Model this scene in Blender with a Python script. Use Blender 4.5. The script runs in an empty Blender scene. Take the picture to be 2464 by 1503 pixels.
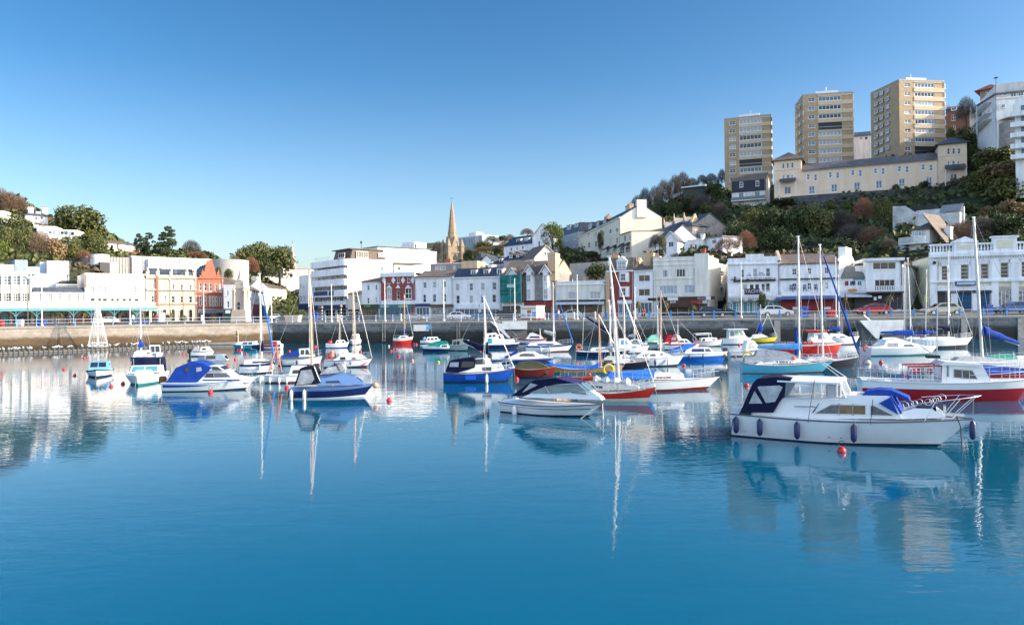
import bpy, math, random
from mathutils import Vector, Matrix, noise
from math import sin, cos, pi, radians, sqrt, atan2
sc = bpy.context.scene
R = random.Random(7)
# ------------------------------------------------ camera
F, HX, HY, ROLL, CH = 1760.0, 1232.0, 746.0, .011, 5.0      # focal length and centre of a 2464 px wide view
cam_d = bpy.data.cameras.new('camera'); cam = bpy.data.objects.new('camera', cam_d)
sc.collection.objects.link(cam); sc.camera = cam
cam_d.sensor_width = 36; cam_d.lens = 36*F/2464; cam_d.clip_start = .1; cam_d.clip_end = 6000
cam_d.shift_y = -(751.5-HY)/2464
cam.matrix_world = Matrix.Translation((0, 0, CH)) @ Matrix.Rotation(ROLL, 4, 'Y') @ Matrix.Rotation(pi/2, 4, 'X')
# ------------------------------------------------ sky and sun
SUN_EL, SUN_AZ = radians(23), radians(-7)                   # azimuth measured from +x towards +y
w = bpy.data.worlds.new('World'); sc.world = w; w.use_nodes = True
nt = w.node_tree; sky = nt.nodes.new('ShaderNodeTexSky'); sky.sky_type = 'NISHITA'
sky.sun_disc = False; sky.sun_elevation = SUN_EL; sky.sun_rotation = pi/2-SUN_AZ
sky.air_density = 1.0; sky.dust_density = 1.6; sky.ozone_density = 2.6; sky.altitude = 0
bg = nt.nodes['Background']; bg.inputs['Strength'].default_value = .15
hs = nt.nodes.new('ShaderNodeHueSaturation'); hs.inputs['Saturation'].default_value = 1.18; nt.links.new(sky.outputs['Color'], hs.inputs['Color'])
tc = nt.nodes.new('ShaderNodeTexCoord'); sx = nt.nodes.new('ShaderNodeSeparateXYZ'); nt.links.new(tc.outputs['Generated'], sx.inputs[0])
mr = nt.nodes.new('ShaderNodeMapRange'); mr.interpolation_type = 'SMOOTHSTEP'; nt.links.new(sx.outputs['Y'], mr.inputs['Value'])   # deeper blue to the north
mr.inputs['From Min'].default_value = -.1; mr.inputs['From Max'].default_value = .9; mr.inputs['To Min'].default_value = 1.0; mr.inputs['To Max'].default_value = .56
mz = nt.nodes.new('ShaderNodeMapRange'); mz.interpolation_type = 'SMOOTHSTEP'; nt.links.new(sx.outputs['Z'], mz.inputs['Value'])
mz.inputs['From Min'].default_value = -.02; mz.inputs['From Max'].default_value = .42
mm_ = nt.nodes.new('ShaderNodeMix'); nt.links.new(mz.outputs[0], mm_.inputs['Factor']); mm_.inputs['A'].default_value = .78; nt.links.new(mr.outputs[0], mm_.inputs['B'])
ms = nt.nodes.new('ShaderNodeMapRange'); ms.interpolation_type = 'SMOOTHSTEP'; nt.links.new(sx.outputs['Y'], ms.inputs['Value'])   # sky behind the camera desaturated to keep the added fill neutral
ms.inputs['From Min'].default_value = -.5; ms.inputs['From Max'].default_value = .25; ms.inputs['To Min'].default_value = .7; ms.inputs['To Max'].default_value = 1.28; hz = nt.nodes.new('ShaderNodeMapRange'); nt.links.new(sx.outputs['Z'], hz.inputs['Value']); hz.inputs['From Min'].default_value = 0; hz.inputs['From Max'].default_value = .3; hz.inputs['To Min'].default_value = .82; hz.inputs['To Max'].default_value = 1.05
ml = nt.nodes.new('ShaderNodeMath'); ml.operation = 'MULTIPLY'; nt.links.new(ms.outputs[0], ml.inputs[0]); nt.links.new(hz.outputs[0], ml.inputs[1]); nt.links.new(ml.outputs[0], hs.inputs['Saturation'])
mv = nt.nodes.new('ShaderNodeMapRange'); mv.interpolation_type = 'SMOOTHSTEP'; nt.links.new(sx.outputs['Y'], mv.inputs['Value']); mv.inputs['From Min'].default_value = -.5; mv.inputs['From Max'].default_value = .2  # sky behind the camera brightened as added fill light
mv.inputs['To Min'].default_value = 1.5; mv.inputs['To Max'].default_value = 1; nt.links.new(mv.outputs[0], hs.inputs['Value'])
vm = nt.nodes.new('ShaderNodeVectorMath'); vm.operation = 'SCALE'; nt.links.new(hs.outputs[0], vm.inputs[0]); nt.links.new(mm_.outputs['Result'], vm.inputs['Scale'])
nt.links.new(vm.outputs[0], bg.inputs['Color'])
sd = bpy.data.lights.new('sun', 'SUN'); sd.energy = 3.8; sd.angle = radians(.5); sd.color = (1, .87, .70)
so = bpy.data.objects.new('sun', sd); sc.collection.objects.link(so)
SD = Vector((cos(SUN_EL)*cos(SUN_AZ), cos(SUN_EL)*sin(SUN_AZ), sin(SUN_EL)))
so.rotation_euler = SD.to_track_quat('Z', 'Y').to_euler(); so.location = SD*300
sc.view_settings.view_transform = 'Standard'; sc.view_settings.look = 'None'
sc.view_settings.gamma = 1; sc.view_settings.exposure = 1.15
sc.cycles.max_bounces = 6; sc.cycles.diffuse_bounces = 3; sc.cycles.glossy_bounces = 4
sc.cycles.transparent_max_bounces = 8; sc.cycles.caustics_reflective = False; sc.cycles.caustics_refractive = False
# ------------------------------------------------ helpers
def ray(px, py):
    u = (px-HX)/F; v = (HY-py)/F
    return u*cos(ROLL)+v*sin(ROLL), -u*sin(ROLL)+v*cos(ROLL)
def at(px, py, Y):
    x, z = ray(px, py); return Vector((x*Y, Y, CH+z*Y))
def water(px, py, z=0.0):
    x, k = ray(px, py); Y = (z-CH)/k; return Vector((x*Y, Y, z))
CR = {'D':(0,0,1),'1':(0,436.4,3.4455),'2':(320.9,539,3.66),'3':(641.7,449.2,4.037),'4':(1001,462,4.183),'5':(1347.6,462,4.183),
 '6':(1719.8,462,4.183),'7':(2053.4,462,4.183),'8':(1694,166.8,3.165),'L1':(0,603.2,7.808),'L2':(308,616,8.363),'L3':(577.5,628.9,9.008),
 'K4':(1219.2,487.7,7.32),'K7':(1475.9,385,6.507),'K8':(2143.3,577.5,6.888),'K3':(2271.6,179.7,5.579),
 'A':(154,757.2,6),'B':(551.9,757.2,6),'C':(924,757.2,6),'E':(1604.2,757.2,6),'DD':(1283.4,757.2,6),'F':(1950.8,744.4,4.8),'G':(1719.7,872.7,3.31),'H':(1180.7,885.5,4.174)}
def cp(c, x, y):                                            # crop pixel -> view pixel
    o = CR[c]; return o[0]+x/o[2], o[1]+y/o[2]
def tag(o, label=None, cat=None, group=None, kind=None):
    if label: o['label'] = label
    if cat: o['category'] = cat
    if group: o['group'] = group
    if kind: o['kind'] = kind
    return o
def empty(name, M, label=None, cat=None, group=None):
    o = bpy.data.objects.new(name, None); sc.collection.objects.link(o)
    o.matrix_world = M if isinstance(M, Matrix) else Matrix.Translation(M)
    o.empty_display_size = .3
    return tag(o, label, cat, group)
def inst(name, me, parent=None, M=None, mat=None):
    o = bpy.data.objects.new(name, me); sc.collection.objects.link(o)
    if parent: o.parent = parent
    if M is not None: o.matrix_local = M
    if mat:
        o.material_slots[0].link = 'OBJECT'; o.material_slots[0].material = mat
    return o
def Tm(x=0, y=0, z=0, rz=0): return Matrix.Translation((x, y, z)) @ Matrix.Rotation(rz, 4, 'Z')
class MB:
    def __init__(s): s.v = []; s.f = []; s.m = []
    def add(s, vs, fs, m=0):
        n = len(s.v); s.v += [tuple(p) for p in vs]
        for f in fs: s.f.append([i+n for i in f]); s.m.append(m)
        return s
    def box(s, x0, x1, y0, y1, z0, z1, m=0):
        if x1 < x0: x0, x1 = x1, x0
        return s.add([(x0,y0,z0),(x1,y0,z0),(x1,y1,z0),(x0,y1,z0),(x0,y0,z1),(x1,y0,z1),(x1,y1,z1),(x0,y1,z1)],
              [(0,3,2,1),(4,5,6,7),(0,1,5,4),(1,2,6,5),(2,3,7,6),(3,0,4,7)], m)
    def loft(s, rings, m=0, cap=True, close=True):
        n = len(rings[0]); b = len(s.v); s.v += [tuple(p) for r in rings for p in r]
        for i in range(len(rings)-1):
            for j in range(n if close else n-1):
                k = (j+1) % n
                s.f.append([b+i*n+j, b+i*n+k, b+(i+1)*n+k, b+(i+1)*n+j]); s.m.append(m)
        if cap:
            s.f.append([b+j for j in reversed(range(n))]); s.m.append(m)
            s.f.append([b+(len(rings)-1)*n+j for j in range(n)]); s.m.append(m)
        return s
    def tube(s, pts, r, n=6, m=0, cap=True):
        pts = [Vector(p) for p in pts]; rs = r if isinstance(r, (list, tuple)) else [r]*len(pts)
        rings = []
        for i, p in enumerate(pts):
            d = (pts[min(i+1, len(pts)-1)]-pts[max(i-1, 0)]).normalized()
            a = d.cross(Vector((0, 0, 1)));
            if a.length < .05: a = d.cross(Vector((1, 0, 0)))
            a.normalize(); b = d.cross(a)
            rings.append([p+(a*cos(t*2*pi/n)+b*sin(t*2*pi/n))*rs[i] for t in range(n)])
        return s.loft(rings, m, cap)
    def lathe(s, prof, n=12, c=(0, 0, 0), m=0):
        return s.loft([[(c[0]+r*cos(t*2*pi/n), c[1]+r*sin(t*2*pi/n), c[2]+z) for t in range(n)] for r, z in prof], m)
    def prism(s, poly, a, b, ax='y', m=0):                  # polygon (p,q) swept along ax
        g = {'y': lambda p, q, t: (p, t, q), 'x': lambda p, q, t: (t, p, q), 'z': lambda p, q, t: (p, q, t)}[ax]
        n = len(poly)
        vs = [g(p, q, a) for p, q in poly]+[g(p, q, b) for p, q in poly]
        fs = [tuple(range(n)), tuple(range(2*n-1, n-1, -1))]+[(i, i+n, (i+1) % n+n, (i+1) % n) for i in range(n)]
        return s.add(vs, fs, m)
    def sphere(s, c, r, n=10, k=6, m=0, sz=1):
        return s.loft([[(c[0]+r*max(sin(i*pi/k), .02)*cos(t*2*pi/n), c[1]+r*max(sin(i*pi/k), .02)*sin(t*2*pi/n), c[2]-r*sz*cos(i*pi/k)) for t in range(n)] for i in range(k+1)], m)
    def mesh(s, name, mats, smooth=True, ang=38):
        me = bpy.data.meshes.new(name); me.from_pydata(s.v, [], s.f)
        for m in (mats if isinstance(mats, (list, tuple)) else [mats]): me.materials.append(m)
        me.polygons.foreach_set('material_index', s.m); 
        if smooth:
            me.polygons.foreach_set('use_smooth', [True]*len(s.f))
        me.update()
        if smooth:
            import bmesh
            bm = bmesh.new(); bm.from_mesh(me); bmesh.ops.recalc_face_normals(bm, faces=bm.faces); bm.to_mesh(me); bm.free()
            me.set_sharp_from_angle(angle=radians(ang))
        return me
    def build(s, name, mats, parent=None, M=None, smooth=True, ang=38):
        return inst(name, s.mesh(name, mats, smooth, ang), parent, M)
# ------------------------------------------------ materials
_mc = {}
def mat(name, col, rough=.7, metal=0, var=.12, scale=1.5, bump=0, spec=.5, var2=0, col2=None):
    if name in _mc: return _mc[name]
    m = bpy.data.materials.new(name); m.use_nodes = True; t = m.node_tree; b = t.nodes['Principled BSDF']
    b.inputs['Roughness'].default_value = rough; b.inputs['Metallic'].default_value = metal
    b.inputs['Specular IOR Level'].default_value = spec
    c = (*col, 1)
    if var or col2:
        g = t.nodes.new('ShaderNodeNewGeometry'); n = t.nodes.new('ShaderNodeTexNoise'); n.inputs['Scale'].default_value = scale
        n.inputs['Detail'].default_value = 6; n.inputs['Roughness'].default_value = .65
        if name.endswith('_render'):                         # rain streaks run down rendered walls
            mp = t.nodes.new('ShaderNodeMapping'); mp.inputs['Scale'].default_value = (1.6, 1.6, .28); t.links.new(g.outputs['Position'], mp.inputs[0]); t.links.new(mp.outputs[0], n.inputs['Vector'])
        else: t.links.new(g.outputs['Position'], n.inputs['Vector'])
        r = t.nodes.new('ShaderNodeValToRGB'); r.color_ramp.elements[0].position = .32; r.color_ramp.elements[1].position = .68
        lo = [max(x*(1-var), 0) for x in col]; hi = [min(x*(1+var*.6), 1) for x in col] if not col2 else col2
        r.color_ramp.elements[0].color = (*lo, 1); r.color_ramp.elements[1].color = (*hi, 1)
        t.links.new(n.outputs['Fac'], r.inputs['Fac']); t.links.new(r.outputs['Color'], b.inputs['Base Color'])
        if bump:
            bp = t.nodes.new('ShaderNodeBump'); bp.inputs['Strength'].default_value = bump; bp.inputs['Distance'].default_value = .05
            t.links.new(n.outputs['Fac'], bp.inputs['Height']); t.links.new(bp.outputs['Normal'], b.inputs['Normal'])
    else: b.inputs['Base Color'].default_value = c
    _mc[name] = m; return m
def brickmat(name, c1, c2, mortar, sx=1., rowh=.3, bw=.6, ms=.02, rough=.85, bump=.4, stain=None, vary=.25):
    """coursed masonry, tiles or boards; stain = (z height, width, colour) for a tide band"""
    if name in _mc: return _mc[name]
    m = bpy.data.materials.new(name); m.use_nodes = True; t = m.node_tree; L = t.links.new; b = t.nodes['Principled BSDF']
    b.inputs['Roughness'].default_value = rough
    g = t.nodes.new('ShaderNodeNewGeometry'); sp = t.nodes.new('ShaderNodeSeparateXYZ'); L(g.outputs['Position'], sp.inputs[0])
    ad = t.nodes.new('ShaderNodeMath'); ad.operation = 'ADD'; L(sp.outputs['X'], ad.inputs[0]); L(sp.outputs['Y'], ad.inputs[1])
    cb = t.nodes.new('ShaderNodeCombineXYZ'); L(ad.outputs[0], cb.inputs['X']); L(sp.outputs['Z'], cb.inputs['Y'])
    br = t.nodes.new('ShaderNodeTexBrick'); br.inputs['Scale'].default_value = sx; br.inputs['Brick Width'].default_value = bw
    br.inputs['Row Height'].default_value = rowh; br.inputs['Mortar Size'].default_value = ms
    br.inputs['Color1'].default_value = (*c1, 1); br.inputs['Color2'].default_value = (*c2, 1); br.inputs['Mortar'].default_value = (*mortar, 1)
    L(cb.outputs[0], br.inputs['Vector'])
    n = t.nodes.new('ShaderNodeTexNoise'); n.inputs['Scale'].default_value = .7; n.inputs['Detail'].default_value = 7; n.inputs['Roughness'].default_value = .7
    L(g.outputs['Position'], n.inputs['Vector'])
    mr = t.nodes.new('ShaderNodeMapRange'); mr.inputs['From Min'].default_value = .3; mr.inputs['From Max'].default_value = .7
    mr.inputs['To Min'].default_value = 1-vary; mr.inputs['To Max'].default_value = 1+vary; L(n.outputs['Fac'], mr.inputs['Value'])
    mx = t.nodes.new('ShaderNodeVectorMath'); mx.operation = 'SCALE'; L(br.outputs['Color'], mx.inputs[0]); L(mr.outputs[0], mx.inputs['Scale'])
    out = mx.outputs[0]
    for st in (stain or []):
        z, wd, colr = st
        a2 = t.nodes.new('ShaderNodeMath'); a2.operation = 'MULTIPLY_ADD'; L(n.outputs['Fac'], a2.inputs[0]); a2.inputs[1].default_value = -1.6; L(sp.outputs['Z'], a2.inputs[2])
        r2 = t.nodes.new('ShaderNodeMapRange'); L(a2.outputs[0], r2.inputs['Value'])
        r2.inputs['From Min'].default_value = z-.8-wd; r2.inputs['From Max'].default_value = z-.8+wd; r2.inputs['To Min'].default_value = 1; r2.inputs['To Max'].default_value = 0
        mi = t.nodes.new('ShaderNodeMix'); mi.data_type = 'RGBA'; L(r2.outputs[0], mi.inputs['Factor']); L(out, mi.inputs['A'])
        n3 = t.nodes.new('ShaderNodeVectorMath'); n3.operation = 'SCALE'; n3.inputs[0].default_value = colr; L(mr.outputs[0], n3.inputs['Scale'])
        L(n3.outputs[0], mi.inputs['B']); out = mi.outputs['Result']
    L(out, b.inputs['Base Color'])
    bp = t.nodes.new('ShaderNodeBump'); bp.inputs['Strength'].default_value = bump; bp.inputs['Distance'].default_value = .06
    L(br.outputs['Fac'], bp.inputs['Height']); bp.invert = True; L(bp.outputs['Normal'], b.inputs['Normal'])
    _mc[name] = m; return m
def glass(name, col, rough=.06, spec=.6): return mat(name, col, rough, var=.35, scale=.9, spec=spec)
def seeglass(name, col=(.8, .9, .92), a=.35):
    m = bpy.data.materials.new(name); m.use_nodes = True; t = m.node_tree; b = t.nodes['Principled BSDF']
    b.inputs['Base Color'].default_value = (*col, 1); b.inputs['Roughness'].default_value = .05; b.inputs['Alpha'].default_value = a
    _mc[name] = m; return m
# paints and stones
WHITE = mat('white_render', (.86, .85, .82), .75, var=.2, scale=.7)
WHITE2 = mat('bluish_white_render', (.85, .86, .87), .75, var=.2, scale=.7)
CREAM = mat('cream_render', (.74, .68, .55), .8, var=.14, scale=.6)
PALECREAM = mat('pale_cream_render', (.82, .78, .69), .8, var=.2, scale=.7)
YELLOWISH = mat('primrose_panel', (.76, .72, .52), .8, var=.08)
PEACH = mat('peach_render', (.86, .66, .47), .8, var=.1, scale=.5)
PEACHL = mat('pale_peach_trim', (.86,.68,.52), .8, var=.08)
GREYR = mat('grey_render', (.42, .43, .44), .85, var=.15)
PINKISH = mat('pinkish_render', (.70, .58, .50), .8, var=.12)
CONC = mat('concrete', (.42, .40, .37), .9, var=.2, scale=.8)
TRIM = mat('white_trim', (.82, .82, .82), .5, var=.05)
DARKT = mat('dark_trim', (.03, .032, .036), .6, var=.2)
NAVYT = mat('navy_paint', (.012, .035, .13), .5, var=.15)
TEALT = mat('teal_paint', (.02, .20, .24), .5, var=.15)
TEALL = mat('pale_teal_paint', (.08, .30, .36), .5, var=.1)
GREENT = mat('dark_green_paint', (.008, .05, .025), .5, var=.2)
REDT = mat('red_paint', (.30, .02, .018), .5, var=.15)
BROWNT = mat('brown_awning', (.07, .035, .022), .8, var=.2)
PURPT = mat('purple_paint', (.05, .012, .045), .5, var=.15)
BLUEP = mat('rail_blue_paint', (.03, .20, .50), .5, var=.1)
RAILW = mat('rail_white_paint', (.66, .68, .70), .45, var=.08)
STONEC = brickmat('cream_limestone', (.50, .42, .345), (.57, .48, .395), (.38, .32, .265), rowh=.4, bw=.9, ms=.012, bump=.25, vary=.16)
STONEG = brickmat('grey_limestone', (.24, .22, .21), (.32, .29, .27), (.38, .35, .32), rowh=.3, bw=.55, ms=.02, vary=.3)
REDB = brickmat('orange_red_brick', (.37, .105, .06), (.44, .14, .08), (.42, .2, .13), rowh=.2, bw=.45, ms=.012, bump=.2, vary=.18)
REDB2 = brickmat('dark_red_brick', (.26, .05, .045), (.32, .07, .06), (.3, .14, .12), rowh=.2, bw=.45, ms=.012, bump=.2, vary=.18)
TANB = brickmat('tan_brick', (.42, .30, .18), (.47, .345, .21), (.40, .31, .2), rowh=.22, bw=.5, ms=.012, bump=.2, vary=.16)
SLATE = brickmat('blue_slate', (.052, .066, .088), (.075, .092, .115), (.03, .036, .045), rowh=.3, bw=.4, ms=.02, rough=.5, bump=.35, vary=.35)
SLATEB = brickmat('dark_blue_slate', (.03, .045, .075), (.04, .06, .10), (.02, .026, .04), rowh=.3, bw=.4, ms=.02, rough=.5, bump=.35, vary=.3)
SLATEN = brickmat('brown_slate', (.14, .105, .08), (.19, .145, .11), (.07, .055, .045), rowh=.3, bw=.4, ms=.02, rough=.7, bump=.35, vary=.35)
TILER = brickmat('red_tile', (.26, .055, .035), (.32, .075, .05), (.13, .03, .02), rowh=.3, bw=.35, ms=.02, rough=.7, bump=.35, vary=.25)
LEAD = mat('flat_roof_felt', (.16, .16, .165), .8, var=.3)
BUFF = mat('buff_rough_render', (.60, .43, .27), .9, var=.16, scale=.6, bump=.15)
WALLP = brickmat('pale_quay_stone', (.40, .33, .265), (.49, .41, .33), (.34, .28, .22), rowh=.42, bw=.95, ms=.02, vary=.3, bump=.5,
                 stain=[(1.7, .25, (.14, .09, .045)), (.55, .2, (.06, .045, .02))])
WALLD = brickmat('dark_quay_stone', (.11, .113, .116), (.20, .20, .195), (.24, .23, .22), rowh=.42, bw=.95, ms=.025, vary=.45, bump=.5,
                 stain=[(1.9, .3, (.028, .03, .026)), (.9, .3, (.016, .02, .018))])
COPING = mat('coping_stone', (.40, .36, .30), .9, var=.2)
ASPH = mat('asphalt', (.055, .055, .058), .9, var=.25, scale=3)
PAVE = mat('paving', (.24, .20, .165), .9, var=.2, scale=2)
G_DK = glass('window_glass_dark', (.018, .024, .03)); G_BL = glass('window_glass_blue', (.085, .135, .185)); G_CU = mat('curtained_window', (.42, .43, .42), .3, var=.3, scale=1.2)
G_TN = glass('window_glass_warm', (.10, .07, .045))
GP = [G_DK, G_DK, G_BL, G_CU, G_TN]
METAL = mat('galvanised_metal', (.5, .5, .5), .35, .8, var=.1)
# ------------------------------------------------ hillside trees: kind, view, left, right, top, foot, distance, look
TREES = [('oak','1',452,848,165,500,242,'largest rounded dark evergreen oak crowning the left hill against the sky'),
 ('bare','1',-90,90,30,330,252,'bare brown winter tree at the extreme top left of the hill'), ('bare','1',20,160,70,320,250,'bare brown winter tree just left of the dormered white hill house'), ('bare','1',110,225,110,300,246,'thin bare tree top touching the chimney of the dormered hill house'),
 ('oak','1',60,262,272,500,206,'round dark green tree below the dormered hill house on the left'), ('oak','1',-20,135,360,640,196,'dark green tree mass at the left picture edge below the white block'), ('oak','1',85,275,350,640,199,'dark green tree between the left edge trees and the brown bare thicket'),
 ('bright','1',-30,66,478,650,189,'bright yellow green bush at the left picture edge above the roofs'), ('bush','1',135,262,480,650,191,'grey green bush above the blue roof box on the left'),
 ('bare','1',245,430,385,700,192,'bare brown thicket tree standing in front of the long white villa'), ('tan','1',390,560,450,665,194,'tan coloured dry thicket below the long white villa'), ('olive','1',530,690,500,665,197,'yellow green scrub below the right end of the long white villa'), ('bush','1',575,650,495,585,209,'small dark bush against the wall of the long white villa'),
 ('oak','1',690,893,450,640,207,'dark green tree right of the long white villa above the lamp mast'), ('olive','1',670,850,395,540,212,'olive green undergrowth at the foot of the largest evergreen oak'), ('rbare','1',640,760,560,680,188,'reddish bare bush under the lamp mast behind the white roofs'),
 ('cedar','2',-25,120,85,310,240,'left cedar of the clump above the striped car park'), ('cedar','2',55,225,80,310,244,'middle cedar of the clump above the striped car park'), ('cedar','2',180,430,22,312,238,'tallest cedar of the clump above the striped car park'), ('dark','2',170,340,150,310,246,'dark tree nestled between the cedars above the striped car park'),
 ('gbare','2',425,600,130,320,262,'faint leafless tree right of the cedar clump'), ('rbare','2',460,655,235,330,256,'low reddish bare tree behind the gable of the red brick building'),
 ('oak','2',848,1120,185,480,262,'left part of the great green tree mound beside the distant spire'), ('oak','2',960,1270,122,490,270,'tallest middle tree of the great green mound beside the distant spire'), ('oak','2',1150,1425,170,485,264,'right hand dark tree of the great green mound next to the distant spire'), ('dark','2',1020,1240,290,490,255,'dark lower tree at the front of the great green mound'),
 ('rbare','2',955,1115,275,500,232,'reddish bare tree in front of the great green mound'), ('bare','2',840,960,255,480,218,'bare brown tree before the round grey drum'), ('olive','2',800,880,385,500,180,'pale feathery shrub on the roof terrace beside the clock tower'), ('bush','2',720,775,370,460,186,'dark shrub between the dutch gable and the round drum'),
 ('leafy','K4',598,1022,322,945,206,'tall sunlit leafy green tree standing left of the mid hill terrace'), ('dbush','K4',960,1075,815,985,212,'dark bush at the foot of the tall sunlit leafy tree'), ('dbush','K4',1380,1620,835,990,196,'grey green garden shrub below the tall cream terrace'),
 ('dark','5',375,445,370,600,184,'dark ivy column climbing the front of the tall cream terrace'), ('dbush','5',240,490,690,900,162,'dark green hedge bank above the low parapet shop'), ('dbush','5',60,260,630,710,181,'dark hedge on top of the pale garden retaining wall'),
 ('gbare','5',890,1040,410,640,163,'greyish bare tree in front of the bungalow'), ('ivytree','5',990,1075,430,660,162,'narrow ivy covered yellow green tree before the gabled cottage'), ('dbush','5',1400,1495,530,590,165,'dark clipped bush against the arcaded garden building'), ('dbush','5',1080,1560,590,680,155,'long dark lawn hedge above the cream deco building'),
 ('gbare','4',150,305,480,700,380,'dark grey leafless trees left of the tall church spire'), ('dark','4',465,575,575,710,300,'dark green tree right of the tall church spire base'), ('oak','4',580,770,478,620,430,'dark round tree on the ridge right of the distant tower block'), ('bare','4',560,850,540,660,400,'wide brown leafless wood on the ridge right of the tall spire'), ('gbare','4',680,850,430,560,470,'grey leafless trees on the skyline right of the distant tower block'), ('dark','4',770,862,535,650,330,'small dark conifer shaped tree above the slate dormers'), ('dark','4',825,915,432,505,440,'dark pine on the skyline left of the white house roof'), ('bare','4',880,1010,415,560,420,'brown leafless tree on the skyline beside the dark pine'), ('bare','4',1045,1190,358,470,330,'domed brown leafless tree behind the white house with blue slate roof'), ('rbare','4',820,940,490,600,380,'reddish leafless shrubs under the dark pine on the ridge'),
 ('gbare','K7',250,520,520,1010,262,'leftmost grey leafless tree of the wood behind the mid hill terrace'), ('gbare','K7',380,620,400,1010,258,'second tall grey leafless tree from the left in the hill wood'), ('gbare','K7',520,800,370,1000,254,'dense leafless tree behind the large white gable end'), ('bare','K7',640,960,270,960,258,'tall brown leafless tree in the middle of the hill wood'), ('bare','K7',820,1120,190,860,262,'broad brown leafless tree near the summit of the hill wood'), ('bare','K7',950,1230,150,700,266,'highest pale brown leafless tree of the hill wood'),
 ('gbare','K7',1130,1340,260,520,272,'small leafless tree right of the hill wood summit'), ('gbare','K7',1290,1490,215,480,280,'leafless tree on the skyline behind the dark flat roofed house'), ('gbare','K7',1420,1650,190,470,282,'leafless skyline tree left of the lowest apartment tower'), ('gbare','K7',1620,1790,120,500,284,'tall leafless tree touching the edge of the lowest apartment tower'),
 ('dark','K7',1430,1710,320,600,246,'dark evergreen in front of the dark flat roofed house'), ('dark','K7',560,860,600,1010,240,'dark ivy clad tree in the lower hill wood'), ('dark','K7',800,1100,620,930,236,'dark evergreen thicket above the stone church roof'), ('dark','K7',1080,1400,520,880,238,'dark thicket below the dark flat roofed house'), ('gbare','K7',1200,1560,520,900,232,'leafless scrub between the stone church and the slope'), ('dbush','K7',1330,1560,640,900,228,'dark bush on the slope right of the church ridge'), ('gbare','K7',1560,1800,640,1000,224,'leafless shrubs above the white cottage roof'),
 ('dark','8',620,870,1010,1350,188,'dark shaded left half tree of the big evergreen pair under the terrace'), ('lolive','8',740,975,995,1320,184,'big evergreen oak with sunlit right side under the peach terrace'), ('dark','8',420,650,1020,1340,194,'dark round evergreen below the gap between cottage and terrace'), ('ivytree','8',270,480,1050,1330,196,'loose olive green tree below the slate clad cottage'), ('dark','8',150,330,1130,1400,186,'dark evergreen right of the stone church apse'), ('dark','8',400,640,1180,1420,176,'dark lower tree above the white pub roof'), ('dbush','8',560,760,1250,1420,170,'dark shrub mass behind the tallest yacht mast'),  # oak's shaded and sunlit halves put into a dark and a lighter leaf colour
 ('rbare','8',235,405,1215,1430,164,'reddish brown bare tree above the stepped white parapet'), ('bare','8',80,270,1270,1430,160,'brown bare bush above the cream deco building'), ('gbare','8',930,1170,1050,1340,186,'leafless grey thicket right of the big evergreen oak'), ('rbare','8',1135,1300,958,1230,188,'reddish bare tree against the mossy retaining wall'), ('ivytree','8',1285,1465,975,1260,184,'yellow green ivy covered tree left of the patchy white cottage'), ('bare','8',1150,1400,1180,1420,172,'brown leafless shrubs below the reddish bare tree'), ('dbush','8',930,1180,1270,1450,164,'dark bushes behind the brown roofed restaurant'), ('gbare','8',1000,1250,1160,1400,176,'leafless thicket in the shaded middle of the cliff'),
 ('dark','8',500,720,980,1050,206,'dark hedge line below the left terrace pavilion'), ('olive','8',900,1010,1005,1080,200,'small pale olive shrub under the terrace wall'), ('bright','8',1040,1130,1030,1075,196,'bright green ivy patch on the slope right of the big evergreen oak'), ('bright','8',245,320,1030,1065,232,'bright green hedge beneath the slate clad cottage'), ('dbush','8',1640,1720,845,915,206,'dark potted shrub on the peach terrace balcony'),('dbush','8',1435,1495,868,930,210,'dark pointed shrub on the peach terrace edge'),
 ('gbare','8',1925,2075,190,480,214,'leafless tree silhouetted beside the clifftop hotel'), ('oak','8',1880,2130,428,680,217,'dark round evergreen right of the upper terrace pavilion'), ('bright','8',1848,1905,430,540,219,'narrow bright evergreen at the foot of the tallest tower'), ('oak','8',1990,2110,560,800,211,'dark evergreen behind the right end of the peach terrace'), ('lolive','8',2060,2370,572,780,188,'large domed evergreen below the clifftop hotel'), ('olive','8',2010,2300,720,1000,184,'big olive green bush right of the peach terrace'), ('tan','8',2100,2437,700,860,180,'tan topped leafless bush under the domed evergreen'), ('olive','8',2180,2470,780,1040,174,'yellow green bush at the right picture edge below the hotel'), ('dark','8',2260,2480,550,740,190,'dark shaded tree between the hotel terrace and the white flats'),
 ('tan','8',2090,2260,1025,1170,172,'tan dry shrub right of the patchy white cottage'), ('tan','8',2230,2440,985,1130,168,'tan dry shrub at the right edge of the slope'), ('dbush','8',1915,2095,1010,1130,174,'ivy bush on the end of the patchy white cottage'), ('bare','8',1840,2080,1150,1380,152,'brown leafless thicket behind the balcony villa chimney'), ('gbare','8',1980,2250,1110,1340,156,'leafless brown thicket above the balustraded building'), ('dark','8',2200,2470,1080,1330,152,'dark thicket above the right end of the balustrade'), ('dark','8',1450,1620,1150,1290,165,'dark ivy bank left of the balcony villa'), ('dark','8',1280,1460,1280,1450,150,'dark bushes behind the white cube house'), ('gbare','8',1330,1470,1280,1400,148,'grey rocky scrub left of the balcony villa'), ('palm','7',585,650,225,330,164,'small palm in front of the patchy white cottage')]
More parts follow.
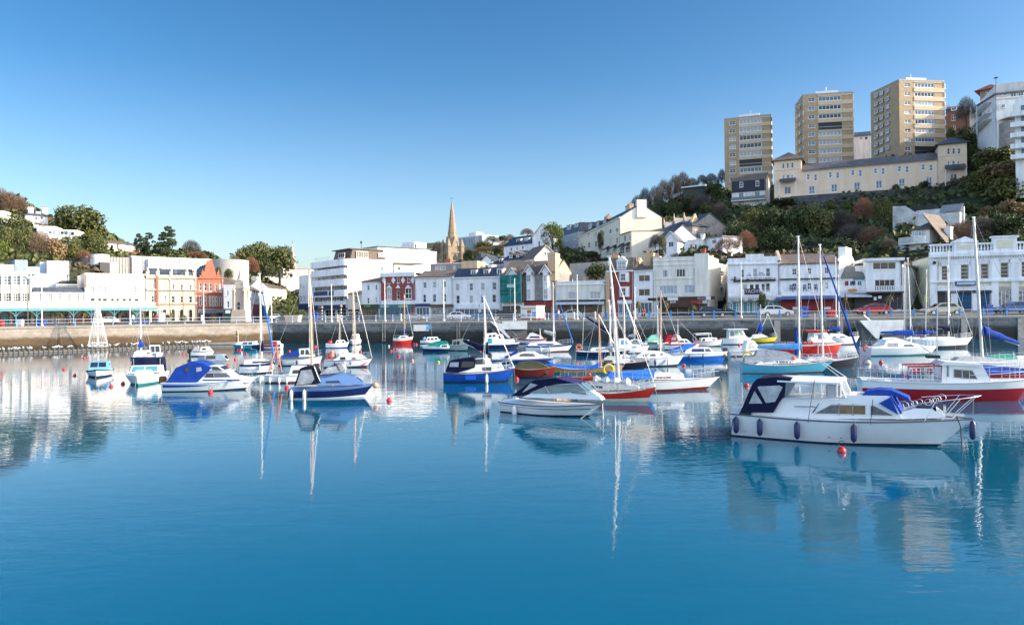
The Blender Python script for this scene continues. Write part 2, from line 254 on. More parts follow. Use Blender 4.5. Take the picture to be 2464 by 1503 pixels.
# ------------------------------------------------ ground, water, quay
WL = [(-170., 74.), (-74.9, 107.), (-39.0, 119.0), (75.6, 108.), (140., 101.8), (200., 96.)]   # quay edge, left to right
def front(x):
    for (a, b), (c, d) in zip(WL, WL[1:]):
        if x <= c: return b+(d-b)*(x-a)/(c-a)
    return WL[-1][1]
def sm(a, b, v):
    t = min(max((v-a)/(b-a), 0), 1); return t*t*(3-2*t)
ZT = 3.3
CPX = [(1870,483,225),(2060,470,215),(2330,442,205),(1748,468,275),(1860,460,270),(1940,405,252),(2060,400,250),(2170,380,225),(2280,385,228),
 (1800,560,175),(2000,560,172),(2200,560,165),(2400,540,155),(2440,420,190),(2420,330,225),(1560,610,172),(1658,577,200),(1700,560,215),(1393,613,235),
 (1494,617,185),(1600,480,262),(1680,455,262),(1250,650,262),(1130,660,330),(1090,650,345),(1050,585,520),(1300,575,480),(1200,590,500),
 (87,548,232),(190,575,222),(0,520,225),(-60,440,250),(0,470,260),(280,612,236),(390,612,245),(560,662,255),(700,735,260),(710,720,340),(700,690,420),
 (1500,560,250),(1330,640,215),(2464,470,170),(160,530,260),(40,600,190),(120,630,185),(450,610,300),(800,722,300),(950,660,330),(2464,300,235),(2100,492,205),(2250,484,196),(1950,503,211),(1840,512,224),(2330,474,188),(1764,500,236),(2400,345,205),(2464,345,192),(2200,560,176),(2100,540,180),(2000,550,185),(1780,560,190)]
CPX = [q for q in CPX if q not in ((2400,540,155),(2464,470,170),(2440,420,190),(2200,540,165),(1800,560,175),(2000,560,172),(2200,560,165))]
for t_ in TREES:
    if t_[1] == '2' and t_[2] > 780 or t_[6] == 242: continue
    q = cp(t_[1], (t_[2]+t_[3])/2, t_[5]); CPX.append((q[0], q[1]+4, t_[6]))
CPW = [(p.x, p.y, p.z) for p in (at(*q) for q in CPX)]+[(-300,200,40),(-300,400,60),(-100,700,40),(100,700,60),(190,150,6),(190,180,22),(190,230,52),(190,300,55),(150,400,60),(-200,150,8),(0,185,6),(60,165,10),(-80,290,7),(-70,300,6),(-92,268,15),(-76,264,6),(-75,330,7),(-100,275,17),(-62,268,5),(-66,350,9),(-105,203,8),(-95,208,8),(-85,214,8),(-118,200,9),(-55,240,4.5),(-58,290,6),(-55,330,8),(-20,215,6),(0,200,6),(-10,245,13),(-30,260,10),(-45,270,6),(-100,190,9),(-115,195,12),(-80,205,9),(20,185,7),(-75,240,12),(-62,225,5)]
def fw(x):
    k = [(-400, 70), (-98, 75), (-90, 132), (-46, 140), (-38, 96), (-5, 92), (55, 26), (400, 24)]
    for (a, b), (c, d) in zip(k, k[1:]):
        if x <= c: return b+(d-b)*(x-a)/(c-a)
    return 24
def flat(x, t): return ZT+sm(15, 60, x)*sm(5, 17, t)*.7
def gz(x, y):
    t = y-front(x); f0 = fw(x)
    if t <= f0: return flat(x, t)
    s = ws = 0
    for a, b, c in CPW:
        d = ((x-a)**2+(y-b)**2+9)**-1.6; s += c*d; ws += d
    h = s/ws; k = sm(f0, f0+16, t)
    return flat(x, t)*(1-k)+h*k
GRASS = mat('hill_grass', (.022, .036, .012), .95, col2=(.05, .05, .02), scale=.12)
def build_ground():
    m = MB(); m2 = MB(); nx = 106; xs = [-330+i*5 for i in range(nx)]
    ts = [0, 3, 6, 10, 14, 18, 22, 26]+[30+4*i for i in range(40)]+[195+15*i for i in range(30)]
    P = [[(x, front(x)+t, gz(x, front(x)+t)) for x in xs] for t in ts]
    g = P
    for q, keep in ((m, True), (m2, False)):
        vs = [p for r in g for p in r]; fs = []
        for i in range(len(ts)-1):
            for j in range(nx-1):
                if (ts[i+1] <= fw(xs[j])+2) == keep: fs.append((i*nx+j, i*nx+j+1, (i+1)*nx+j+1, (i+1)*nx+j))
        q.add(vs, fs)
    tag(m.build('quayside_road', ASPH), kind='structure'); tag(m2.build('hillside', GRASS), kind='structure')
build_ground()
def build_paving():                                         # promenade strip with a kerb along the quay edge
    m = MB(); n = 60
    for i in range(n):
        x0 = -160+i*6; x1 = x0+6
        for a, b, h in ((.3, 5.2, .11),):
            p = [(x0, front(x0)+a), (x1, front(x1)+a), (x1, front(x1)+b), (x0, front(x0)+b)]
            z = [flat(q[0], q[1]-front(q[0]))+h for q in p]
            m.add([(q[0], q[1], zz) for q, zz in zip(p, z)]+[(q[0], q[1], zz-.3) for q, zz in zip(p, z)], [(0,1,2,3),(0,4,5,1),(1,5,6,2),(2,6,7,3),(3,7,4,0)])
    tag(m.build('promenade_pavement', PAVE), kind='structure')
build_paving()
def water_mat():
    m = bpy.data.materials.new('harbour_water'); m.use_nodes = True; t = m.node_tree; L = t.links.new; b = t.nodes['Principled BSDF']
    m_ = b; b.subsurface_method = 'BURLEY'; b.inputs['Subsurface Weight'].default_value = 1; b.inputs['Subsurface Radius'].default_value = (1, 1, 1); b.inputs['Subsurface Scale'].default_value = 2.5
    b.inputs['Base Color'].default_value = (.0, .090, .158, 1); b.inputs['Roughness'].default_value = .015; b.inputs['IOR'].default_value = 1.55
    g = t.nodes.new('ShaderNodeNewGeometry')
    def nz(sx, sy, det, dist):
        mp = t.nodes.new('ShaderNodeMapping'); mp.inputs['Scale'].default_value = (sx, sy, 1); mp.inputs['Rotation'].default_value = (0, 0, .12); L(g.outputs['Position'], mp.inputs[0])
        n = t.nodes.new('ShaderNodeTexNoise'); n.inputs['Scale'].default_value = 1; n.inputs['Detail'].default_value = det; n.inputs['Distortion'].default_value = dist
        L(mp.outputs[0], n.inputs['Vector']); return n.outputs['Fac']
    a, c, d = nz(.55, 1.5, 2, .4), nz(2.4, 5.5, 2, .3), nz(.05, .07, 2, 0)
    # a breeze roughens the water in patches
    mr = t.nodes.new('ShaderNodeMapRange'); L(d, mr.inputs['Value']); mr.inputs['From Min'].default_value = .38; mr.inputs['From Max'].default_value = .66
    mr.inputs['To Min'].default_value = .35; mr.inputs['To Max'].default_value = 1.0
    b1 = t.nodes.new('ShaderNodeBump'); b1.inputs['Distance'].default_value = .011; L(a, b1.inputs['Height'])
    b2 = t.nodes.new('ShaderNodeBump'); b2.inputs['Distance'].default_value = .0042; L(c, b2.inputs['Height']); L(b1.outputs[0], b2.inputs['Normal'])
    L(mr.outputs[0], b1.inputs['Strength']); L(mr.outputs[0], b2.inputs['Strength'])
    L(b2.outputs[0], b.inputs['Normal'])
    return m
tag(MB().add([(-400,-120,0),(400,-120,0),(400,130,0),(-400,130,0)], [(0,1,2,3)]).build('harbour_water', water_mat()), kind='structure')
tag(MB().add([(-400,-120,-6),(400,-120,-6),(400,130,-6),(-400,130,-6)], [(0,1,2,3)]).build('harbour_bed', mat('mud', (.05,.05,.04), .9)), kind='structure')
def quay(name, label, xs, m, cop):
    r = empty(name, Vector((xs[0], front(xs[0]), 0)), label, 'wall'); o = r.location; w_ = MB(); c_ = MB()
    n = 14
    pts = []
    for a, b in zip(xs, xs[1:]): pts += [a+(b-a)*i/n for i in range(n)]
    pts.append(xs[-1])
    for a, b in zip(pts, pts[1:]):
        for q, y0, y1, z0, z1 in ((w_, 0, 1.5, -5, ZT-.22), (c_, -.08, 1.2, ZT-.22, ZT+.08)):
            q.add([Vector((x, front(x)+y, z))-o for x, y, z in ((a,y0,z0),(b,y0,z0),(b,y1,z0),(a,y1,z0),(a,y0,z1),(b,y0,z1),(b,y1,z1),(a,y1,z1))],
                  [(0,3,2,1),(4,5,6,7),(0,1,5,4),(1,2,6,5),(2,3,7,6),(3,0,4,7)])
    w_.build('masonry', m, r); c_.build('coping', cop, r)
    return r
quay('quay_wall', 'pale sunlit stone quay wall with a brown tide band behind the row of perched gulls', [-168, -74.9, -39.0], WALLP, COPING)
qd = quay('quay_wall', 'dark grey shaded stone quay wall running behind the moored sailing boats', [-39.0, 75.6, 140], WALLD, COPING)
for px in (2048-38, 2288, 2412, 1996-130):                   # pale pilasters on the dark wall
    x = at(px, 780, 112).x; p = Vector((x, front(x), 0))-qd.location
    MB().box(p.x-.45, p.x+.45, p.y-.16, p.y+.1, -1, ZT-.3).build('pilaster', mat('pilaster_stone', (.27,.26,.25), .9, var=.3), qd)
PAINTC = mat('white_painted_concrete', (.68, .68, .66), .8, var=.2, scale=.8)
def landing(label, x0, x1, ztop, poly, xe):
    y0 = min(front(x0), front(x1)); r = empty('landing_stairs', Vector((x0, y0, 0)), label, 'stairs'); wet = mat('wet_step_stone', (.14,.135,.12), .8, var=.3)
    MB().prism([(p*(x1-x0), ztop+q) for p, q in poly], -1.9, -1.55).build('parapet', PAINTC, r)
    m = MB()
    for i in range(10): m.box(xe+i*.38, xe+i*.38+.42, -1.5, .1, -1.5, ztop-.3-i*.3)
    m.build('steps', wet, r); MB().box((x1-x0)*.45, (x1-x0), -1.5, .3, -1, ztop-.05).build('landing_block', wet, r)
    MB().tube([(xe+.3, -1.6, ztop+.75), (xe+3.8, -1.6, ztop-2.2)], .03).tube([(xe+2, -1.6, ztop-.7), (xe+2, -1.6, ztop-2)], .03).build('handrail', METAL, r)
xa = at(1180, 790, 115).x; xb = at(1268, 790, 115).x
landing('white painted landing parapet with stone steps below the information kiosk', xa, xb, 3.3, [(0,0),(.03,0),(.33,-.35),(.33,0),(1,0),(1,-1.25),(.36,-1.25),(.55,-2.6),(.48,-2.6)], .3)
xa = at(2053, 790, 110).x; xb = at(2157, 790, 110).x
landing('larger white painted landing parapet with steps beneath the red car', xa, xb, 2.95, [(0,-.1),(.02,0),(1,0),(1,-1.9),(.45,-1.9),(.43,-2.7),(.36,-2.7)], .4)
MB_ = MB().box(-1.3, 1.3, -.06, .05, -.5, .5); xa = 1590/4.037
p_ = at(641.7+1505/4.037, 449.2+1370/4.037, 116.5)
tag(inst('wall_sign', MB_.mesh('wall_sign', PAINTC), None, Tm(p_.x, front(p_.x)-.05, p_.z)), 'blank white painted panel on the dark quay wall beside the red yacht', 'sign')
def railing(label, x0, x1, sp, pm, rails, h=1.05, fancy=False):
    r = empty('railing', Vector((x0, front(x0)+.35, ZT+.08)), label, 'railing'); o = r.location
    n = int((x1-x0)/sp); me = None
    mm = MB()
    if fancy: mm.box(-.16,.16,-.1,.1,0,.2).box(-.11,.11,-.08,.08,.2,h-.2).box(-.17,.17,-.1,.1,h-.36,h-.28).box(-.13,.13,-.1,.1,h-.14,h+.02).sphere((0,0,h+.08),.11,8,5)
    else: mm.lathe([(.09,0),(.09,.12),(.05,.2),(.05,h-.1),(.075,h-.05),(.05,h+.04)], 8).tube([(0,.02,.1),(0,.35,0)], .03)
    me = mm.mesh('post', pm)
    xs = [x0+(x1-x0)*i/n for i in range(n+1)]
    for x in xs: inst('post', me, r, Tm(x-o.x, front(x)+.35-o.y, 0))
    for z in rails:
        m = MB()
        kn = sorted(set([x0, x1]+[k for k, _ in WL if x0 < k < x1]))
        for a, b in zip(kn, kn[1:]): m.tube([(a-o.x, front(a)+.35-o.y, z), (b-o.x, front(b)+.35-o.y, z)], .035)
        m.build('rail', RAILW, r)
railing('white and pale blue railing along the sunlit quay on the left', -150, -39.5, 2.4, mat('pale_blue_post', (.22,.34,.58), .5), (.5, .98))
railing('white two rail railing along the shaded quay in front of the town shops', -38.5, 14, 2.7, mat('pale_blue_white_post', (.52,.62,.74), .5), (.32, .66, .98))
railing('bright blue ornate posts with white rails along the quay on the right', 14.8, 132, 3.2, BLUEP, (.35, .95), fancy=True)
# ------------------------------------------------ building kit
_wm = {}
def window_mesh(w, h, nx, ny, fr, f, arch):
    k = (round(w*10), round(h*10), nx, ny, fr.name, f, arch)
    if k in _wm: return _wm[k]
    w = k[0]/10; h = k[1]/10; b = f; a, c = .07, .15; m = MB()
    if arch:
        n = 8; zc = h-w/2
        pts = lambda q: [(q, q), (w-q, q)]+[(w/2+(w/2-q)*cos(pi*i/n), zc+(w/2-q)*sin(pi*i/n)) for i in range(n+1)]
        o_, i_ = pts(0), pts(b); k2 = len(o_)
        m.add([(x, a, z) for x, z in o_]+[(x, a, z) for x, z in i_]+[(x, c, z) for x, z in i_], [(i, (i+1) % k2, (i+1) % k2+k2, i+k2) for i in range(k2)]+[(i+k2, (i+1) % k2+k2, (i+1) % k2+2*k2, i+2*k2) for i in range(k2)])
    else:
        m.box(-.1, w+.1, -.07, .06, -.11, -.002); m.box(0, b, a, c, 0, h).box(w-b, w, a, c, 0, h).box(b, w-b, a, c, 0, b).box(b, w-b, a, c, h-b, h)
    for i in range(1, nx): m.box(w*i/nx-b*.35, w*i/nx+b*.35, a+.01, c, b, h-b*1.01-(w*.2 if arch else 0))
    for i in range(1, ny): m.box(b, w-b, a+.02, c, h*i/ny-b*.35, h*i/ny+b*.35)
    p = MB()
    if arch: p.prism([(x, z) for x, z in pts(b*.5)], c-.02, c+.02)
    else: p.box(.001, w-.001, c-.02, c+.02, .001, h-.001)
    _wm[k] = (m.mesh('window', fr, False), p); return _wm[k]
_pm = {}
def pane_mesh(k, p, m):
    kk = (id(p), m.name)
    if kk not in _pm: _pm[kk] = p.mesh('pane', m, False)
    return _pm[kk]
class Bd:
    def __init__(s, name, label, A, B, zb, cat='building', group=None, root=None):
        a = at(A[0], 755, A[1]); b = at(B[0], 755, B[1]); d = Vector((b.x-a.x, b.y-a.y)); s.w = d.length; ang = atan2(d.y, d.x)
        s.zb = zb; s.W = Tm(a.x, a.y, zb, ang); s.Wi = s.W.inverted(); s.holes = []
        if root: s.root = root.root; s.M = root.Wi @ s.W
        else: s.root = empty(name, s.W, label, cat, group); s.M = Matrix()
        s.roofo = None
    def face(s, A, B): return Bd(None, None, A, B, s.zb, root=s)
    def uv(s, c, x, y):
        rx, rz = ray(*cp(c, x, y)); a = s.Wi @ Vector((0, 0, CH)); b = s.Wi.to_3x3() @ Vector((rx, 1, rz))
        t = -a.y/b.y; p = a+b*t; return p.x, p.z
    def part(s, name, m, mats, parent=None, smooth=False): return m.build(name, mats, parent or s.root, s.M if not parent else None, smooth)
    def win(s, c, rects, nx=1, ny=2, fr=None, pane=None, f=.09, arch=False, hole=True, name='window'):
        fr = fr or TRIM
        for x0, y0, x1, y1 in rects:
            a, zt = s.uv(c, (x0+x1)/2, y0); _, zb = s.uv(c, (x0+x1)/2, y1); l = s.uv(c, x0, (y0+y1)/2)[0]; r = s.uv(c, x1, (y0+y1)/2)[0]
            s.win0(l, r, zb, zt, nx, ny, fr, pane, f, arch, hole, name)
    def win0(s, l, r, zb, zt, nx=1, ny=2, fr=None, pane=None, f=.09, arch=False, hole=True, name='window'):
        w_, h_ = max(round((r-l), 1), .3), max(round(zt-zb, 1), .3)
        me, p = window_mesh(w_, h_, nx, ny, fr or TRIM, f, arch)
        hole = hole and not arch
        o = inst(name, me, s.root, s.M @ Tm(l, 0 if hole else -.17, zb))
        inst('pane', pane_mesh(None, p, pane or R.choice(GP)), o)
        if hole: s.holes.append((l, l+w_, zb, zb+h_))
        return o
    def body(s, d, zt, mt, z0=-4, x0=0, x1=None, y0=0, name='wall'):
        x1 = s.w if x1 is None else x1; m = MB(); H = [h for h in s.holes if h[0] > x0-.01 and h[1] < x1+.01 and h[3] < zt+.01]
        zs = sorted({z0, zt} | {min(h[2], zt) for h in H} | {min(h[3], zt) for h in H})
        for za, zb in zip(zs, zs[1:]):
            x = x0
            for h in sorted(h for h in H if h[2] < za+1e-5 and h[3] > zb-1e-5):
                if h[0] > x+1e-4: m.add([(x,y0,za),(h[0],y0,za),(h[0],y0,zb),(x,y0,zb)], [(0,1,2,3)])
                x = max(x, h[1])
            if x < x1-1e-4: m.add([(x,y0,za),(x1,y0,za),(x1,y0,zb),(x,y0,zb)], [(0,1,2,3)])
        for a, b, c, e in H:
            q = y0+.2; m.add([(a,y0,c),(b,y0,c),(b,y0,e),(a,y0,e),(a,q,c),(b,q,c),(b,q,e),(a,q,e)], [(0,4,5,1),(1,5,6,2),(2,6,7,3),(3,7,4,0),(4,7,6,5)])
        m.add([(x0,y0,z0),(x1,y0,z0),(x1,d,z0),(x0,d,z0),(x0,y0,zt),(x1,y0,zt),(x1,d,zt),(x0,d,zt)], [(1,2,6,5),(2,3,7,6),(3,0,4,7),(4,5,6,7)])
        s.holes = [h for h in s.holes if h not in H]
        if zt > 6 and x1-x0 > 5 and y0 == 0 and name == 'wall' and s.M == Matrix():
            s.part('drainpipe', MB().tube([(x1-.22, -.09, 0), (x1-.22, -.09, zt-.15)], .06, 6).box(x1-.4, x1-.05, -.2, -.001, zt-.4, zt-.12), DARKT if R.random() < .4 else GREYR)
        return s.part(name, m, mt)
    def box(s, name, mt, x0, x1, y0, y1, z0, z1, parent=None):
        return s.part(name, MB().box(x0, x1, y0, y1, z0, z1), mt, parent)
    def pbox(s, name, mt, c, r, y0, y1, parent=None):          # box whose front shows as crop rectangle r
        a, zt = s.uv(c, (r[0]+r[2])/2, r[1]); _, zb = s.uv(c, (r[0]+r[2])/2, r[3])
        return s.box(name, mt, s.uv(c, r[0], (r[1]+r[3])/2)[0], s.uv(c, r[2], (r[1]+r[3])/2)[0], y0, y1, zb, zt, parent)
    def cornice(s, z, h=.3, p=.25, mt=None, x0=-.1, x1=None, d=.0, name='cornice'):
        return s.box(name, mt or TRIM, x0, (s.w+.1) if x1 is None else x1, -p, d+.05, z, z+h)
    def flatroof(s, d, zt, par=.5, mt=None, x0=0, x1=None, y0=0):  # parapet round a felt roof
        x1 = s.w if x1 is None else x1; t = .25; m = MB()
        m.box(x0-.03, x1+.03, y0-.03, y0+t, zt, zt+par).box(x0-.03, x1+.03, d-t, d+.03, zt, zt+par).box(x0-.03, x0+t, y0+t, d-t, zt, zt+par).box(x1-t, x1+.03, y0+t, d-t, zt, zt+par)
        s.part('parapet', m, mt or WHITE); s.roofo = s.box('roof', LEAD, x0+t, x1-t, y0+t, d-t, zt, zt+.06); return s.roofo
    def gable(s, d, ze, zr, rm, wm, x0=0, x1=None, y0=0, o=.3, e=.15, fr=.5):   # ridge along the front
        x1 = s.w if x1 is None else x1; ym = y0+(d-y0)*fr; k = (zr-ze)/(ym-y0); k2 = (zr-ze)/(d-ym)
        s.part('gable', MB().prism([(y0+.02, ze), (ym, zr-.05), (d-.02, ze)], x0+.02, x1-.02, 'x'), wm)
        p = [(y0-o, ze-o*k), (ym, zr), (d+o, ze-o*k2), (d+o, ze-o*k2+.2), (ym, zr+.22), (y0-o, ze-o*k+.2)]
        s.roofo = s.part('roof', MB().prism(p, x0-e, x1+e, 'x'), rm); return s.roofo
    def fgable(s, d, ze, zr, rm, wm, x0=0, x1=None, y0=0, o=.3, trim=None, name='roof'):   # gable facing the front
        x1 = s.w if x1 is None else x1; xm = (x0+x1)/2; k = (zr-ze)/(xm-x0)
        s.part('gable', MB().prism([(x0+.02, ze), (x1-.02, ze), (xm, zr-.03)], y0+.01, d), wm)
        p = [(x0-o, ze-o*k), (xm, zr), (x1+o, ze-o*k), (x1+o, ze-o*k+.2), (xm, zr+.22), (x0-o, ze-o*k+.2)]
        r_ = s.part(name, MB().prism(p, y0-.25, d), rm)
        if trim: s.part('bargeboard', MB().prism([(a, b+.01) for a, b in p], y0-.32, y0-.26), trim, None)
        s.roofo = s.roofo or r_; return r_
    def hip(s, d, ze, zr, rm, x0=0, x1=None, y0=0, o=.4, run=None, th=.12, name='roof'):
        x1 = s.w if x1 is None else x1; a = (d-y0)/2; q = run if run is not None else min(a, (x1-x0)/2); m = MB()
        X0, X1, Y0, Y1 = x0-o, x1+o, y0-o, d+o; ym = (y0+d)/2
        if x1-x0 <= 2*q+.02: q = (x1-x0)/2-.01
        m.add([(X0,Y0,ze),(X1,Y0,ze),(X1,Y1,ze),(X0,Y1,ze),(X0,Y0,ze+th),(X1,Y0,ze+th),(X1,Y1,ze+th),(X0,Y1,ze+th),(x0+q,ym,zr),(x1-q,ym,zr)],
              [(3,2,1,0),(0,1,5,4),(1,2,6,5),(2,3,7,6),(3,0,4,7),(4,5,9,8),(5,6,9),(6,7,8,9),(7,4,8)])
        s.roofo = s.part(name, m, rm); return s.roofo
    def mansard(s, d, z0, z1, ins, rm, x0=0, x1=None, y0=0, name='roof', top=None):
        x1 = s.w if x1 is None else x1
        m = MB().loft([[(x0,y0,z0),(x1,y0,z0),(x1,d,z0),(x0,d,z0)], [(x0+ins*.2,y0+ins,z1),(x1-ins*.2,y0+ins,z1),(x1-ins*.2,d-ins,z1),(x0+ins*.2,d-ins,z1)]])
        s.roofo = s.part(name, m, rm); return s.roofo
    def chimney(s, x, y, z0, z1, w_=1.2, dp=.8, mt=None, pots=3):
        m = MB().box(x-w_/2, x+w_/2, y-dp/2, y+dp/2, z0, z1).box(x-w_/2-.08, x+w_/2+.08, y-dp/2-.08, y+dp/2+.08, z1-.25, z1-.08)
        o = s.part('chimney', m, mt or BUFF, s.roofo); p = MB()
        for i in range(pots): p.lathe([(.14, z1), (.11, z1+.55), (.13, z1+.6)], 8, (x-w_/2+w_*(i+.5)/pots, y, 0))
        p.build('chimney_pots', mat('terracotta', (.4,.16,.08), .8), o if not s.roofo else s.roofo, None, False)
    def dormer(s, c, rects, dp=2.0, wall=None, rm=None, nx=2, ny=1, style='flat', y=.35):
        for r in rects:
            l, zt = s.uv(c, r[0], r[1]); rr, zb = s.uv(c, r[2], r[3]); h = zt-zb
            b = MB().box(l-.15, rr+.15, y, y+dp, zb-.2, zt+.12); xm = (l+rr)/2
            par = s.part('dormer', b, wall or TRIM, None)
            me, p = window_mesh(max(rr-l, .4), max(h, .4), nx, ny, TRIM, .1, False)
            o = inst('window', me, par, Tm(l, y-.17, zb)); 
            if style == 'flat': MB().box(l-.3, rr+.3, y-.2, y+dp+.2, zt+.12, zt+.26).build('dormer_roof', rm or LEAD, par, None, False)
            else: MB().prism([(l-.35, zt+.1), (rr+.35, zt+.1), (xm, zt+.1+(rr-l)*.55)], y-.22, y+dp+.6).build('dormer_roof', rm or SLATE, par, None, False)
            inst('pane', pane_mesh(None, p, R.choice([G_DK, G_BL, G_CU])), par, Tm(l, y-.17, zb))
    def shop(s, c, y0, y1, ybase, spans, fascia, frame, pane=None, txt=None, nx=3, door=True):
        """ground floor: fascia board between crop rows y0..y1, shop windows down to ybase in the given spans"""
        for a, b in spans:
            f = s.pbox('fascia', fascia, c, (a, y0, b, y1), -.22, .02)
            l, zt = s.uv(c, a, y1); r, zb = s.uv(c, b, ybase)
            s.win0(l+.15, r-.15, .45, max(zt-.05, 1.6), nx, 1, frame, pane or G_DK, .12, False, False, 'shop_window')
            s.box('stall_riser', frame, l+.1, r-.1, -.06, .05, -.5, .44)
    def text(s, c, x, y, body, size, mt, parent=None, off=-.3, name='lettering', center=True):
        a, z = s.uv(c, x, y); cu = bpy.data.curves.new(name, 'FONT'); cu.body = body; cu.size = size; cu.extrude = .015; cu.align_x = 'CENTER' if center else 'LEFT'
        cu.materials.append(mt); o0 = bpy.data.objects.new('tmp', cu); sc.collection.objects.link(o0); bpy.context.view_layer.update()
        me = bpy.data.meshes.new_from_object(o0.evaluated_get(bpy.context.evaluated_depsgraph_get())); bpy.data.objects.remove(o0)
        return inst(name, me, s.root, s.M @ Tm(a, off, z) @ Matrix.Rotation(pi/2, 4, 'X'))
# ------------------------------------------------ buildings along the left of the harbour
def rw(xs, yl, yr, h):
    n = len(xs); return [(a, yl+(yr-yl)*i/max(n-1, 1), b, yl+(yr-yl)*i/max(n-1, 1)+h) for i, (a, b) in enumerate(xs)]
def Yl(px): return 145+px*25/540
def LB(name, label, p0, p1, dY=0, zb=3.1, **k): return Bd(name, label, (p0, Yl(p0)+dY), (p1, Yl(p1)+dY), zb, **k)
b = LB('office_building', 'cream modern block with vertical fins and glass bands at the far left of the seafront', -45, 76)
bays = [(-290, -145), (-120, 25), (65, 212), (240, 388), (415, 558)]
b.win('L1', [(x, 468, y, 642) for x, y in bays], 2, 3, pane=G_BL); b.win('L1', [(x, 795, y, 955) for x, y in bays], 3, 3, pane=G_DK)
zt = b.uv('L1', 300, 418)[1]; b.body(14, zt, PALECREAM); b.flatroof(14, zt, .3, PALECREAM)
for x in (-140, 40, 222, 398, 572): b.pbox('fin', TRIM, 'L1', (x-12, 425, x+12, 985), -.45, .02)
b.pbox('roof_railing', METAL, 'L1', (-100, 250, 285, 375), 1.2, 1.28); b.pbox('plant_room', mat('blue_grey_cladding', (.22,.29,.40), .6), 'L1', (310, 160, 556, 385), 2, 6)
b.pbox('roof_cabin', mat('grey_cladding', (.3,.36,.42), .6), 'L1', (565, 285, 800, 425), 3, 8)
b = LB('flat_roofed_block', 'large plain white block with stepped flat roof rising behind the slate mansard row', 76, 167, 7)
zt = b.uv('L1', 760, 428)[1]; b.body(9, zt, WHITE2); b.part('roof', MB().box(.2, b.w-.2, .2, 8.8, zt, zt+.1), LEAD)
b.pbox('tower_block', WHITE2, 'L1', (893, 190, 1302, 700), .5, 8); b.pbox('side_wing', mat('pale_blue_render', (.50,.58,.68), .7), 'L1', (775, 195, 890, 440), 3, 8)
b.pbox('vent', GREYR, 'L1', (845, 490, 915, 530), -.08, .1)
b = LB('terraced_building', 'low pink cream building with slate mansard above the glass canopy', 76, 205)
b.win('L1', rw([(738, 828), (912, 1000), (1085, 1172), (1255, 1342), (1422, 1508)], 795, 795, 150), 2, 3, pane=G_DK, f=.12)
zt = b.uv('L1', 1100, 782)[1]; b.body(9, zt, PINKISH); z2 = b.uv('L1', 1100, 686)[1]; b.mansard(9, zt, z2, .9, SLATE, x0=.3); b.cornice(zt-.25, .25, .18)
b.pbox('terrace_railing', METAL, 'L1', (1090, 615, 1600, 640), 3, 3.06); b.pbox('terrace_railing', METAL, 'L1', (1090, 655, 1600, 668), 3, 3.06)
b.pbox('roof_hut', DARKT, 'L1', (1210, 545, 1500, 690), 4, 8)
b = LB('deco_building', 'broad white rendered building with two rows of small windows beside the old stone bank', 205, 353)
xs = [(1700, 1780), (1820, 1896), (1930, 2010), (2080, 2140), (2180, 2240), (2300, 2372), (2412, 2470), (2525, 2597)]
b.win('L1', rw(xs, 668, 672, 112), 2, 2, f=.14); b.win('L1', rw(xs, 896, 900, 50), 1, 1, pane=G_DK, f=.05)
zt = b.uv('L1', 2100, 444)[1]; b.body(16, zt, PALECREAM); b.flatroof(16, zt, .2, PALECREAM)
b.pbox('downpipe', GREYR, 'L1', (2030, 640, 2042, 1000), -.1, .02); b.pbox('end_pier', REDB, 'L1', (1600, 450, 1625, 690), -.1, .05)
# glass canopy over the pavement
b = LB('glass_canopy', 'long glass pavement canopy on teal iron posts under the pale buildings on the left', -45, 380, -5.5)
z1 = b.uv('L1', 1000, 1095)[1]; z2 = z1+1.6
b.part('glazed_roof', MB().prism([(-.3, z1+.15), (5.4, z2), (5.4, z2+.12), (-.3, z1+.27)], 0, b.w, 'x'), mat('old_wired_glass', (.52, .48, .42), .35, var=.25, scale=1))
b.box('fascia_beam', TEALL, 0, b.w, -.2, .1, z1-.35, z1+.16)
pm = MB().lathe([(.16,0),(.16,.5),(.09,.7),(.08,z1-.5),(.16,z1-.36)], 8)
for sgn in (-1, 1): pm.tube([(sgn*.08, 0, z1-1.4), (sgn*.4, 0, z1-.8), (sgn*1.1, 0, z1-.36)], .06, 6)
pm = pm.mesh('post', TEALL)
for x in (-90, 298, 690, 1380, 1715, 2150, 2570, 2980): inst('post', pm, b.root, Tm(b.uv('L1', x, 1300)[0], 0, 0))
b = LB('arcade', 'dark shop fronts between stone piers under the glass canopy on the left', -45, 380, -1.2)
zc = z1+.4; m = MB(); b.box('shop_glazing', G_DK, 0, b.w, .5, .7, -1, zc); b.box('lintel', STONEC, 0, b.w, -.02, .55, zc-.9, zc)
for i, (a, c) in enumerate([(-280, -220), (-60, -20), (180, 232), (578, 640), (965, 1025), (1270, 1312), (1560, 1600), (1850, 1905), (2225, 2275), (2450, 2490), (2800, 2850)]):
    b.pbox('pier', STONEC, 'L1', (a, 1100, c, 1420), -.1, .52)
for a, c, q in ((20, 180, 'g'), (320, 560, 'd'), (700, 960, 'w'), (1040, 1250, 'w'), (1320, 1540, 'r'), (1620, 1830, 'r'), (1920, 2200, 'w'), (2290, 2440, 'd'), (2500, 2780, 't')):
    b.pbox('display', {'g':TEALL,'d':NAVYT,'w':mat('shop_display',(.36,.33,.30),.5,var=.8,scale=2.5),'r':mat('red_display',(.40,.08,.10),.5,var=.8,scale=2.5),'t':TEALT}[q], 'L1', (a, 1230, c, 1420), .35, .52)
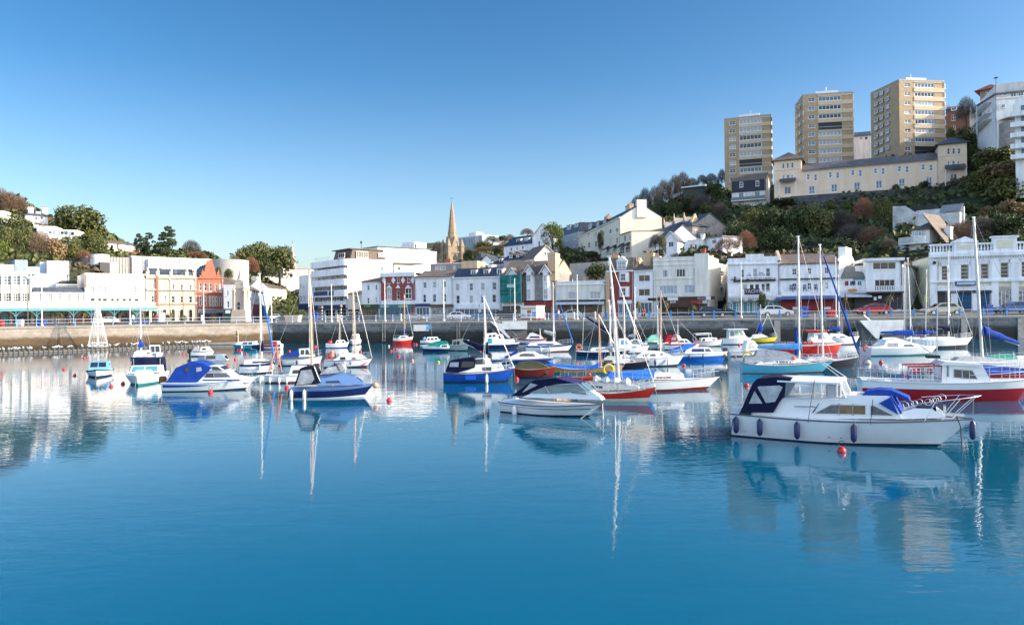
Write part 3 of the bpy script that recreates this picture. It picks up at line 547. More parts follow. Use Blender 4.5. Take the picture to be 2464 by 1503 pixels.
# victorian bank and red brick building
b = Bd('victorian_bank', 'cream limestone victorian building with pinnacles arches and three storeys left of the red brick one', (353.5, Yl(354)), (473.5, Yl(473)), 3.1)
b.win('L2', rw([(470, 517), (708, 766), (888, 940), (1052, 1110), (1233, 1282)], 552, 582, 96), 1, 2); b.win('L2', rw([(463, 526), (700, 766), (873, 940), (1046, 1106), (1225, 1290)], 798, 805, 134), 1, 2)
b.win('L2', [(680, 1058, 790, 1325), (860, 1058, 962, 1325), (1028, 1058, 1132, 1325), (1212, 1058, 1312, 1325)], 1, 1, fr=STONEC, pane=G_DK, arch=True, f=.18, name='arched_opening')
zt = b.uv('L2', 900, 450)[1]; b.body(13, zt, STONEC)
for y, h in ((965, .4), (690, .3), (450, .35)): b.cornice(b.uv('L2', 900, y)[1], h, .3, STONEC)
b.part('parapet', MB().box(0, b.w, 0, .3, zt+.3, zt+.8), STONEC)
b.mansard(13, zt+.3, b.uv('L2', 1100, 250)[1], 2.2, SLATE, y0=1)
for x in (395, 600, 870, 1185, 1340):
    l, z = b.uv('L2', x, 430); b.part('pinnacle', MB().box(l-.35, l+.35, -.15, .55, zt+.3, zt+1.5).lathe([(.4, zt+1.5), (.05, zt+2.5)], 4, (l, .2, 0)), STONEC)
b.pbox('red_pier', REDB, 'L2', (568, 400, 608, 1010), -.35, .05); b.pbox('entrance_sign', TRIM, 'L2', (620, 1140, 735, 1325), -1.2, -.9)
for x in ([(945, 350, 1005, 260), (1060, 330, 1130, 400), (1225, 320, 1300, 400)]): b.pbox('skylight', G_BL, 'L2', (x[0], min(x[1], x[3]), x[2], max(x[1], x[3])), 1.2, 1.6)
b = Bd('red_brick_building', 'tall orange red brick building with a steep dutch gable and dark slate roof', (474, Yl(474)), (538.3, Yl(540)), 3.1)
W1 = [(1430, 1477), (1530, 1586), (1632, 1690), (1748, 1790), (1835, 1886)]; W2 = [(1430, 1477), (1530, 1580), (1632, 1672), (1690, 1735), (1752, 1795), (1835, 1880)]
b.win('L2', rw(W1, 530, 555, 165), 1, 2); b.win('L2', rw(W2, 795, 810, 200), 1, 2, arch=True); b.win('L2', [(1612, 270, 1657, 395), (1687, 272, 1727, 395)], 1, 2, arch=True)
zt = b.uv('L2', 1650, 462)[1]; b.body(14, zt, REDB)
for y in (455, 760, 1030): b.cornice(b.uv('L2', 1650, y)[1], .3, .25, REDB)
zr = b.uv('L2', 1670, 95)[1]; l = b.uv('L2', 1440, 420)[0]; r = b.uv('L2', 1850, 420)[0]; xm = (l+r)/2
b.part('front_gable', MB().prism([(l, zt), (r, zt), (r, zt+.9), (r-.8, zt+1), (xm+.7, zr-.5), (xm+.6, zr), (xm-.6, zr), (xm-.7, zr-.5), (l+.8, zt+1), (l, zt+.9)], -.15, .5), REDB)
b.fgable(14, zt, zr-.7, SLATEB, REDB, x0=.2, x1=b.w-.2, y0=.8)
for x in (1500, 1815): lx = b.uv('L2', x, 400)[0]; b.part('pinnacle', MB().box(lx-.25, lx+.25, -.2, .3, zt, zt+1.6).lathe([(.3, zt+1.6), (.03, zt+2.3)], 4, (lx, .05, 0)), REDB)
b.pbox('fascia', mat('grey_fascia', (.26,.27,.31), .6), 'L2', (1400, 1062, 1925, 1140), -.3, .02); b.text('L2', 1672, 1118, 'THE PAVILION BAR'[4:12], .55, DARKT, off=-.34)
b.pbox('shop_opening', G_DK, 'L2', (1420, 1142, 1905, 1330), -.12, .02); b.pbox('poster_stand', TRIM, 'L2', (1452, 1185, 1515, 1320), -1.2, -1.1)
b = Bd('white_house', 'small plain white house tucked between the red brick building and the clock tower', (538.5, 166), (566.5, 166), 3.1)
b.win('L2', [(1990, 905, 2032, 1040), (1988, 690, 2025, 800)], 1, 2); zt = b.uv('L2', 2040, 600)[1]; b.body(9, zt, WHITE); b.flatroof(9, zt, .3)
b.pbox('shop_front', GREENT, 'L2', (1935, 1060, 2140, 1320), -.1, .02); b.pbox('sign', TRIM, 'L2', (1965, 1085, 2060, 1150), -.2, -.08)
# clock tower
def clock_tower():
    p = at(580, 760, 142); r = empty('clock_tower', Vector((p.x, p.y, 3.3)), 'pale stone tapering clock tower standing on the quay corner', 'clock tower')
    px = lambda y: (at(580, y, 142).z-3.3); st = mat('pale_tower_stone', (.52, .42, .34), .85, var=.15, scale=1)
    def fr(n, wd, z0, z1, w2=None):
        w2 = w2 or wd; return MB().loft([[(s*wd/2, t*wd/2, z0) for s, t in ((-1,-1),(1,-1),(1,1),(-1,1))], [(s*w2/2, t*w2/2, z1) for s, t in ((-1,-1),(1,-1),(1,1),(-1,1))]]).build(n, st, r, None, False)
    k = 142/1760/3.66; z = lambda cy: at(580, 539+cy/3.66, 142).z-3.3
    fr('plinth', 142*k, -1, z(755), 118*k); fr('shaft', 104*k, z(755), z(570), 78*k)
    for s, t in ((-1,-1),(1,-1),(1,1),(-1,1)):
        MB().lathe([(.35, z(756)), (.3, z(600)), (.42, z(590)), (.05, z(545))], 6, (s*44*k, t*44*k, 0)).build('corner_shaft', st, r)
    fr('cornice', 92*k, z(572), z(556), 94*k); fr('clock_stage', 66*k, z(556), z(500), 60*k)
    for s, t, a in ((0,-1,0),(1,0,pi/2)):
        f = MB().lathe([(.02, 0), (.9, 0), (.9, .06), (.02, .06)], 20).build('clock_face', mat('clock_face', (.55,.5,.42), .6), r, Tm(s*32.5*k, t*32.5*k, z(528), a) @ Matrix.Rotation(pi/2, 4, 'X'))
    MB().lathe([(42*k, z(500)), (28*k, z(480)), (15*k, z(440)), (3*k, z(380)), (.02, z(372))], 8).build('spire', st, r)
    for yy in (690, 725): MB().box(-.2, .2, -55*k, -45*k, z(yy+26), z(yy)).build('slit_window', DARKT, r)
clock_tower()
# long white car park deck and drums behind
b = Bd('car_park_building', 'long flat building clad in white vertical stripes below the cedars', (318, 205), (528, 222), 8)
zt = b.uv('L2', 1000, 50)[1]; b.body(14, zt, mat('striped_grey', (.50, .48, .46), .8)); m = MB(); n = 34
for i in range(n): m.box(b.w*(i+.1)/n, b.w*(i+.62)/n, -.25, .02, -4, zt)
b.part('cladding_strips', m, TRIM); b.pbox('grey_panel', mat('panel_grey', (.45,.5,.55), .6), 'L2', (375, 60, 660, 250), -1.5, -.2); b.flatroof(14, zt, .2, TRIM)
b = Bd('car_park_building', 'grey concrete multi storey with vertical ribs behind the white deco building', (205, 196), (322, 206), 8)
zt = b.uv('L1', 2150, 118)[1]; b.body(14, zt, CONC); m = MB()
for i in range(16): m.box(b.w*(i+.2)/16, b.w*(i+.5)/16, -.2, .02, -4, zt)
b.part('rib', m, mat('rib_concrete', (.33,.30,.27), .9)); b.pbox('stair_box', DARKT, 'L1', (1695, 235, 1882, 450), -6, -3); b.pbox('lift_box', PINKISH, 'L1', (1886, 235, 2030, 450), -5.6, -3)
l = b.uv('L1', 1775, 170); b.part('drum', MB().lathe([(2.3, l[1]-1.6), (2.3, l[1]+1.2), (.1, l[1]+1.25)], 20, (l[0], -3.2, 0)), WHITE, None, True)
def drum(px, py0, py1, Y, r_, label, mt):
    p = at(px, py1, Y); z = at(px, py0, Y).z-p.z; r = empty('round_building', p, label, 'building')
    MB().lathe([(r_, -6), (r_, z), (r_-.3, z+.1)], 28).build('wall', mt, r); MB().lathe([(r_-.3, z+.08), (.05, z+.1)], 28).build('roof', LEAD, r)
drum(551, 627, 662, 200, 5.2, 'round grey concrete drum at the right end of the striped car park', CONC)
# houses on the left hill
b = Bd('hill_house', 'white hillside house with grey hipped roof dormers and tall chimney on the left hill', (64, 236), (118, 240), at(90, 532, 238).z)
b.win('1', [(285, 292, 310, 318), (335, 292, 362, 318)], 2, 1); zt = b.uv('1', 300, 285)[1]; b.body(9, zt, WHITE); b.hip(9, zt, b.uv('1', 280, 218)[1], SLATE, run=3.5)
b.dormer('1', [(245, 240, 280, 266), (305, 248, 340, 274)], rm=SLATE, y=1.2); b.chimney(b.uv('1', 383, 250)[0], 3, zt-2, b.uv('1', 383, 212)[1], 1.6, 1.2, WHITE); b.chimney(b.uv('1', 270, 210)[0], 4.5, zt, b.uv('1', 270, 204)[1], 1.6, 1.2, WHITE)
b = Bd('hill_house', 'long stepped flat roofed white villa halfway down the left hill', (76, 222), (201, 226), at(150, 585, 224).z)
b.win('1', [(500, 452, 520, 478), (548, 458, 572, 482), (585, 415, 615, 450), (500, 412, 530, 440), (400, 412, 430, 432)], 1, 1, pane=G_DK)
zt = b.uv('1', 500, 400)[1]; zl = b.uv('1', 640, 455)[1]
b.body(9, zl, WHITE); b.pbox('upper_storey', WHITE, '1', (300, 368, 452, 470), .6, 8); b.pbox('upper_storey', WHITE, '1', (452, 400, 640, 470), .3, 8); b.pbox('chimney', WHITE, '1', (262, 350, 290, 380), 2, 3.5)
b.pbox('window', G_DK, '1', (585, 416, 615, 448), .2, .32); b.pbox('window', G_BL, '1', (500, 412, 560, 440), .2, .32)
b.flatroof(9, zl, .15, x0=b.uv('1', 640, 455)[0])
b = Bd('hill_house', 'white block cut by the left picture edge high on the left hill', (-60, 218), (20, 220), at(0, 560, 218).z)
zt = b.uv('1', 40, 298)[1]; b.win('1', [(10, 320, 30, 345)], 1, 1, pane=G_DK); b.body(8, zt, WHITE); b.flatroof(8, zt, .3); b.pbox('tower', WHITE, '1', (-60, 238, 18, 310), 1, 6)
b = Bd('hill_house', 'cream gabled house with a long roof above the ribbed car park', (252, 226), (338, 240), at(280, 615, 230).z)
b.win('1', [(970, 518, 985, 552), (1060, 525, 1075, 545)], 1, 1); zt = b.uv('1', 1000, 520)[1]; b.body(11, zt, CREAM); b.gable(11, zt, b.uv('1', 930, 480)[1], SLATEN, CREAM)
b.pbox('lower_roof', TILER, '1', (1010, 585, 1130, 600), -2, 2)
# ------------------------------------------------ street running inland beside the clock tower
b = Bd('shop_building', 'dark fronted narrow shops in shade right of the clock tower', (588, 172), (634, 215), 3.2)
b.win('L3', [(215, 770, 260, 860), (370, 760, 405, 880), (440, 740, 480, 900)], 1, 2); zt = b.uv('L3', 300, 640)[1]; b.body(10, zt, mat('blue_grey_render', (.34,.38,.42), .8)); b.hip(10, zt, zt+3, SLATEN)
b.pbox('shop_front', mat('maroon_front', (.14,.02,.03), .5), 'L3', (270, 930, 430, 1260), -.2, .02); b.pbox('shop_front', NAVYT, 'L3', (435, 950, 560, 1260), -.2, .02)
b = Bd('corner_building', 'white bow fronted corner building with brown conical roof up the sunny street', (634, 240), (690, 262), 4.5)
b.win('L3', rw([(640, 668), (700, 728), (760, 790), (830, 860), (890, 920)], 600, 600, 85), 1, 2); b.win('L3', rw([(640, 668), (740, 768), (820, 848), (890, 918)], 745, 745, 80), 1, 2)
zt = b.uv('L3', 760, 580)[1]; b.body(10, zt, WHITE); b.hip(10, zt, b.uv('L3', 650, 440)[1], SLATEN); l = b.uv('L3', 570, 640)
b.part('bow_front', MB().lathe([(3.2, -3), (3.2, zt), (.1, zt+2.4)], 16, (1.5, 2.5, 0)), WHITE, None, True)
b.shop('L3', 870, 920, 1060, [(700, 850)], mat('orange_awning', (.60,.10,.04), .7), TRIM); b.shop('L3', 865, 905, 1050, [(850, 945)], mat('coral_awning', (.58,.16,.08), .7), mat('yellow_front', (.62,.42,.05), .6))
b.pbox('chimney', CREAM, 'L3', (745, 320, 810, 470), 6, 8)
b = Bd('terraced_building', 'pale cream terrace with chimneys behind the bow fronted corner', (650, 300), (702, 320), 6)
b.win('L3', rw([(870, 900), (920, 950), (1005, 1035)], 480, 480, 70), 1, 2); zt = b.uv('L3', 850, 390)[1]; b.body(10, zt, CREAM); b.flatroof(10, zt, .6, CREAM); b.pbox('side_wing', WHITE, 'L3', (960, 395, 1115, 720), -1, 6)
b.chimney(b.uv('L3', 780, 360)[0], 4, zt, b.uv('L3', 780, 330)[1], 5, 1, CREAM, 6); b.chimney(b.uv('L3', 890, 360)[0], 4, zt, b.uv('L3', 890, 318)[1], 3, 1, CREAM, 4)
b = Bd('stone_building', 'pinkish stone block with flat roof at the head of the street', (683, 350), (756, 365), 8)
b.win('L3', rw([(1235, 1262), (1380, 1400), (1432, 1450)], 240, 200, 75), 1, 2, pane=G_DK); b.win('L3', [(1070, 260, 1150, 350)], 1, 1, pane=G_DK); zt = b.uv('L3', 1250, 200)[1]; b.body(14, zt, PINKISH); b.flatroof(14, zt, .6, PINKISH)
b.cornice(b.uv('L3', 1250, 370)[1], .5, .4, PINKISH); b.pbox('roof_shelter', TILER, 'L3', (1290, 150, 1600, 185), 4, 10)
b = Bd('shop_building', 'low brown roofed house with green and blue awnings at the street bend', (690, 290), (722, 275), 5)
b.win('L3', [(1065, 735, 1095, 790)], 1, 2); zt = b.uv('L3', 1100, 690)[1]; b.body(8, zt, PALECREAM); b.gable(8, zt, b.uv('L3', 1180, 590)[1], SLATEN, PALECREAM)
b.pbox('awning', mat('green_awning', (.08,.28,.16), .7), 'L3', (970, 870, 1050, 930), -1.5, .02); b.pbox('awning', NAVYT, 'L3', (1050, 870, 1190, 925), -1.5, .02)
b = Bd('white_house', 'narrow white house with stacked windows attached left of the large deco hotel', (720.5, 205), (755.5, 198), 3.2)
b.win('L3', [(1300, 495, 1332, 605), (1300, 740, 1332, 870), (1370, 520, 1392, 600), (1370, 735, 1392, 830)], 1, 2); zt = b.uv('L3', 1400, 320)[1]; b.body(10, zt, WHITE2); b.flatroof(10, zt, .3); b.cornice(b.uv('L3', 1450, 960)[1], .6, .4, NAVYT)
# art deco hotel
b = Bd('deco_hotel', 'large white art deco hotel with blue shaded balconies and sunlit blank side wall', (755.5, 197), (836.5, 182), 3.2)
for yl, yr, in ((790, 752), (885, 855), (985, 955), (1070, 1050)):
    l_, zb_ = b.uv('3', 640, (yl+yr)/2+50); b.box('glazed_band', G_BL, .8, b.w-1.1, -.04, .02, zb_, b.uv('3', 640, (yl+yr)/2)[1]); b.win('3', rw([(500, 522), (545, 572), (585, 612), (628, 662), (680, 712), (752, 786)], yl, yr, 48), 2, 2, pane=R.choice([G_DK, G_BL]), hole=False)
zt = b.uv('3', 640, 725)[1]; b.body(13, zt, WHITE2)
for yl, yr in ((770, 702), (838, 806), (935, 906), (1036, 1012), (1142, 1126)):
    z = b.uv('3', 620, (yl+yr)/2+40)[1]; h = 1.5 if yl < 1100 else .9
    b.part('balcony', MB().box(.6, b.w-.9, -1.1, 0, z-.2, z).box(.6, b.w-.9, -1.1, -.95, z, z+h).lathe([(1.1, z-.2), (1.1, z+h)], 16, (b.w-1.0, .02, 0)), WHITE2)
b.pbox('fascia', NAVYT, '3', (350, 1150, 785, 1190), -1.3, .02); b.text('3', 560, 1180, 'BAR', .9, mat('pale_lettering', (.6,.62,.66), .6), off=-1.34)
b.win('3', [(470, 1195, 560, 1260), (575, 1195, 670, 1260), (690, 1195, 775, 1260)], 3, 2, hole=False)
b.part('banner', MB().prism([(b.uv('3', 497, 1030)[0], b.uv('3', 497, 1020)[1]), (b.uv('3', 630, 1015)[0], b.uv('3', 630, 1012)[1]), (b.uv('3', 630, 1050)[0], b.uv('3', 630, 1055)[1]), (b.uv('3', 497, 1060)[0], b.uv('3', 497, 1060)[1])], -1.2, -1.14), NAVYT)
b.pbox('banner', NAVYT, '3', (645, 1010, 690, 1058), -1.2, -1.14)
f = b.face((836.7, 181.95), (946, 190.3)); f.win('3', [(1100, 778, 1138, 818), (1085, 645, 1130, 678)], 2, 1, hole=False, pane=G_BL)
ztf = zt; b.flatroof(13, zt, .25, WHITE)
f.box('pent_storey', WHITE, f.w*.75, f.w*2.0, 2, 12, ztf-.1, f.uv('3', 1110, 576)[1]); f.box('pent_roof', LEAD, f.w*.73, f.w*2.02, 1.6, 12.2, f.uv('3', 1110, 576)[1], f.uv('3', 1110, 570)[1])
z0 = b.uv('3', 700, 700)[1]; z1 = b.uv('3', 750, 605)[1]
b.mansard(11, zt+.3, z1, .7, mat('brown_mansard', (.16,.115,.09), .8), x0=b.w*.5, x1=b.w-.1, y0=1.0); b.win('3', [(700, 645, 760, 690)], 3, 1, hole=False)
b.part('roof_edge', MB().box(b.w*.48, b.w+.1, .8, 11.2, z1, z1+.2), LEAD); f.win('3', [(870, 628, 985, 692)], 5, 1, hole=False)
l = f.uv('3', 993, 540)
f.part('weather_vane', MB().tube([(l[0], 4, l[1]-4), (l[0], 4, l[1]+.8)], .06).sphere((l[0], 4, l[1]+.3), .3, 8, 5), DARKT)
b.part('roof_rail', MB().box(.2, b.w*.48, .3, .36, zt+1.3, zt+1.36).box(.2, b.w*.48, .3, .36, zt+.8, zt+.85), mat('blue_metal', (.1,.25,.4), .5))
b = Bd('white_flats', 'plain white flats with stepped roof boxes behind the deco hotel', (950, 212), (1052, 228), 8)
b.win('3', [(1295, 650, 1345, 688), (1385, 645, 1420, 682), (1465, 648, 1505, 712), (1555, 648, 1590, 685), (1270, 778, 1300, 812)], 2, 1, pane=G_DK); zt = b.uv('3', 1400, 618)[1]; b.body(13, zt, WHITE); b.flatroof(13, zt, .3)
b.pbox('roof_tower', WHITE, '3', (1482, 537, 1600, 620), 2, 7); b.pbox('roof_door', DARKT, '3', (1488, 555, 1505, 605), 1.95, 2.05); b.pbox('balcony', CREAM, '3', (1455, 712, 1535, 735), -1.2, .05)
b = Bd('link_building', 'small cream infill house under a brown roof between the deco hotel and the green shop', (838, 178), (873, 176), 3.2)
b.win('4' if 0 else '3', [(855, 1060, 880, 1130)], 1, 2); zt = b.uv('3', 850, 1040)[1]; b.body(8, zt, CREAM); b.hip(8, zt, zt+1.3, SLATEN); b.shop('3', 1190, 1210, 1270, [(795, 900)], PURPT, TRIM)
# ------------------------------------------------ shop row along the centre and right of the quay
def Yc(px):
    k = [(800, 173), (1000, 165), (1400, 150), (1700, 140), (2600, 123)]
    for (a, b), (c, d) in zip(k, k[1:]):
        if px <= c: return b+(d-b)*(px-a)/(c-a)
def CB(name, label, p0, p1, dY=0, zb=None, **k):
    if zb is None: zb = 3.3+.7*sm(1450, 1750, p0)
    return Bd(name, label, (p0, Yc(p0)+dY), (p1, Yc(p1)+dY), zb, **k)
LET = mat('pale_lettering', (.6, .62, .66), .6); GOODS = mat('shop_goods', (.16, .11, .07), .5, var=.9, scale=2.2); GOODS2 = mat('pale_shop_goods', (.36, .34, .32), .4, var=.8, scale=2)
b = CB('terraced_house', 'narrow cream house with hipped brown roof above a dark green ivy clad shop', 871, 917)
b.win('3', [(975, 955, 999, 1006), (1053, 950, 1076, 1002), (976, 1078, 997, 1135), (1054, 1072, 1074, 1132)], 1, 2); zt = b.uv('3', 1015, 922)[1]; b.body(9, zt, WHITE2); b.hip(9, zt, b.uv('3', 1060, 866)[1], SLATEN)
b.shop('3', 1142, 1180, 1275, [(915, 1095)], GREENT, GREENT, GOODS); b.text('3', 985, 1168, 'CAFE', .7, mat('yellow_lettering', (.5,.5,.08), .6), off=-.26)
b = CB('brick_house', 'dark red brick house with white diamond patterns and teal shop front', 917.5, 999.5)
b.win('3', [(1172, 872, 1196, 938), (1265, 870, 1292, 935), (1366, 866, 1394, 930)], 1, 2, pane=G_DK); b.win('3', [(1165, 988, 1218, 1098), (1343, 982, 1412, 1090)], 2, 2, f=.18); b.win('3', [(1264, 1004, 1292, 1094)], 1, 2, pane=G_DK)
zt = b.uv('3', 1270, 868)[1]; b.body(10, zt, REDB2); b.cornice(zt-.1, .9, .3, WHITE2); b.pbox('stone_band', WHITE2, '3', (1113, 1104, 1445, 1142), -.12, .02); b.flatroof(10, zt+.7, .2, WHITE2)
for x in (1140, 1230, 1325, 1418):
    l, z = b.uv('3', x, 908); b.part('diamond', MB().prism([(l-.55, z), (l, z-.8), (l+.55, z), (l, z+.8)], -.05, .02).prism([(l-.25, z), (l, z-.4), (l+.25, z), (l, z+.4)], -.07, -.04), WHITE2)
for x, w_ in ((1192, 40), (1278, 30), (1377, 45)): l, z = b.uv('3', x, 985); k = w_/4.037*Yc(950)/1760; b.part('window_hood', MB().prism([(l-k*.8, z), (l+k*.8, z), (l, z+.75)], -.25, .02), WHITE2)
b.shop('3', 1145, 1178, 1275, [(1092, 1190), (1190, 1410)], TEALT, TEALL, G_BL, nx=4); b.pbox('sign', mat('sage_sign', (.4,.45,.4), .6), '3', (1110, 1152, 1190, 1172), -.28, -.2); b.pbox('sign', mat('yellow_sign', (.5,.48,.2), .6), '3', (1285, 1150, 1375, 1170), -.28, -.2)
b = CB('terraced_house', 'white three storey house with brown roof over a navy and a brown shop sign', 1000, 1091)
b.win('4', rw([(70, 104), (167, 203), (265, 301)], 905, 898, 60), 1, 2); b.win('4', rw([(70, 103), (167, 203), (267, 302)], 1030, 1025, 80), 1, 2)
zt = b.uv('4', 180, 856)[1]; b.body(10, zt, WHITE2); b.gable(10, zt, b.uv('4', 200, 785)[1], SLATEN, WHITE2); b.cornice(zt-.3, .3, .25, WHITE2); b.shop('4', 1122, 1152, 1270, [(-5, 145)], NAVYT, TRIM, G_BL, nx=4); b.shop('4', 1128, 1160, 1268, [(147, 378)], mat('brown_fascia', (.12,.09,.07), .7), mat('cream_frame', (.5,.46,.38), .6), GOODS2, nx=4)
b = CB('terraced_house', 'wide white house with dark blue slate mansard and three white dormers', 1091.5, 1209)
b.win('4', rw([(396, 436), (536, 574), (649, 690), (767, 810)], 920, 908, 75), 1, 2); b.win('4', rw([(403, 439), (536, 574), (652, 682), (767, 806)], 1042, 1030, 80), 1, 2)
zt = b.uv('4', 630, 855)[1]; b.body(10, zt, WHITE2); b.mansard(10, zt, b.uv('4', 680, 757)[1], 1.6, SLATEB); b.dormer('4', [(545, 786, 595, 834), (674, 780, 722, 830), (808, 772, 858, 824)], wall=TRIM, y=.6); b.cornice(zt-.2, .25, .3, TRIM)
b.shop('4', 1128, 1172, 1262, [(388, 640), (645, 850)], WHITE2, TRIM, G_BL, nx=5)
b = CB('scaffolded_house', 'house wrapped in teal scaffold netting under a brown slate roof', 1209.5, 1262)
zt = b.uv('4', 975, 838)[1]; b.body(10, zt, STONEG); b.gable(10, zt, b.uv('4', 1010, 693)[1], SLATEN, BUFF); b.fgable(5, zt, b.uv('4', 970, 768)[1], SLATEN, TRIM, x0=b.w*.2, x1=b.w*.7, trim=TRIM, y0=-.1)
net = mat('teal_netting', (.01, .21, .19), .85, var=.45, scale=.8); l0 = b.uv('4', 870, 900)[0]; l1 = b.uv('4', 1085, 900)[0]; zb_ = b.uv('4', 975, 1105)[1]; m = MB()
for i in range(12):
    for j in range(6):
        x0 = l0+(l1-l0)*i/12; x1 = l0+(l1-l0)*(i+1)/12; z0 = zb_+(zt-zb_)*j/6; z1 = zb_+(zt-zb_)*(j+1)/6; q = lambda x, z: (x, -1.3-.16*sin(x*3.1)-.12*sin(z*4+x), z)
        m.add([q(x0, z0), q(x1, z0), q(x1, z1), q(x0, z1)], [(0,1,2,3)])
b.part('netting', m, net, None, True); m = MB()
for j in range(4): z = zb_+(zt-zb_)*j/3; m.tube([(l0, -1.5, z), (l1, -1.5, z)], .05, 5); m.box(l0, l1, -1.25, -.1, z-.06, z)
for x in (l0, (l0+l1)/2, l1): m.tube([(x, -1.5, -.5), (x, -1.5, zt+.7)], .05, 5)
b.part('scaffold_poles', m, METAL); b.pbox('notice', mat('pale_notice', (.5,.6,.6), .7), '4', (945, 930, 1022, 962), -1.62, -1.55); b.shop('4', 1112, 1145, 1262, [(868, 1090)], WHITE2, DARKT, GOODS, nx=3)
b = CB('stone_house', 'grey stone house with two white bay windows over a red shop fascia', 1262.5, 1337)
zt = b.uv('4', 1240, 808)[1]; b.body(11, zt, STONEG); b.gable(11, zt, b.uv('4', 1250, 683)[1], SLATEN, BUFF, e=.02)
for a, c in ((1108, 1195), (1274, 1362)):
    l = b.uv('4', a, 950)[0]; r = b.uv('4', c, 950)[0]; t_ = b.uv('4', a, 812)[1]; z0 = b.uv('4', a, 1090)[1]
    bay = b.part('bay_window', MB().prism([(l, 0), (l+.5, -.9), (r-.5, -.9), (r, 0)], z0, t_, 'z'), TRIM)
    for y0, y1 in ((832, 905), (975, 1085)):
        zz, z1 = b.uv('4', a, y1)[1], b.uv('4', a, y0)[1]; me, p = window_mesh(r-l-1.2, z1-zz, 2, 2, TRIM, .1, False); o = inst('window', me, bay, Tm(l+.6, -1.08, zz)); inst('pane', pane_mesh(0, p, R.choice(GP)), o)
        me, p = window_mesh(.7, z1-zz, 1, 2, TRIM, .1, False); o = inst('window', me, bay, Tm(r-.42, -.95, zz, radians(61))); inst('pane', pane_mesh(0, p, G_DK), o)
    b.fgable(4, t_, t_+1.5, SLATEN, TRIM, x0=l-.1, x1=r+.1, y0=-.9, trim=TRIM, name='bay_roof')
b.shop('4', 1098, 1150, 1262, [(1100, 1372)], REDT, mat('dark_red_front', (.14,.015,.03), .5), GOODS, nx=4); b.pbox('gutter', DARKT, '4', (1095, 1088, 1375, 1098), -.3, .0)
f = b.face((1337.2, Yc(1337)), (1381, Yc(1337)+16)); zr = b.uv('4', 1440, 650)[1]; ze = f.uv('4', 1585, 830)[1]
f.part('gable_wall', MB().prism([(0, -3), (f.w, -3), (f.w, ze*.82), (f.w*.86, ze), (f.w*.35, zr-.3), (.1*f.w, zr+.5), (0, zr+.5)], 0, 1.0), BUFF); f.box('chimney', BUFF, -.2, f.w*.22, -.1, 1.6, zr-5, zr+.9)
b = CB('shop_building', 'low white parapet shop with dark gutter and pale awning beside the dark hedge', 1337.5, 1459, .2)
b.win('5', [(80, 1005, 185, 1078), (298, 1000, 408, 1075)], 3, 1, fr=WHITE2, pane=mat('boarded_window', (.5,.5,.48), .7)); zt = b.uv('5', 230, 905)[1]; b.body(8, zt, PALECREAM); b.flatroof(8, zt, .25, WHITE2); b.cornice(b.uv('5', 230, 935)[1], .2, .2, WHITE2)
b.pbox('gutter', DARKT, '5', (-30, 1083, 470, 1098), -.35, .0); b.part('awning', MB().prism([(-1.5, b.uv('5', 200, 1130)[1]), (0, b.uv('5', 200, 1098)[1]), (0, b.uv('5', 200, 1110)[1]-.3)], .3, b.w-.3, 'x'), mat('pale_awning', (.58,.55,.58), .8))
b.win('5', [(-25, 1135, 110, 1245), (130, 1135, 240, 1245), (255, 1135, 420, 1245)], 3, 1, pane=GOODS, hole=False, fr=DARKT); b.chimney(b.uv('5', 190, 870)[0], 4, zt, b.uv('5', 190, 845)[1], .9, .8, BUFF, 0)
b = CB('brick_house', 'narrow red brick house with white bay windows and an attic dormer', 1462, 1525.5)
zt = b.uv('5', 620, 792)[1]; b.body(11, zt, REDB2); b.mansard(11, zt, b.uv('5', 650, 655)[1], 1.3, SLATEN); b.dormer('5', [(572, 700, 662, 768)], style='gable', nx=2, ny=2, rm=TRIM)
for y0, y1 in ((808, 905), (952, 1055)):
    l = b.uv('5', 592, 850)[0]; r = b.uv('5', 697, 850)[0]; z1 = b.uv('5', 640, y0)[1]; z0 = b.uv('5', 640, y1)[1]
    bay = b.part('bay_window', MB().prism([(l, 0), (l+.4, -.7), (r-.4, -.7), (r, 0)], z0, z1, 'z'), TRIM); me, p = window_mesh(r-l-1.1, z1-zz if 0 else (z1-z0)*.8, 2, 2, TRIM, .1, False); o = inst('window', me, bay, Tm(l+.55, -.88, z0+(z1-z0)*.1)); inst('pane', pane_mesh(0, p, G_DK), o)
b.cornice(zt-.2, .3, .3, TRIM); b.shop('5', 1088, 1120, 1250, [(580, 725)], WHITE2, TRIM, G_BL, nx=3); b.box('side_pilaster', BUFF, -.3, .5, -.2, .3, -2, zt)
b.chimney(.6, 4, zt+1, b.uv('5', 540, 625)[1], 1.6, 1, BUFF, 2)
b = CB('terraced_house', 'slim white house with twin wide windows and tall sunlit buff chimneys', 1526, 1572)
b.win('5', [(790, 835, 905, 900), (790, 972, 905, 1045)], 2, 1, pane=G_TN); zt = b.uv('5', 840, 783)[1]; b.body(11, zt, WHITE2); b.gable(11, zt, b.uv('5', 850, 690)[1], SLATEN, BUFF, e=.02); b.cornice(zt-.25, .3, .3, TRIM)
for x, y, wd in ((862, 590, 2.0), (930, 622, 1.8)): b.chimney(b.uv('5', x, 600)[0], 3, zt, b.uv('5', x, y+15)[1], wd, 1.6, BUFF, 2)
b.part('party_wall', MB().prism([(-.1, zt-.2), (5, b.uv('5', 800, 640)[1]), (10, zt)], -.2, .3, 'x'), BUFF); b.pbox('sign', TRIM, '5', (765, 1062, 885, 1090), -.2, .02); b.pbox('sign', BROWNT, '5', (888, 1065, 965, 1095), -.2, .02); b.shop('5', 1095, 1110, 1240, [(765, 935)], WHITE2, TRIM, G_BL, nx=4)
b = CB('deco_building', 'cream flat topped deco building with wide windows over a brown shop awning', 1573, 1706)
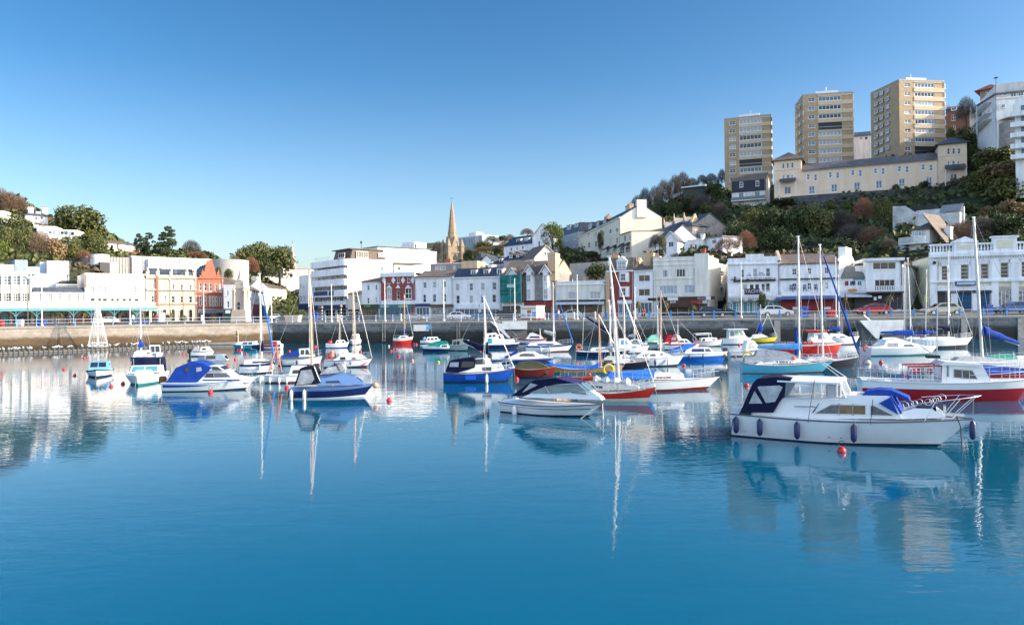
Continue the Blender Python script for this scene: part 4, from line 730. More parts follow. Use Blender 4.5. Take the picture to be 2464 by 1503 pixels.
b.win('5', [(1033, 785, 1085, 860), (1168, 770, 1260, 855), (1340, 764, 1436, 846)], 3, 1, f=.12); b.win('5', [(1000, 940, 1178, 1028), (1248, 932, 1450, 1018)], 5, 1, pane=mat('pale_net_curtain', (.40,.47,.52), .25, var=.25)); zt = b.uv('5', 1220, 662)[1]; b.body(13, zt, PALECREAM); b.flatroof(13, zt, .25, PALECREAM)
for y in (690, 735, 875): b.cornice(b.uv('5', 1220, y)[1], .15, .12, PALECREAM)
b.box('corner_pier', PALECREAM, b.w-2.6, b.w+.05, -.25, .02, b.uv('5', 1400, 1050)[1], zt+.7)
z1 = b.uv('5', 1260, 1055)[1]; b.pbox('fascia', BROWNT, '5', (985, 1052, 1560, 1085), -.3, .02); b.part('awning', MB().prism([(-1.6, z1-1.6), (-.3, z1-.55), (-.3, z1-.8), (-1.6, z1-2.05)], b.w*.12, b.w*.8, 'x'), BROWNT)
b.pbox('sign', TRIM, '5', (1085, 1058, 1190, 1090), -.4, -.3); b.pbox('sign', TRIM, '5', (1470, 1050, 1520, 1085), -.4, -.3); b.pbox('sign', mat('red_sign', (.35,.03,.02), .6), '5', (1330, 1090, 1450, 1118), -1.75, -1.65); b.text('5', 1155, 1117, 'BAR', .62, TRIM, off=-1.7); b.text('5', 1425, 1076, 'RELAY', .5, LET, off=-.34)
b.win('5', rw([(1010, 1080), (1085, 1180), (1190, 1290), (1300, 1400), (1405, 1480)], 1125, 1120, 110), 2, 1, fr=DARKT, pane=GOODS, hole=False)
f = b.face((1706.2, Yc(1706)), (1752, Yc(1706)+17)); f.win('5', [(1620, 795, 1645, 846), (1620, 955, 1646, 1002), (1578, 978, 1592, 1000)], 1, 2, fr=CREAM, pane=G_DK); f.body(8, zt-.9, CREAM); f.flatroof(8, zt-.9, .2, CREAM); f.chimney(f.w*.25, 2, zt-1, zt+2, .8, .8, mat('red_pipe',(.35,.08,.05),.8), 0); f.chimney(f.w*.6, 2, zt-1, zt+1.1, 1.6, .8, BUFF, 0); f.pbox('garage_opening', DARKT, '5', (1585, 1095, 1680, 1230), -.05, .02)
b = CB('pub', 'white pub with stepped parapet blue wall lettering and purple balcony banner', 1752.5, 1878)
b.win('6', rw([(263, 297), (384, 427), (514, 558)], 776, 764, 86), 1, 2); b.win('6', rw([(280, 330), (350, 396), (404, 451)], 926, 922, 55), 1, 1); b.win('6', [(468, 918, 508, 1000), (513, 916, 556, 1000)], 1, 2); zt = b.uv('6', 400, 690)[1]; b.body(12, zt, WHITE2)
m = MB(); l = b.uv('6', 312, 650)[0]; r = b.uv('6', 494, 650)[0]; m.box(0, b.w, 0, .4, zt, b.uv('6', 220, 666)[1]).box(l, r, -.1, .4, zt, b.uv('6', 400, 624)[1]).box(r, b.w, -.05, .4, zt, b.uv('6', 580, 645)[1]); b.part('parapet', m, WHITE2); b.part('roof', MB().box(.1, b.w-.1, .4, 11.9, zt, zt+.1), LEAD)
b.cornice(b.uv('6', 400, 728)[1], .3, .3, WHITE2); blue = mat('blue_lettering', (.01,.05,.25), .5)
b.text('6', 466, 822, 'THE', .42, blue, off=-.03); b.text('6', 468, 842, 'YACHT', .42, blue, off=-.03); b.text('6', 346, 826, 'S', .42, blue, off=-.03); b.text('6', 346, 846, 'INN', .42, blue, off=-.03)
for x, y in ((268, 893), (400, 888), (531, 886)):
    l, z = b.uv('6', x, y); o = b.box('window_box', DARKT, l-1.4, l+1.4, -.45, .02, z-.2, z+.15); m = MB(); q = random.Random(x)
    for i in range(50): c = Vector((l+q.uniform(-1.4, 1.4), q.uniform(-.5, -.1), z+q.uniform(.1, .45))); m.add([c+Vector((q.uniform(-.15,.15), q.uniform(-.15,.15), q.uniform(-.15,.15))) for _ in range(3)], [(0,1,2)])
    m.build('plants', mat('dark_leaf', (.02,.045,.015), .8), o, None, False)
b.part('wall_bracket', MB().box(*[b.uv('6', 203, 880)[0]+k for k in (-.12, .12)], -.7, 0, b.uv('6', 203, 905)[1], b.uv('6', 203, 852)[1]).tube([(b.uv('6', 160, 880)[0], -.6, b.uv('6', 160, 880)[1]), (b.uv('6', 203, 880)[0], -.6, b.uv('6', 203, 885)[1])], .08), DARKT)
zc = b.uv('6', 400, 1040)[1]; b.box('balcony_deck', WHITE2, 0, b.w, -2, 0, zc-.2, zc); m = MB(); m.box(0, b.w, -2, -1.94, zc+1, zc+1.08)
for i in range(28): m.box(b.w*i/28, b.w*i/28+.06, -2, -1.95, zc, zc+1)
b.part('balcony_railing', m, TRIM); b.pbox('banner', PURPT, '6', (292, 975, 446, 1034), -2.15, -2.05); b.pbox('banner', WHITE2, '6', (187, 970, 262, 1036), -2.15, -2.05); b.text('6', 375, 1016, 'YACHT', .85, LET, off=-2.18)
m = MB(); n = 24; zv = b.uv('6', 400, 1045)[1]; zl = b.uv('6', 400, 1100)[1]
for i in range(n): x0 = b.w*i/n; m.add([(x0, -2.05, zv), (x0+b.w/n, -2.05, zv), (x0+b.w/n, -2.05, zl+.3*abs(sin((i+1)*.8))), (x0, -2.05, zl+.3*abs(sin(i*.8)))], [(3,2,1,0)])
b.part('valance', m, mat('pale_canvas', (.66,.66,.66), .8)); b.text('6', 300, 1085, 'TRADITIONAL   FREE HOUSE', .55, mat('grey_lettering',(.2,.2,.22),.6), off=-2.08)
b.win('6', rw([(150, 185), (215, 245), (250, 290), (325, 355), (380, 405), (412, 450), (470, 500), (535, 590)], 1115, 1110, 95), 1, 2, hole=False, pane=G_BL, f=.14); b.box('shop_front', TEALL, 0, b.w, -.06, .0, -.5, b.uv('6', 400, 1100)[1]-.1)
b = CB('restaurant', 'white building with brown slate roof and red ground floor under a blue awning', 1878.5, 2020)
b.win('6', rw([(778, 822), (932, 975), (1106, 1148)], 768, 755, 66), 2, 2, pane=G_DK); b.win('6', rw([(778, 822), (932, 973), (1110, 1148)], 915, 902, 72), 2, 2); zt = b.uv('6', 960, 718)[1]; b.body(12, zt, WHITE2); b.gable(12, zt, b.uv('6', 1000, 608)[1], SLATEN, WHITE, e=.02)
l = b.uv('6', 670, 680); b.part('party_wall', MB().prism([(-.1, zt-.3), (-.1, zt+.8), (6, b.uv('6', 820, 590)[1]+.6), (7, b.uv('6', 820, 590)[1]+.6), (8, zt)], -.25, .25, 'x'), BUFF); b.cornice(b.uv('6', 900, 880)[1], .25, .4, SLATEB)
f = b.face((2020.2, Yc(2020)), (2066, Yc(2020)+15)); zr = f.uv('6', 1340, 590)[1]; f.part('gable_wall', MB().prism([(0, -3), (f.w, -3), (f.w, zt-.6), (f.w*.55, zr-.2), (.45*f.w, zr-.2), (0, zt)], -.05, .8), WHITE); f.box('chimney', WHITE, f.w*.3, f.w*.62, -.1, 1.2, zt, zr+.6)
zc = b.uv('6', 930, 1003)[1]; b.box('balcony_deck', WHITE2, 0, b.w, -1.8, 0, zc-.9, zc); m = MB().box(0, b.w, -1.8, -1.74, zc+.95, zc+1.02)
for i in range(34): m.box(b.w*i/34, b.w*i/34+.05, -1.8, -1.75, zc, zc+.95)
b.part('balcony_railing', m, TRIM)
for x in (765, 800, 900, 1010): l = b.uv('6', x, 980)[0]; b.part('balcony_chair', MB().box(l-.3, l+.3, -1.2, -.7, zc+.4, zc+.5).box(l-.3, l+.3, -.75, -.68, zc+.5, zc+1.3).box(l-.28, l-.2, -1.15, -1.08, zc, zc+.4).box(l+.2, l+.28, -1.15, -1.08, zc, zc+.4), NAVYT)
b.part('awning', MB().prism([(-2.6, b.uv('6', 930, 1072)[1]), (-1.4, b.uv('6', 930, 1030)[1]), (-1.4, b.uv('6', 930, 1040)[1]), (-2.6, b.uv('6', 930, 1080)[1])], -1, b.w-.2, 'x'), mat('blue_awning', (.07,.11,.26), .8))
b.box('shop_front', REDT, 0, b.w, -.08, .0, -.5, b.uv('6', 900, 1075)[1]); b.win('6', rw([(735, 835), (890, 970), (985, 1080), (1095, 1190)], 1085, 1082, 90), 2, 2, fr=REDT, pane=GOODS, hole=False); b.pbox('menu_board', TRIM, '6', (1095, 1155, 1162, 1180), -.8, -.7); b.pbox('menu_board', TRIM, '6', (780, 1155, 835, 1185), -.8, -.7)
b = CB('cafe', 'low white cafe with steep grey roof and flags behind the window', 2021, 2084, 1)
b.win('6', [(1310, 893, 1350, 945), (1358, 893, 1420, 945), (1435, 890, 1485, 942)], 2, 1); zt = b.uv('6', 1400, 858)[1]; b.body(9, zt, WHITE2); b.gable(9, zt, b.uv('6', 1430, 738)[1], mat('grey_slate_weathered', (.17,.165,.155), .8, var=.2), WHITE2)
b.pbox('sign', TEALL, '6', (1395, 868, 1505, 885), -.1, .02); b.pbox('red_flag', REDT, '6', (1312, 900, 1335, 940), -.1, .0); b.pbox('blue_flag', NAVYT, '6', (1380, 895, 1412, 925), -.1, .0); b.pbox('display_canoe', mat('orange_display', (.6,.2,.03), .6), '6', (1340, 975, 1420, 1000), -1, -.4)
b.part('canopy', MB().prism([(-3, b.uv('6', 1380, 1050)[1]), (0, b.uv('6', 1380, 1012)[1]), (0, b.uv('6', 1380, 1022)[1]), (-3, b.uv('6', 1380, 1060)[1])], -.6, b.w+.5, 'x'), mat('grey_white_canopy', (.5,.53,.56), .7)); b.box('shop_front', GOODS, 0, b.w, -.05, .02, -.5, b.uv('6', 1380, 1050)[1]-.2)
b = CB('modern_house', 'white cubic house with wide top window and slatted balcony over a dark cafe', 2084.5, 2173)
b.win('7', [(195, 707, 430, 778)], 3, 1, pane=G_TN); b.win('7', [(215, 880, 420, 992)], 4, 1, pane=G_DK); zt = b.uv('7', 300, 692)[1]; b.body(12, zt, WHITE2); b.box('roof', WHITE2, -.3, b.w+.3, -.5, 12, zt, zt+.5)
f = b.face((2173.3, Yc(2173)), (2237, Yc(2173)+17)); f.win('7', [(608, 735, 628, 770), (622, 870, 640, 960), (655, 870, 668, 960)], 1, 1, pane=G_DK); f.body(8, zt-.6, WHITE); f.part('roof', MB().prism([(-.1, zt-.6), (f.w, zt-2.2), (f.w, zt-1.9), (-.1, zt-.2)], -.3, 8), SLATEN)
zc = b.uv('7', 320, 1002)[1]; b.box('balcony_deck', DARKT, 0, b.w, -1.6, 0, zc-.3, zc); m = MB().box(0, b.w, -1.6, -1.55, zc+.95, zc+1.02)
for i in range(22): m.box(b.w*i/22, b.w*i/22+.14, -1.6, -1.56, zc, zc+.95)
b.part('balcony_railing', m, TRIM); b.pbox('shop_opening', DARKT, '7', (10, 1015, 500, 1185), -.1, .02); b.pbox('menu_board', TRIM, '7', (195, 1055, 222, 1088), -1, -.9); b.pbox('menu_board', TRIM, '7', (240, 1045, 272, 1072), -1, -.9); b.win('7', [(280, 1080, 330, 1180), (440, 1060, 480, 1180)], 1, 1, hole=False, pane=G_BL)
b.pbox('bin_sign', mat('lime_sign', (.45,.55,.15), .6), '7', (695, 1040, 730, 1110), -1.4, -1.2)
b = CB('balustraded_building', 'ornate white and primrose classical building with roof balustrade and pilasters at the right', 2238, 2600)
W5 = [(887, 962, 742, 886), (1080, 1160, 730, 877), (1281, 1360, 722, 872), (1480, 1560, 710, 862), (1690, 1765, 700, 852), (1900, 1975, 690, 842)]
b.win('7', [(a, y0, c, y1) for a, c, y0, y1 in W5], 1, 4, pane=G_TN, f=.08); zt = b.uv('7', 1250, 640)[1]; b.body(14, zt, YELLOWISH); b.cornice(zt-.1, .6, .7, WHITE2); b.cornice(zt-.75, .35, .3, WHITE2)
m = MB()
for i in range(60): m.box(b.w*i/60, b.w*i/60+.22, -.55, -.28, zt-.4, zt-.1)
b.part('dentils', m, WHITE2)
for x in (800, 1010, 1225, 1420, 1620, 1830): l = b.uv('7', x, 780)[0]; b.part('pilaster', MB().box(l-.55, l+.55, -.25, .02, 0, zt-.7).box(l-.7, l+.7, -.32, .02, zt-1.4, zt-.9), WHITE2)
for a, c, y0, y1 in W5:
    l = b.uv('7', a, y0)[0]; r = b.uv('7', c, y0)[0]; z1 = b.uv('7', a, y0)[1]; z0 = b.uv('7', a, y1)[1]
    b.part('window_surround', MB().box(l-.5, l, -.18, .02, z0-.3, z1+.5).box(r, r+.5, -.18, .02, z0-.3, z1+.5).box(l-.5, r+.5, -.18, .02, z1, z1+.5).prism([(l-.6, z1+.5), (r+.6, z1+.5), ((l+r)/2, z1+1.3)], -.25, .02).box(l-.6, r+.6, -.22, .02, z0-.35, z0-.02), WHITE2)
zp = zt+.5; zq = b.uv('7', 1330, 560)[1]+.9; b.box('roof', LEAD, 0, b.w, .8, 14, zt, zt+.2); m = MB().box(0, b.w, -.3, .5, zp, zp+.35).box(0, b.w, -.2, .4, zq-.3, zq)
bal = MB().lathe([(.10, 0), (.18, .35), (.09, .75), (.12, zq-zp-.65)], 8); n = 46
for i in range(n): x = b.w*(i+.5)/n; m.v, k = m.v, len(m.v); m.v += [(p[0]+x, p[1]+.1, p[2]+zp+.35) for p in bal.v]; m.f += [[j+k for j in q] for q in bal.f]; m.m += bal.m
b.part('balustrade', m, WHITE2)
for a, c, y, pd in ((1005, 1232, 515, 1), (1402, 1640, 462, 0), (1810, 2030, 470, 1)):
    l = b.uv('7', a, 540)[0]; r = b.uv('7', c, 540)[0]; z = b.uv('7', a, y)[1]; b.part('parapet_block', MB().box(l, r, -.4, .7, zp, z).box(l-.25, r+.25, -.55, .8, z, z+.3), WHITE2); b.part('parapet_panel', MB().box(l+.6, r-.6, -.46, -.38, zp+.7, z-.4), YELLOWISH)
    if pd: b.part('pediment', MB().prism([(l-.2, z+.3), (r+.2, z+.3), ((l+r)/2, z+1.1)], -.4, .7), WHITE2)
b.cornice(b.uv('7', 1250, 905)[1], .4, .45, WHITE2); b.pbox('shop_sign', NAVYT, '7', (1018, 898, 1228, 940), -.7, -.5); b.pbox('shop_sign', mat('pale_blue_panel', (.5,.58,.7), .6), '7', (1030, 906, 1216, 932), -.75, -.68)
b.pbox('shop_fascia', WHITE2, '7', (840, 945, 1390, 990), -.3, .02); b.pbox('shop_fascia', DARKT, '7', (850, 990, 1385, 1015), -.4, .02); b.text('7', 1115, 1010, 'FAMILY                LTY', .55, LET, off=-.44); m = MB(); l = b.uv('7', 985, 1100)[0]; r = b.uv('7', 1370, 1100)[0]; z1 = b.uv('7', 1100, 1015)[1]
for i in range(14): m.prism([(-.12, z1*i/14), (-.2, z1*(i+.5)/14), (-.12, z1*(i+1)/14), (0, z1*(i+.5)/14)], l, r, 'x')
b.part('roller_shutter', m, mat('blue_shutter', (.03,.10,.20), .5, var=.1)); b.pbox('doorway', DARKT, '7', (850, 1015, 980, 1190), -.08, .02)
for i in range(9): b.pbox('rusticated_pier', WHITE2, '7', (782, 955+i*26, 838, 975+i*26), -.3, .02)
b.shop('7', 950, 985, 1170, [(1440, 1620), (1630, 1900)], mat('ornate_fascia', (.45,.40,.33), .7, var=.5, scale=3), WHITE2, GOODS2, nx=4); b.part('wall_lamp', MB().sphere((b.uv('7', 810, 712)[0], -.5, b.uv('7', 810, 712)[1]), .3, 8, 6), DARKT)
# ------------------------------------------------ hillside buildings
def zat(px, py, Y): return at(px, py, Y).z
def tower(label, A, B, C, ztop, zb, c, fx, rows, win_rows, brick_side, side_rows=None):
    """block of flats: A front left, B front right, C = far end of the visible side; fx = crop x of brick strip, window strip"""
    b = Bd('apartment_tower', label, A, B, zb, 'tower block'); zt = ztop-zb; x0, x1, x2, x3, x4 = fx
    u = lambda x: b.uv(c, x, rows[0][0])[0]; n = len(rows)
    for i, (ya, yb, kind) in enumerate(rows):
        z1 = b.uv(c, (x2+x3)/2, ya)[1]; z0 = b.uv(c, (x2+x3)/2, yb)[1]; l, r, q = u(x2), u(x3), u(x4)
        pn = lambda: R.choice([G_BL, G_BL, G_CU, G_CU, G_DK])
        if kind == 'L': b.box('loggia', DARKT, l, r, .1, .3, z0-.8, z1); b.holes.append((l, r, z0-.8, z1)); b.box('loggia_rail', METAL, l, r, -.05, .03, z0+.1, z0+.2)
        else: b.win0(l+.1, r-.1, z0, z1, 6, 1, pane=pn(), f=.19)
        if q-r > 1: b.win0(r+.15, q-.1, z0, z1, 4, 1, pane=pn(), f=.19)
        if x1 > x0: b.win0(u(x0+(x1-x0)*.22), u(x0+(x1-x0)*.75), z0+.1, z1-.1, 2, 2, f=.14)
    b.body(14, zt, TANB)
    sp = MB()                                              # pale spandrel bands between the window rows
    for i, (ya, yb, kind) in enumerate(rows[:-1]):
        za = b.uv(c, (x2+x3)/2, yb)[1]-(.8 if kind == 'L' else 0); zb2 = b.uv(c, (x2+x3)/2, rows[i+1][0])[1]
        sp.box(u(x2)-.1, b.w+.02, -.14, -.003, zb2+.04, za-.04)
    sp.box(u(x2)-.1, b.w+.02, -.14, -.003, b.uv(c, (x2+x3)/2, rows[0][0])[1]+.04, zt-.35)
    b.part('spandrel_bands', sp, mat('tan_panel', (.62, .50, .34), .8, var=.1))
    b.flatroof(14, zt, .35, mat('grey_roof_edge', (.38,.36,.33), .7)); b.box('plant_room', TRIM, b.w*.3, b.w*.75, 3, 9, zt+.06, zt+1.9); b.part('aerial', MB().tube([(b.w*.55, 6, zt+1.9), (b.w*.55, 6, zt+4)], .07), METAL, b.roofo)
    return b, zt
def r8(y0, dy, n, h, log): return [(y0+dy*i, y0+dy*i+h, 'L' if i in log else 'w') for i in range(n)]
b, zt = tower('tan brick apartment tower nearest the bare trees, lowest and leftmost of the three', (1747.7, 275), (1861, 269), None, zat(1805, 282, 272), 44, '8', (170, 262, 266, 438, 525), r8(378, 61.5, 8, 36, [5])+[(870, 905, 'w')], 9, None)
b, zt = tower('tan brick apartment tower in the middle of the three with a dark recessed balcony', (1937.3, 250), (2059, 247), None, zat(2000, 227, 249), 50, '8', (770, 866, 868, 1048, 1142), r8(205, 66.5, 8, 36, [3]), 9, None)
f = b.face((1912, 261.5), (1937.2, 250))
for i in range(7):
    for x in (697, 722, 748): f.win('8', [(x, 285+i*67-(x-697)*.55, x+13, 310+i*67-(x-697)*.55)], 1, 2, f=.12, hole=False)
b, zt = tower('tallest tan brick apartment tower, rightmost of the three with sunlit window bands', (2169.5, 222), (2278.5, 224), None, zat(2220, 195, 223), 49, '8', (1505, 1592, 1600, 1755, 1842), r8(105, 69, 7, 36, [])+[(588, 625, 'L')], 9, None)
f = b.face((2096.8, 235.5), (2169.4, 222))
for i in range(8):
    for x in (1300, 1340, 1387): f.win('8', [(x, 183+i*62-(x-1300)*.42, x+24, 212+i*62-(x-1300)*.42)], 2, 2, f=.14, hole=False)
# peach terrace: end pavilions and a long wing
b = Bd('peach_terrace', 'long peach terrace with square end pavilions on the cliff below the towers', (1866, 226), (2331, 204.5), 38.2, 'terrace')
def U(x): return b.uv('8', x, 760)[0]
ze = b.uv('8', 1250, 728)[1]; l, r = U(745), U(1780)
gx = [(770, 905, 798, 843), (940, 1085, 780, 828), (1112, 1240, 762, 808), (1285, 1415, 745, 793), (1460, 1590, 735, 785), (1645, 1775, 722, 768)]
wx = [((780, 806), (836, 862)), ((948, 976), (1004, 1032)), ((1118, 1148), (1176, 1206)), ((1292, 1322), (1350, 1380)), ((1472, 1504), (1532, 1562)), ((1652, 1686), (1712, 1746))]
for (p, q), y in zip(wx, (798, 780, 764, 750, 735, 722)): b.win('8', [(p[0], y, p[1], y+45), (q[0], y, q[1], y+52)], 1, 2, pane=G_BL, f=.19)
for x, y in ((797, 888), (967, 872), (1140, 858), (1308, 845), (1482, 832), (1690, 818)): b.win('8', [(x, y, x+50, y+62)], 2, 1, pane=G_BL, f=.19, name='french_window')
b.win('8', [(596, 715, 612, 755), (631, 712, 648, 752), (664, 710, 682, 750), (1850, 600, 1872, 648), (1890, 600, 1912, 646), (1930, 600, 1952, 644)], 1, 2, arch=True, pane=G_DK); b.win('8', [(600, 805, 614, 845), (628, 803, 652, 843), (664, 802, 678, 842), (1856, 700, 1872, 745), (1888, 698, 1914, 743), (1930, 697, 1946, 740)], 1, 2, pane=G_BL); b.win('8', [(612, 892, 662, 950), (1876, 795, 1925, 860)], 2, 1, pane=G_BL, name='french_window')
zc = b.uv('8', 640, 692)[1]; zd = b.uv('8', 1900, 568)[1]; lp, rp = U(740), U(1785); zz = max(zc, zd)
H = b.holes; b.holes = [h for h in H if lp < h[0] < rp]; Hl = [h for h in H if h[0] <= lp]; Hr = [h for h in H if h[0] >= rp]
b.body(9, ze, PEACH, x0=lp, x1=rp); b.holes = Hl; b.body(10, zc, PEACH, x0=0, x1=lp-.01, y0=0, name='pavilion'); b.holes = Hr; b.body(10, zd, PEACH, x0=rp+.01, y0=0, name='pavilion')
wing = b.gable(9, ze, ze+2.5, brickmat('weathered_slate', (.11,.105,.105), (.15,.14,.135), (.06,.06,.06), rowh=.3, bw=.4, ms=.02, rough=.6, vary=.4), PEACH, x0=lp+.1, x1=rp-.1, o=.5, e=-.1)
b.hip(10, zc, zc+3.4, SLATEN, x0=0, x1=lp, o=.8); b.hip(10, zd, zd+3.0, SLATE, x0=rp, x1=b.w, o=.8)
for x in (745, 905, 1090, 1245, 1425, 1605): lx = U(x); b.box('pilaster', PEACH, lx-.2, lx+.35, -.12, .02, -1, ze)
for x in (600, 700): pass
for k, (p0, p1, y) in enumerate(((.2, lp-.2, 765), (rp+.2, b.w-.2, 655))): b.box('string_course', PEACHL, p0, p1, -.12, .02, b.uv('8', 640 if k == 0 else 1900, y)[1], b.uv('8', 640 if k == 0 else 1900, y)[1]+.3)
b.box('eaves_band', PEACHL, lp, rp, -.3, .02, ze-.45, ze)
for a, c, y0, y1, x in ((575, 700, 862, 848, 640), (1832, 1990, 765, 745, 1900)):
    q = U(a), U(c); z = b.uv('8', x, y0)[1]; z2 = b.uv('8', x, y1)[1]; b.part('verandah_roof', MB().prism([(-1.8, z), (0, z2+.6), (0, z2+.75), (-1.8, z+.15)], q[0], q[1], 'x'), SLATE); zb_ = 0
    for xx in q: b.box('verandah_post', TRIM, xx-.1, xx+.1, -1.8, -1.6, -.6, z)
zb_ = b.uv('8', 1250, 925)[1]; m = MB()
for i in range(42): x = lp+(rp-lp)*i/41; m.box(x-.04, x+.04, -1.5, -1.42, zb_-.1, zb_+1.1)
m.box(lp, rp, -1.52, -1.4, zb_+1.1, zb_+1.18); b.part('balcony_railing', m, METAL); b.box('balcony_deck', PEACHL, .3, b.w-.2, -1.6, 0, zb_-.45, zb_-.1)
wl = Bd('retaining_wall', 'dark mossy stone retaining wall below the peach terrace', (1905, 220), (2345, 201), 38, 'wall'); wl.body(1.2, wl.uv('8', 1500, 910)[1], brickmat('mossy_cliff_stone', (.07,.075,.085), (.11,.11,.115), (.05,.05,.05), rowh=.5, bw=1, vary=.5), z0=-11)
b = Bd('slate_clad_cottage', 'small cottage with navy slate hung top floor in front of the lowest apartment tower', (1764, 243), (1846, 238), 37, 'cottage')
b.win('8', [(270, 862, 298, 898), (392, 855, 420, 888)], 1, 2); b.win('8', [(265, 938, 300, 985), (388, 930, 425, 978)], 2, 1, pane=G_BL, name='french_window'); b.win('8', [(265, 1005, 305, 1035), (385, 1000, 425, 1028)], 2, 1)
z1 = b.uv('8', 345, 932)[1]; zt = b.uv('8', 345, 845)[1]; b.body(9, zt, PALECREAM); m = MB(); b.gable(9, zt, zt+2.6, SLATEN, CREAM)
q = b.uv('8', 345, 855)[1]; hs_ = [(b.uv('8', 270, 880)[0], b.uv('8', 298, 880)[0]), (b.uv('8', 392, 870)[0], b.uv('8', 420, 870)[0])]; e_ = [-.02]+[v for h in hs_ for v in (h[0]-.05, h[1]+.08)]+[b.w+.02]
m = MB()
for i in range(0, 6, 2): m.box(e_[i], e_[i+1], -.06, -.003, z1, zt-.1)
wt = b.uv('8', 345, 860)[1]; wb = b.uv('8', 345, 898)[1]
m.box(e_[1], e_[2], -.06, -.003, z1, b.uv('8', 284, 898)[1]-.1).box(e_[3], e_[4], -.06, -.003, z1, b.uv('8', 406, 889)[1]-.1)
b.part('slate_hanging', m, mat('navy_slate_hanging', (.022,.03,.05), .6, var=.3)); zb_ = b.uv('8', 345, 995)[1]; b.box('balcony', PALECREAM, 0, b.w, -1.6, 0, zb_-.3, zb_); b.box('balcony_glass', G_BL, 0, b.w, -1.6, -1.55, zb_, zb_+1)
# big white hotel at the top right
b = Bd('clifftop_hotel', 'white rendered clifftop hotel with flat roof and bay windows at the top right', (2339, 222), (2403, 192), 49, 'hotel')
b.win('K3', [(655, 445, 662, 500), (700, 410, 712, 475), (600, 480, 615, 540), (468, 515, 510, 570), (475, 690, 515, 740), (655, 620, 662, 680), (700, 590, 712, 655)], 1, 2, pane=G_DK, hole=False)
zt = b.uv('K3', 400, 470)[1]; b.body(12, zt, WHITE); f = b.face((2403, 191.9), (2537, 187.4)); zt2 = f.uv('K3', 900, 248)[1]; b.part('upper_storey', MB().prism([(0, zt), (b.w, zt), (b.w, zt2), (b.w*.35, b.uv('K3', 480, 395)[1]), (0, zt+.1)], -.02, 12), WHITE); b.part('roof', MB().prism([(b.w*.35, b.uv('K3', 480, 395)[1]), (b.w, zt2), (b.w, zt2+.3), (b.w*.35, b.uv('K3', 480, 395)[1]+.3)], -.5, 12), LEAD)
f = b.face((2403, 191.9), (2537, 187.4)); f.win('K3', [(742, 240, 785, 285), (790, 240, 838, 285), (890, 238, 968, 318), (990, 235, 1070, 315), (765, 395, 820, 452), (938, 385, 1055, 480)], 2, 1, pane=G_BL, f=.14, hole=False); zf = zt2-.1; f.box('eaves', LEAD, -.6, f.w, -.5, 0, zf, zf+.4); f.cornice(f.uv('K3', 850, 320)[1], .3, .3, WHITE)
f.part('round_terrace', MB().lathe([(4.6, -14), (4.6, f.uv('K3', 850, 655)[1])], 24, (f.w*.42, .5, 0)), STONEG, None, True); zz = f.uv('K3', 850, 655)[1]; f.part('terrace_rail', MB().lathe([(4.6, zz+.9), (4.65, zz+1), (4.55, zz+1)], 24, (f.w*.42, .5, 0)), METAL)
zq = [(2380+i*6, 0) for i in range(3)]; b.part('fire_escape', MB().tube([(b.uv('K3', 530, 600)[0], -1.6, b.uv('K3', 530, 790)[1]), (b.uv('K3', 530, 600)[0], -1.6, b.uv('K3', 530, 425)[1])], .12).box(b.uv('K3', 445, 470)[0], b.uv('K3', 640, 470)[0], -1.7, 0, b.uv('K3', 540, 610)[1]-.1, b.uv('K3', 540, 610)[1]).box(b.uv('K3', 445, 470)[0], b.uv('K3', 640, 470)[0], -1.7, 0, b.uv('K3', 540, 690)[1]-.1, b.uv('K3', 540, 690)[1]).box(b.uv('K3', 445, 470)[0], b.uv('K3', 640, 470)[0], -1.7, 0, b.uv('K3', 540, 470)[1]-.1, b.uv('K3', 540, 470)[1]), TRIM)
b = Bd('roof_lantern_house', 'grey stone square tower with a red pyramid roof and weather vane behind the clifftop hotel', (2364, 224), (2404, 221), 50, 'tower')
b.win('K3', [(560, 212, 588, 245), (600, 208, 628, 240), (650, 198, 680, 232), (700, 190, 725, 222)], 1, 1, pane=G_BL); zt = b.uv('K3', 620, 200)[1]; b.body(6, zt, STONEG); b.hip(6, zt, b.uv('K3', 668, 88)[1], TILER, o=1.3); l = b.uv('K3', 668, 90); b.part('weather_vane', MB().tube([(l[0], 3, l[1]-.4), (l[0], 3, l[1]+2)], .08).box(l[0]-.5, l[0]+.5, 2.95, 3.05, l[1]+1.5, l[1]+1.9), DARKT, b.roofo)
b = Bd('brick_villa', 'dull red brick villa with slate roof glimpsed between the tallest tower and the clifftop hotel', (2278, 238), (2340, 234), 47, 'house')
b.win('K3', [(98, 540, 155, 615), (98, 675, 158, 735)], 2, 2); zt = b.uv('K3', 140, 500)[1]; b.body(9, zt, mat('dull_brick', (.20,.12,.10), .85, var=.2)); b.mansard(9, zt, b.uv('K3', 140, 430)[1], 1.5, SLATE); b.dormer('K3', [(100, 440, 165, 470)], nx=2, ny=1); b.chimney(1, 3, zt, b.uv('K3', 90, 405)[1], 1, 1, STONEG, 2)
b = Bd('white_flats', 'white balconied flats cut off by the right picture edge below the clifftop hotel', (2448, 172), (2605, 165.2), 34, 'flats'); zt = b.uv('K3', 1060, 400)[1]
b.body(12, zt+1.5, WHITE)
for y in (545, 690, 830, 980, 1120): z = b.uv('K3', 1040, y)[1]; b.box('balcony', WHITE, -1.0, b.w, -1.6, 0, z-.3, z+.8); b.win0(1, 3, z+1.0, z+2.4, 2, 1, hole=False, pane=G_BL)
b = Bd('hidden_house', 'white house with slate roof seen in the gap between two tan towers', (2060, 268), (2100, 266), 50, 'house'); b.win('8', [(1185, 515, 1205, 535), (1225, 515, 1245, 535)], 1, 1); zt = b.uv('8', 1220, 505)[1]; b.body(8, zt, WHITE2); b.gable(8, zt, b.uv('8', 1220, 462)[1], SLATE, WHITE2)
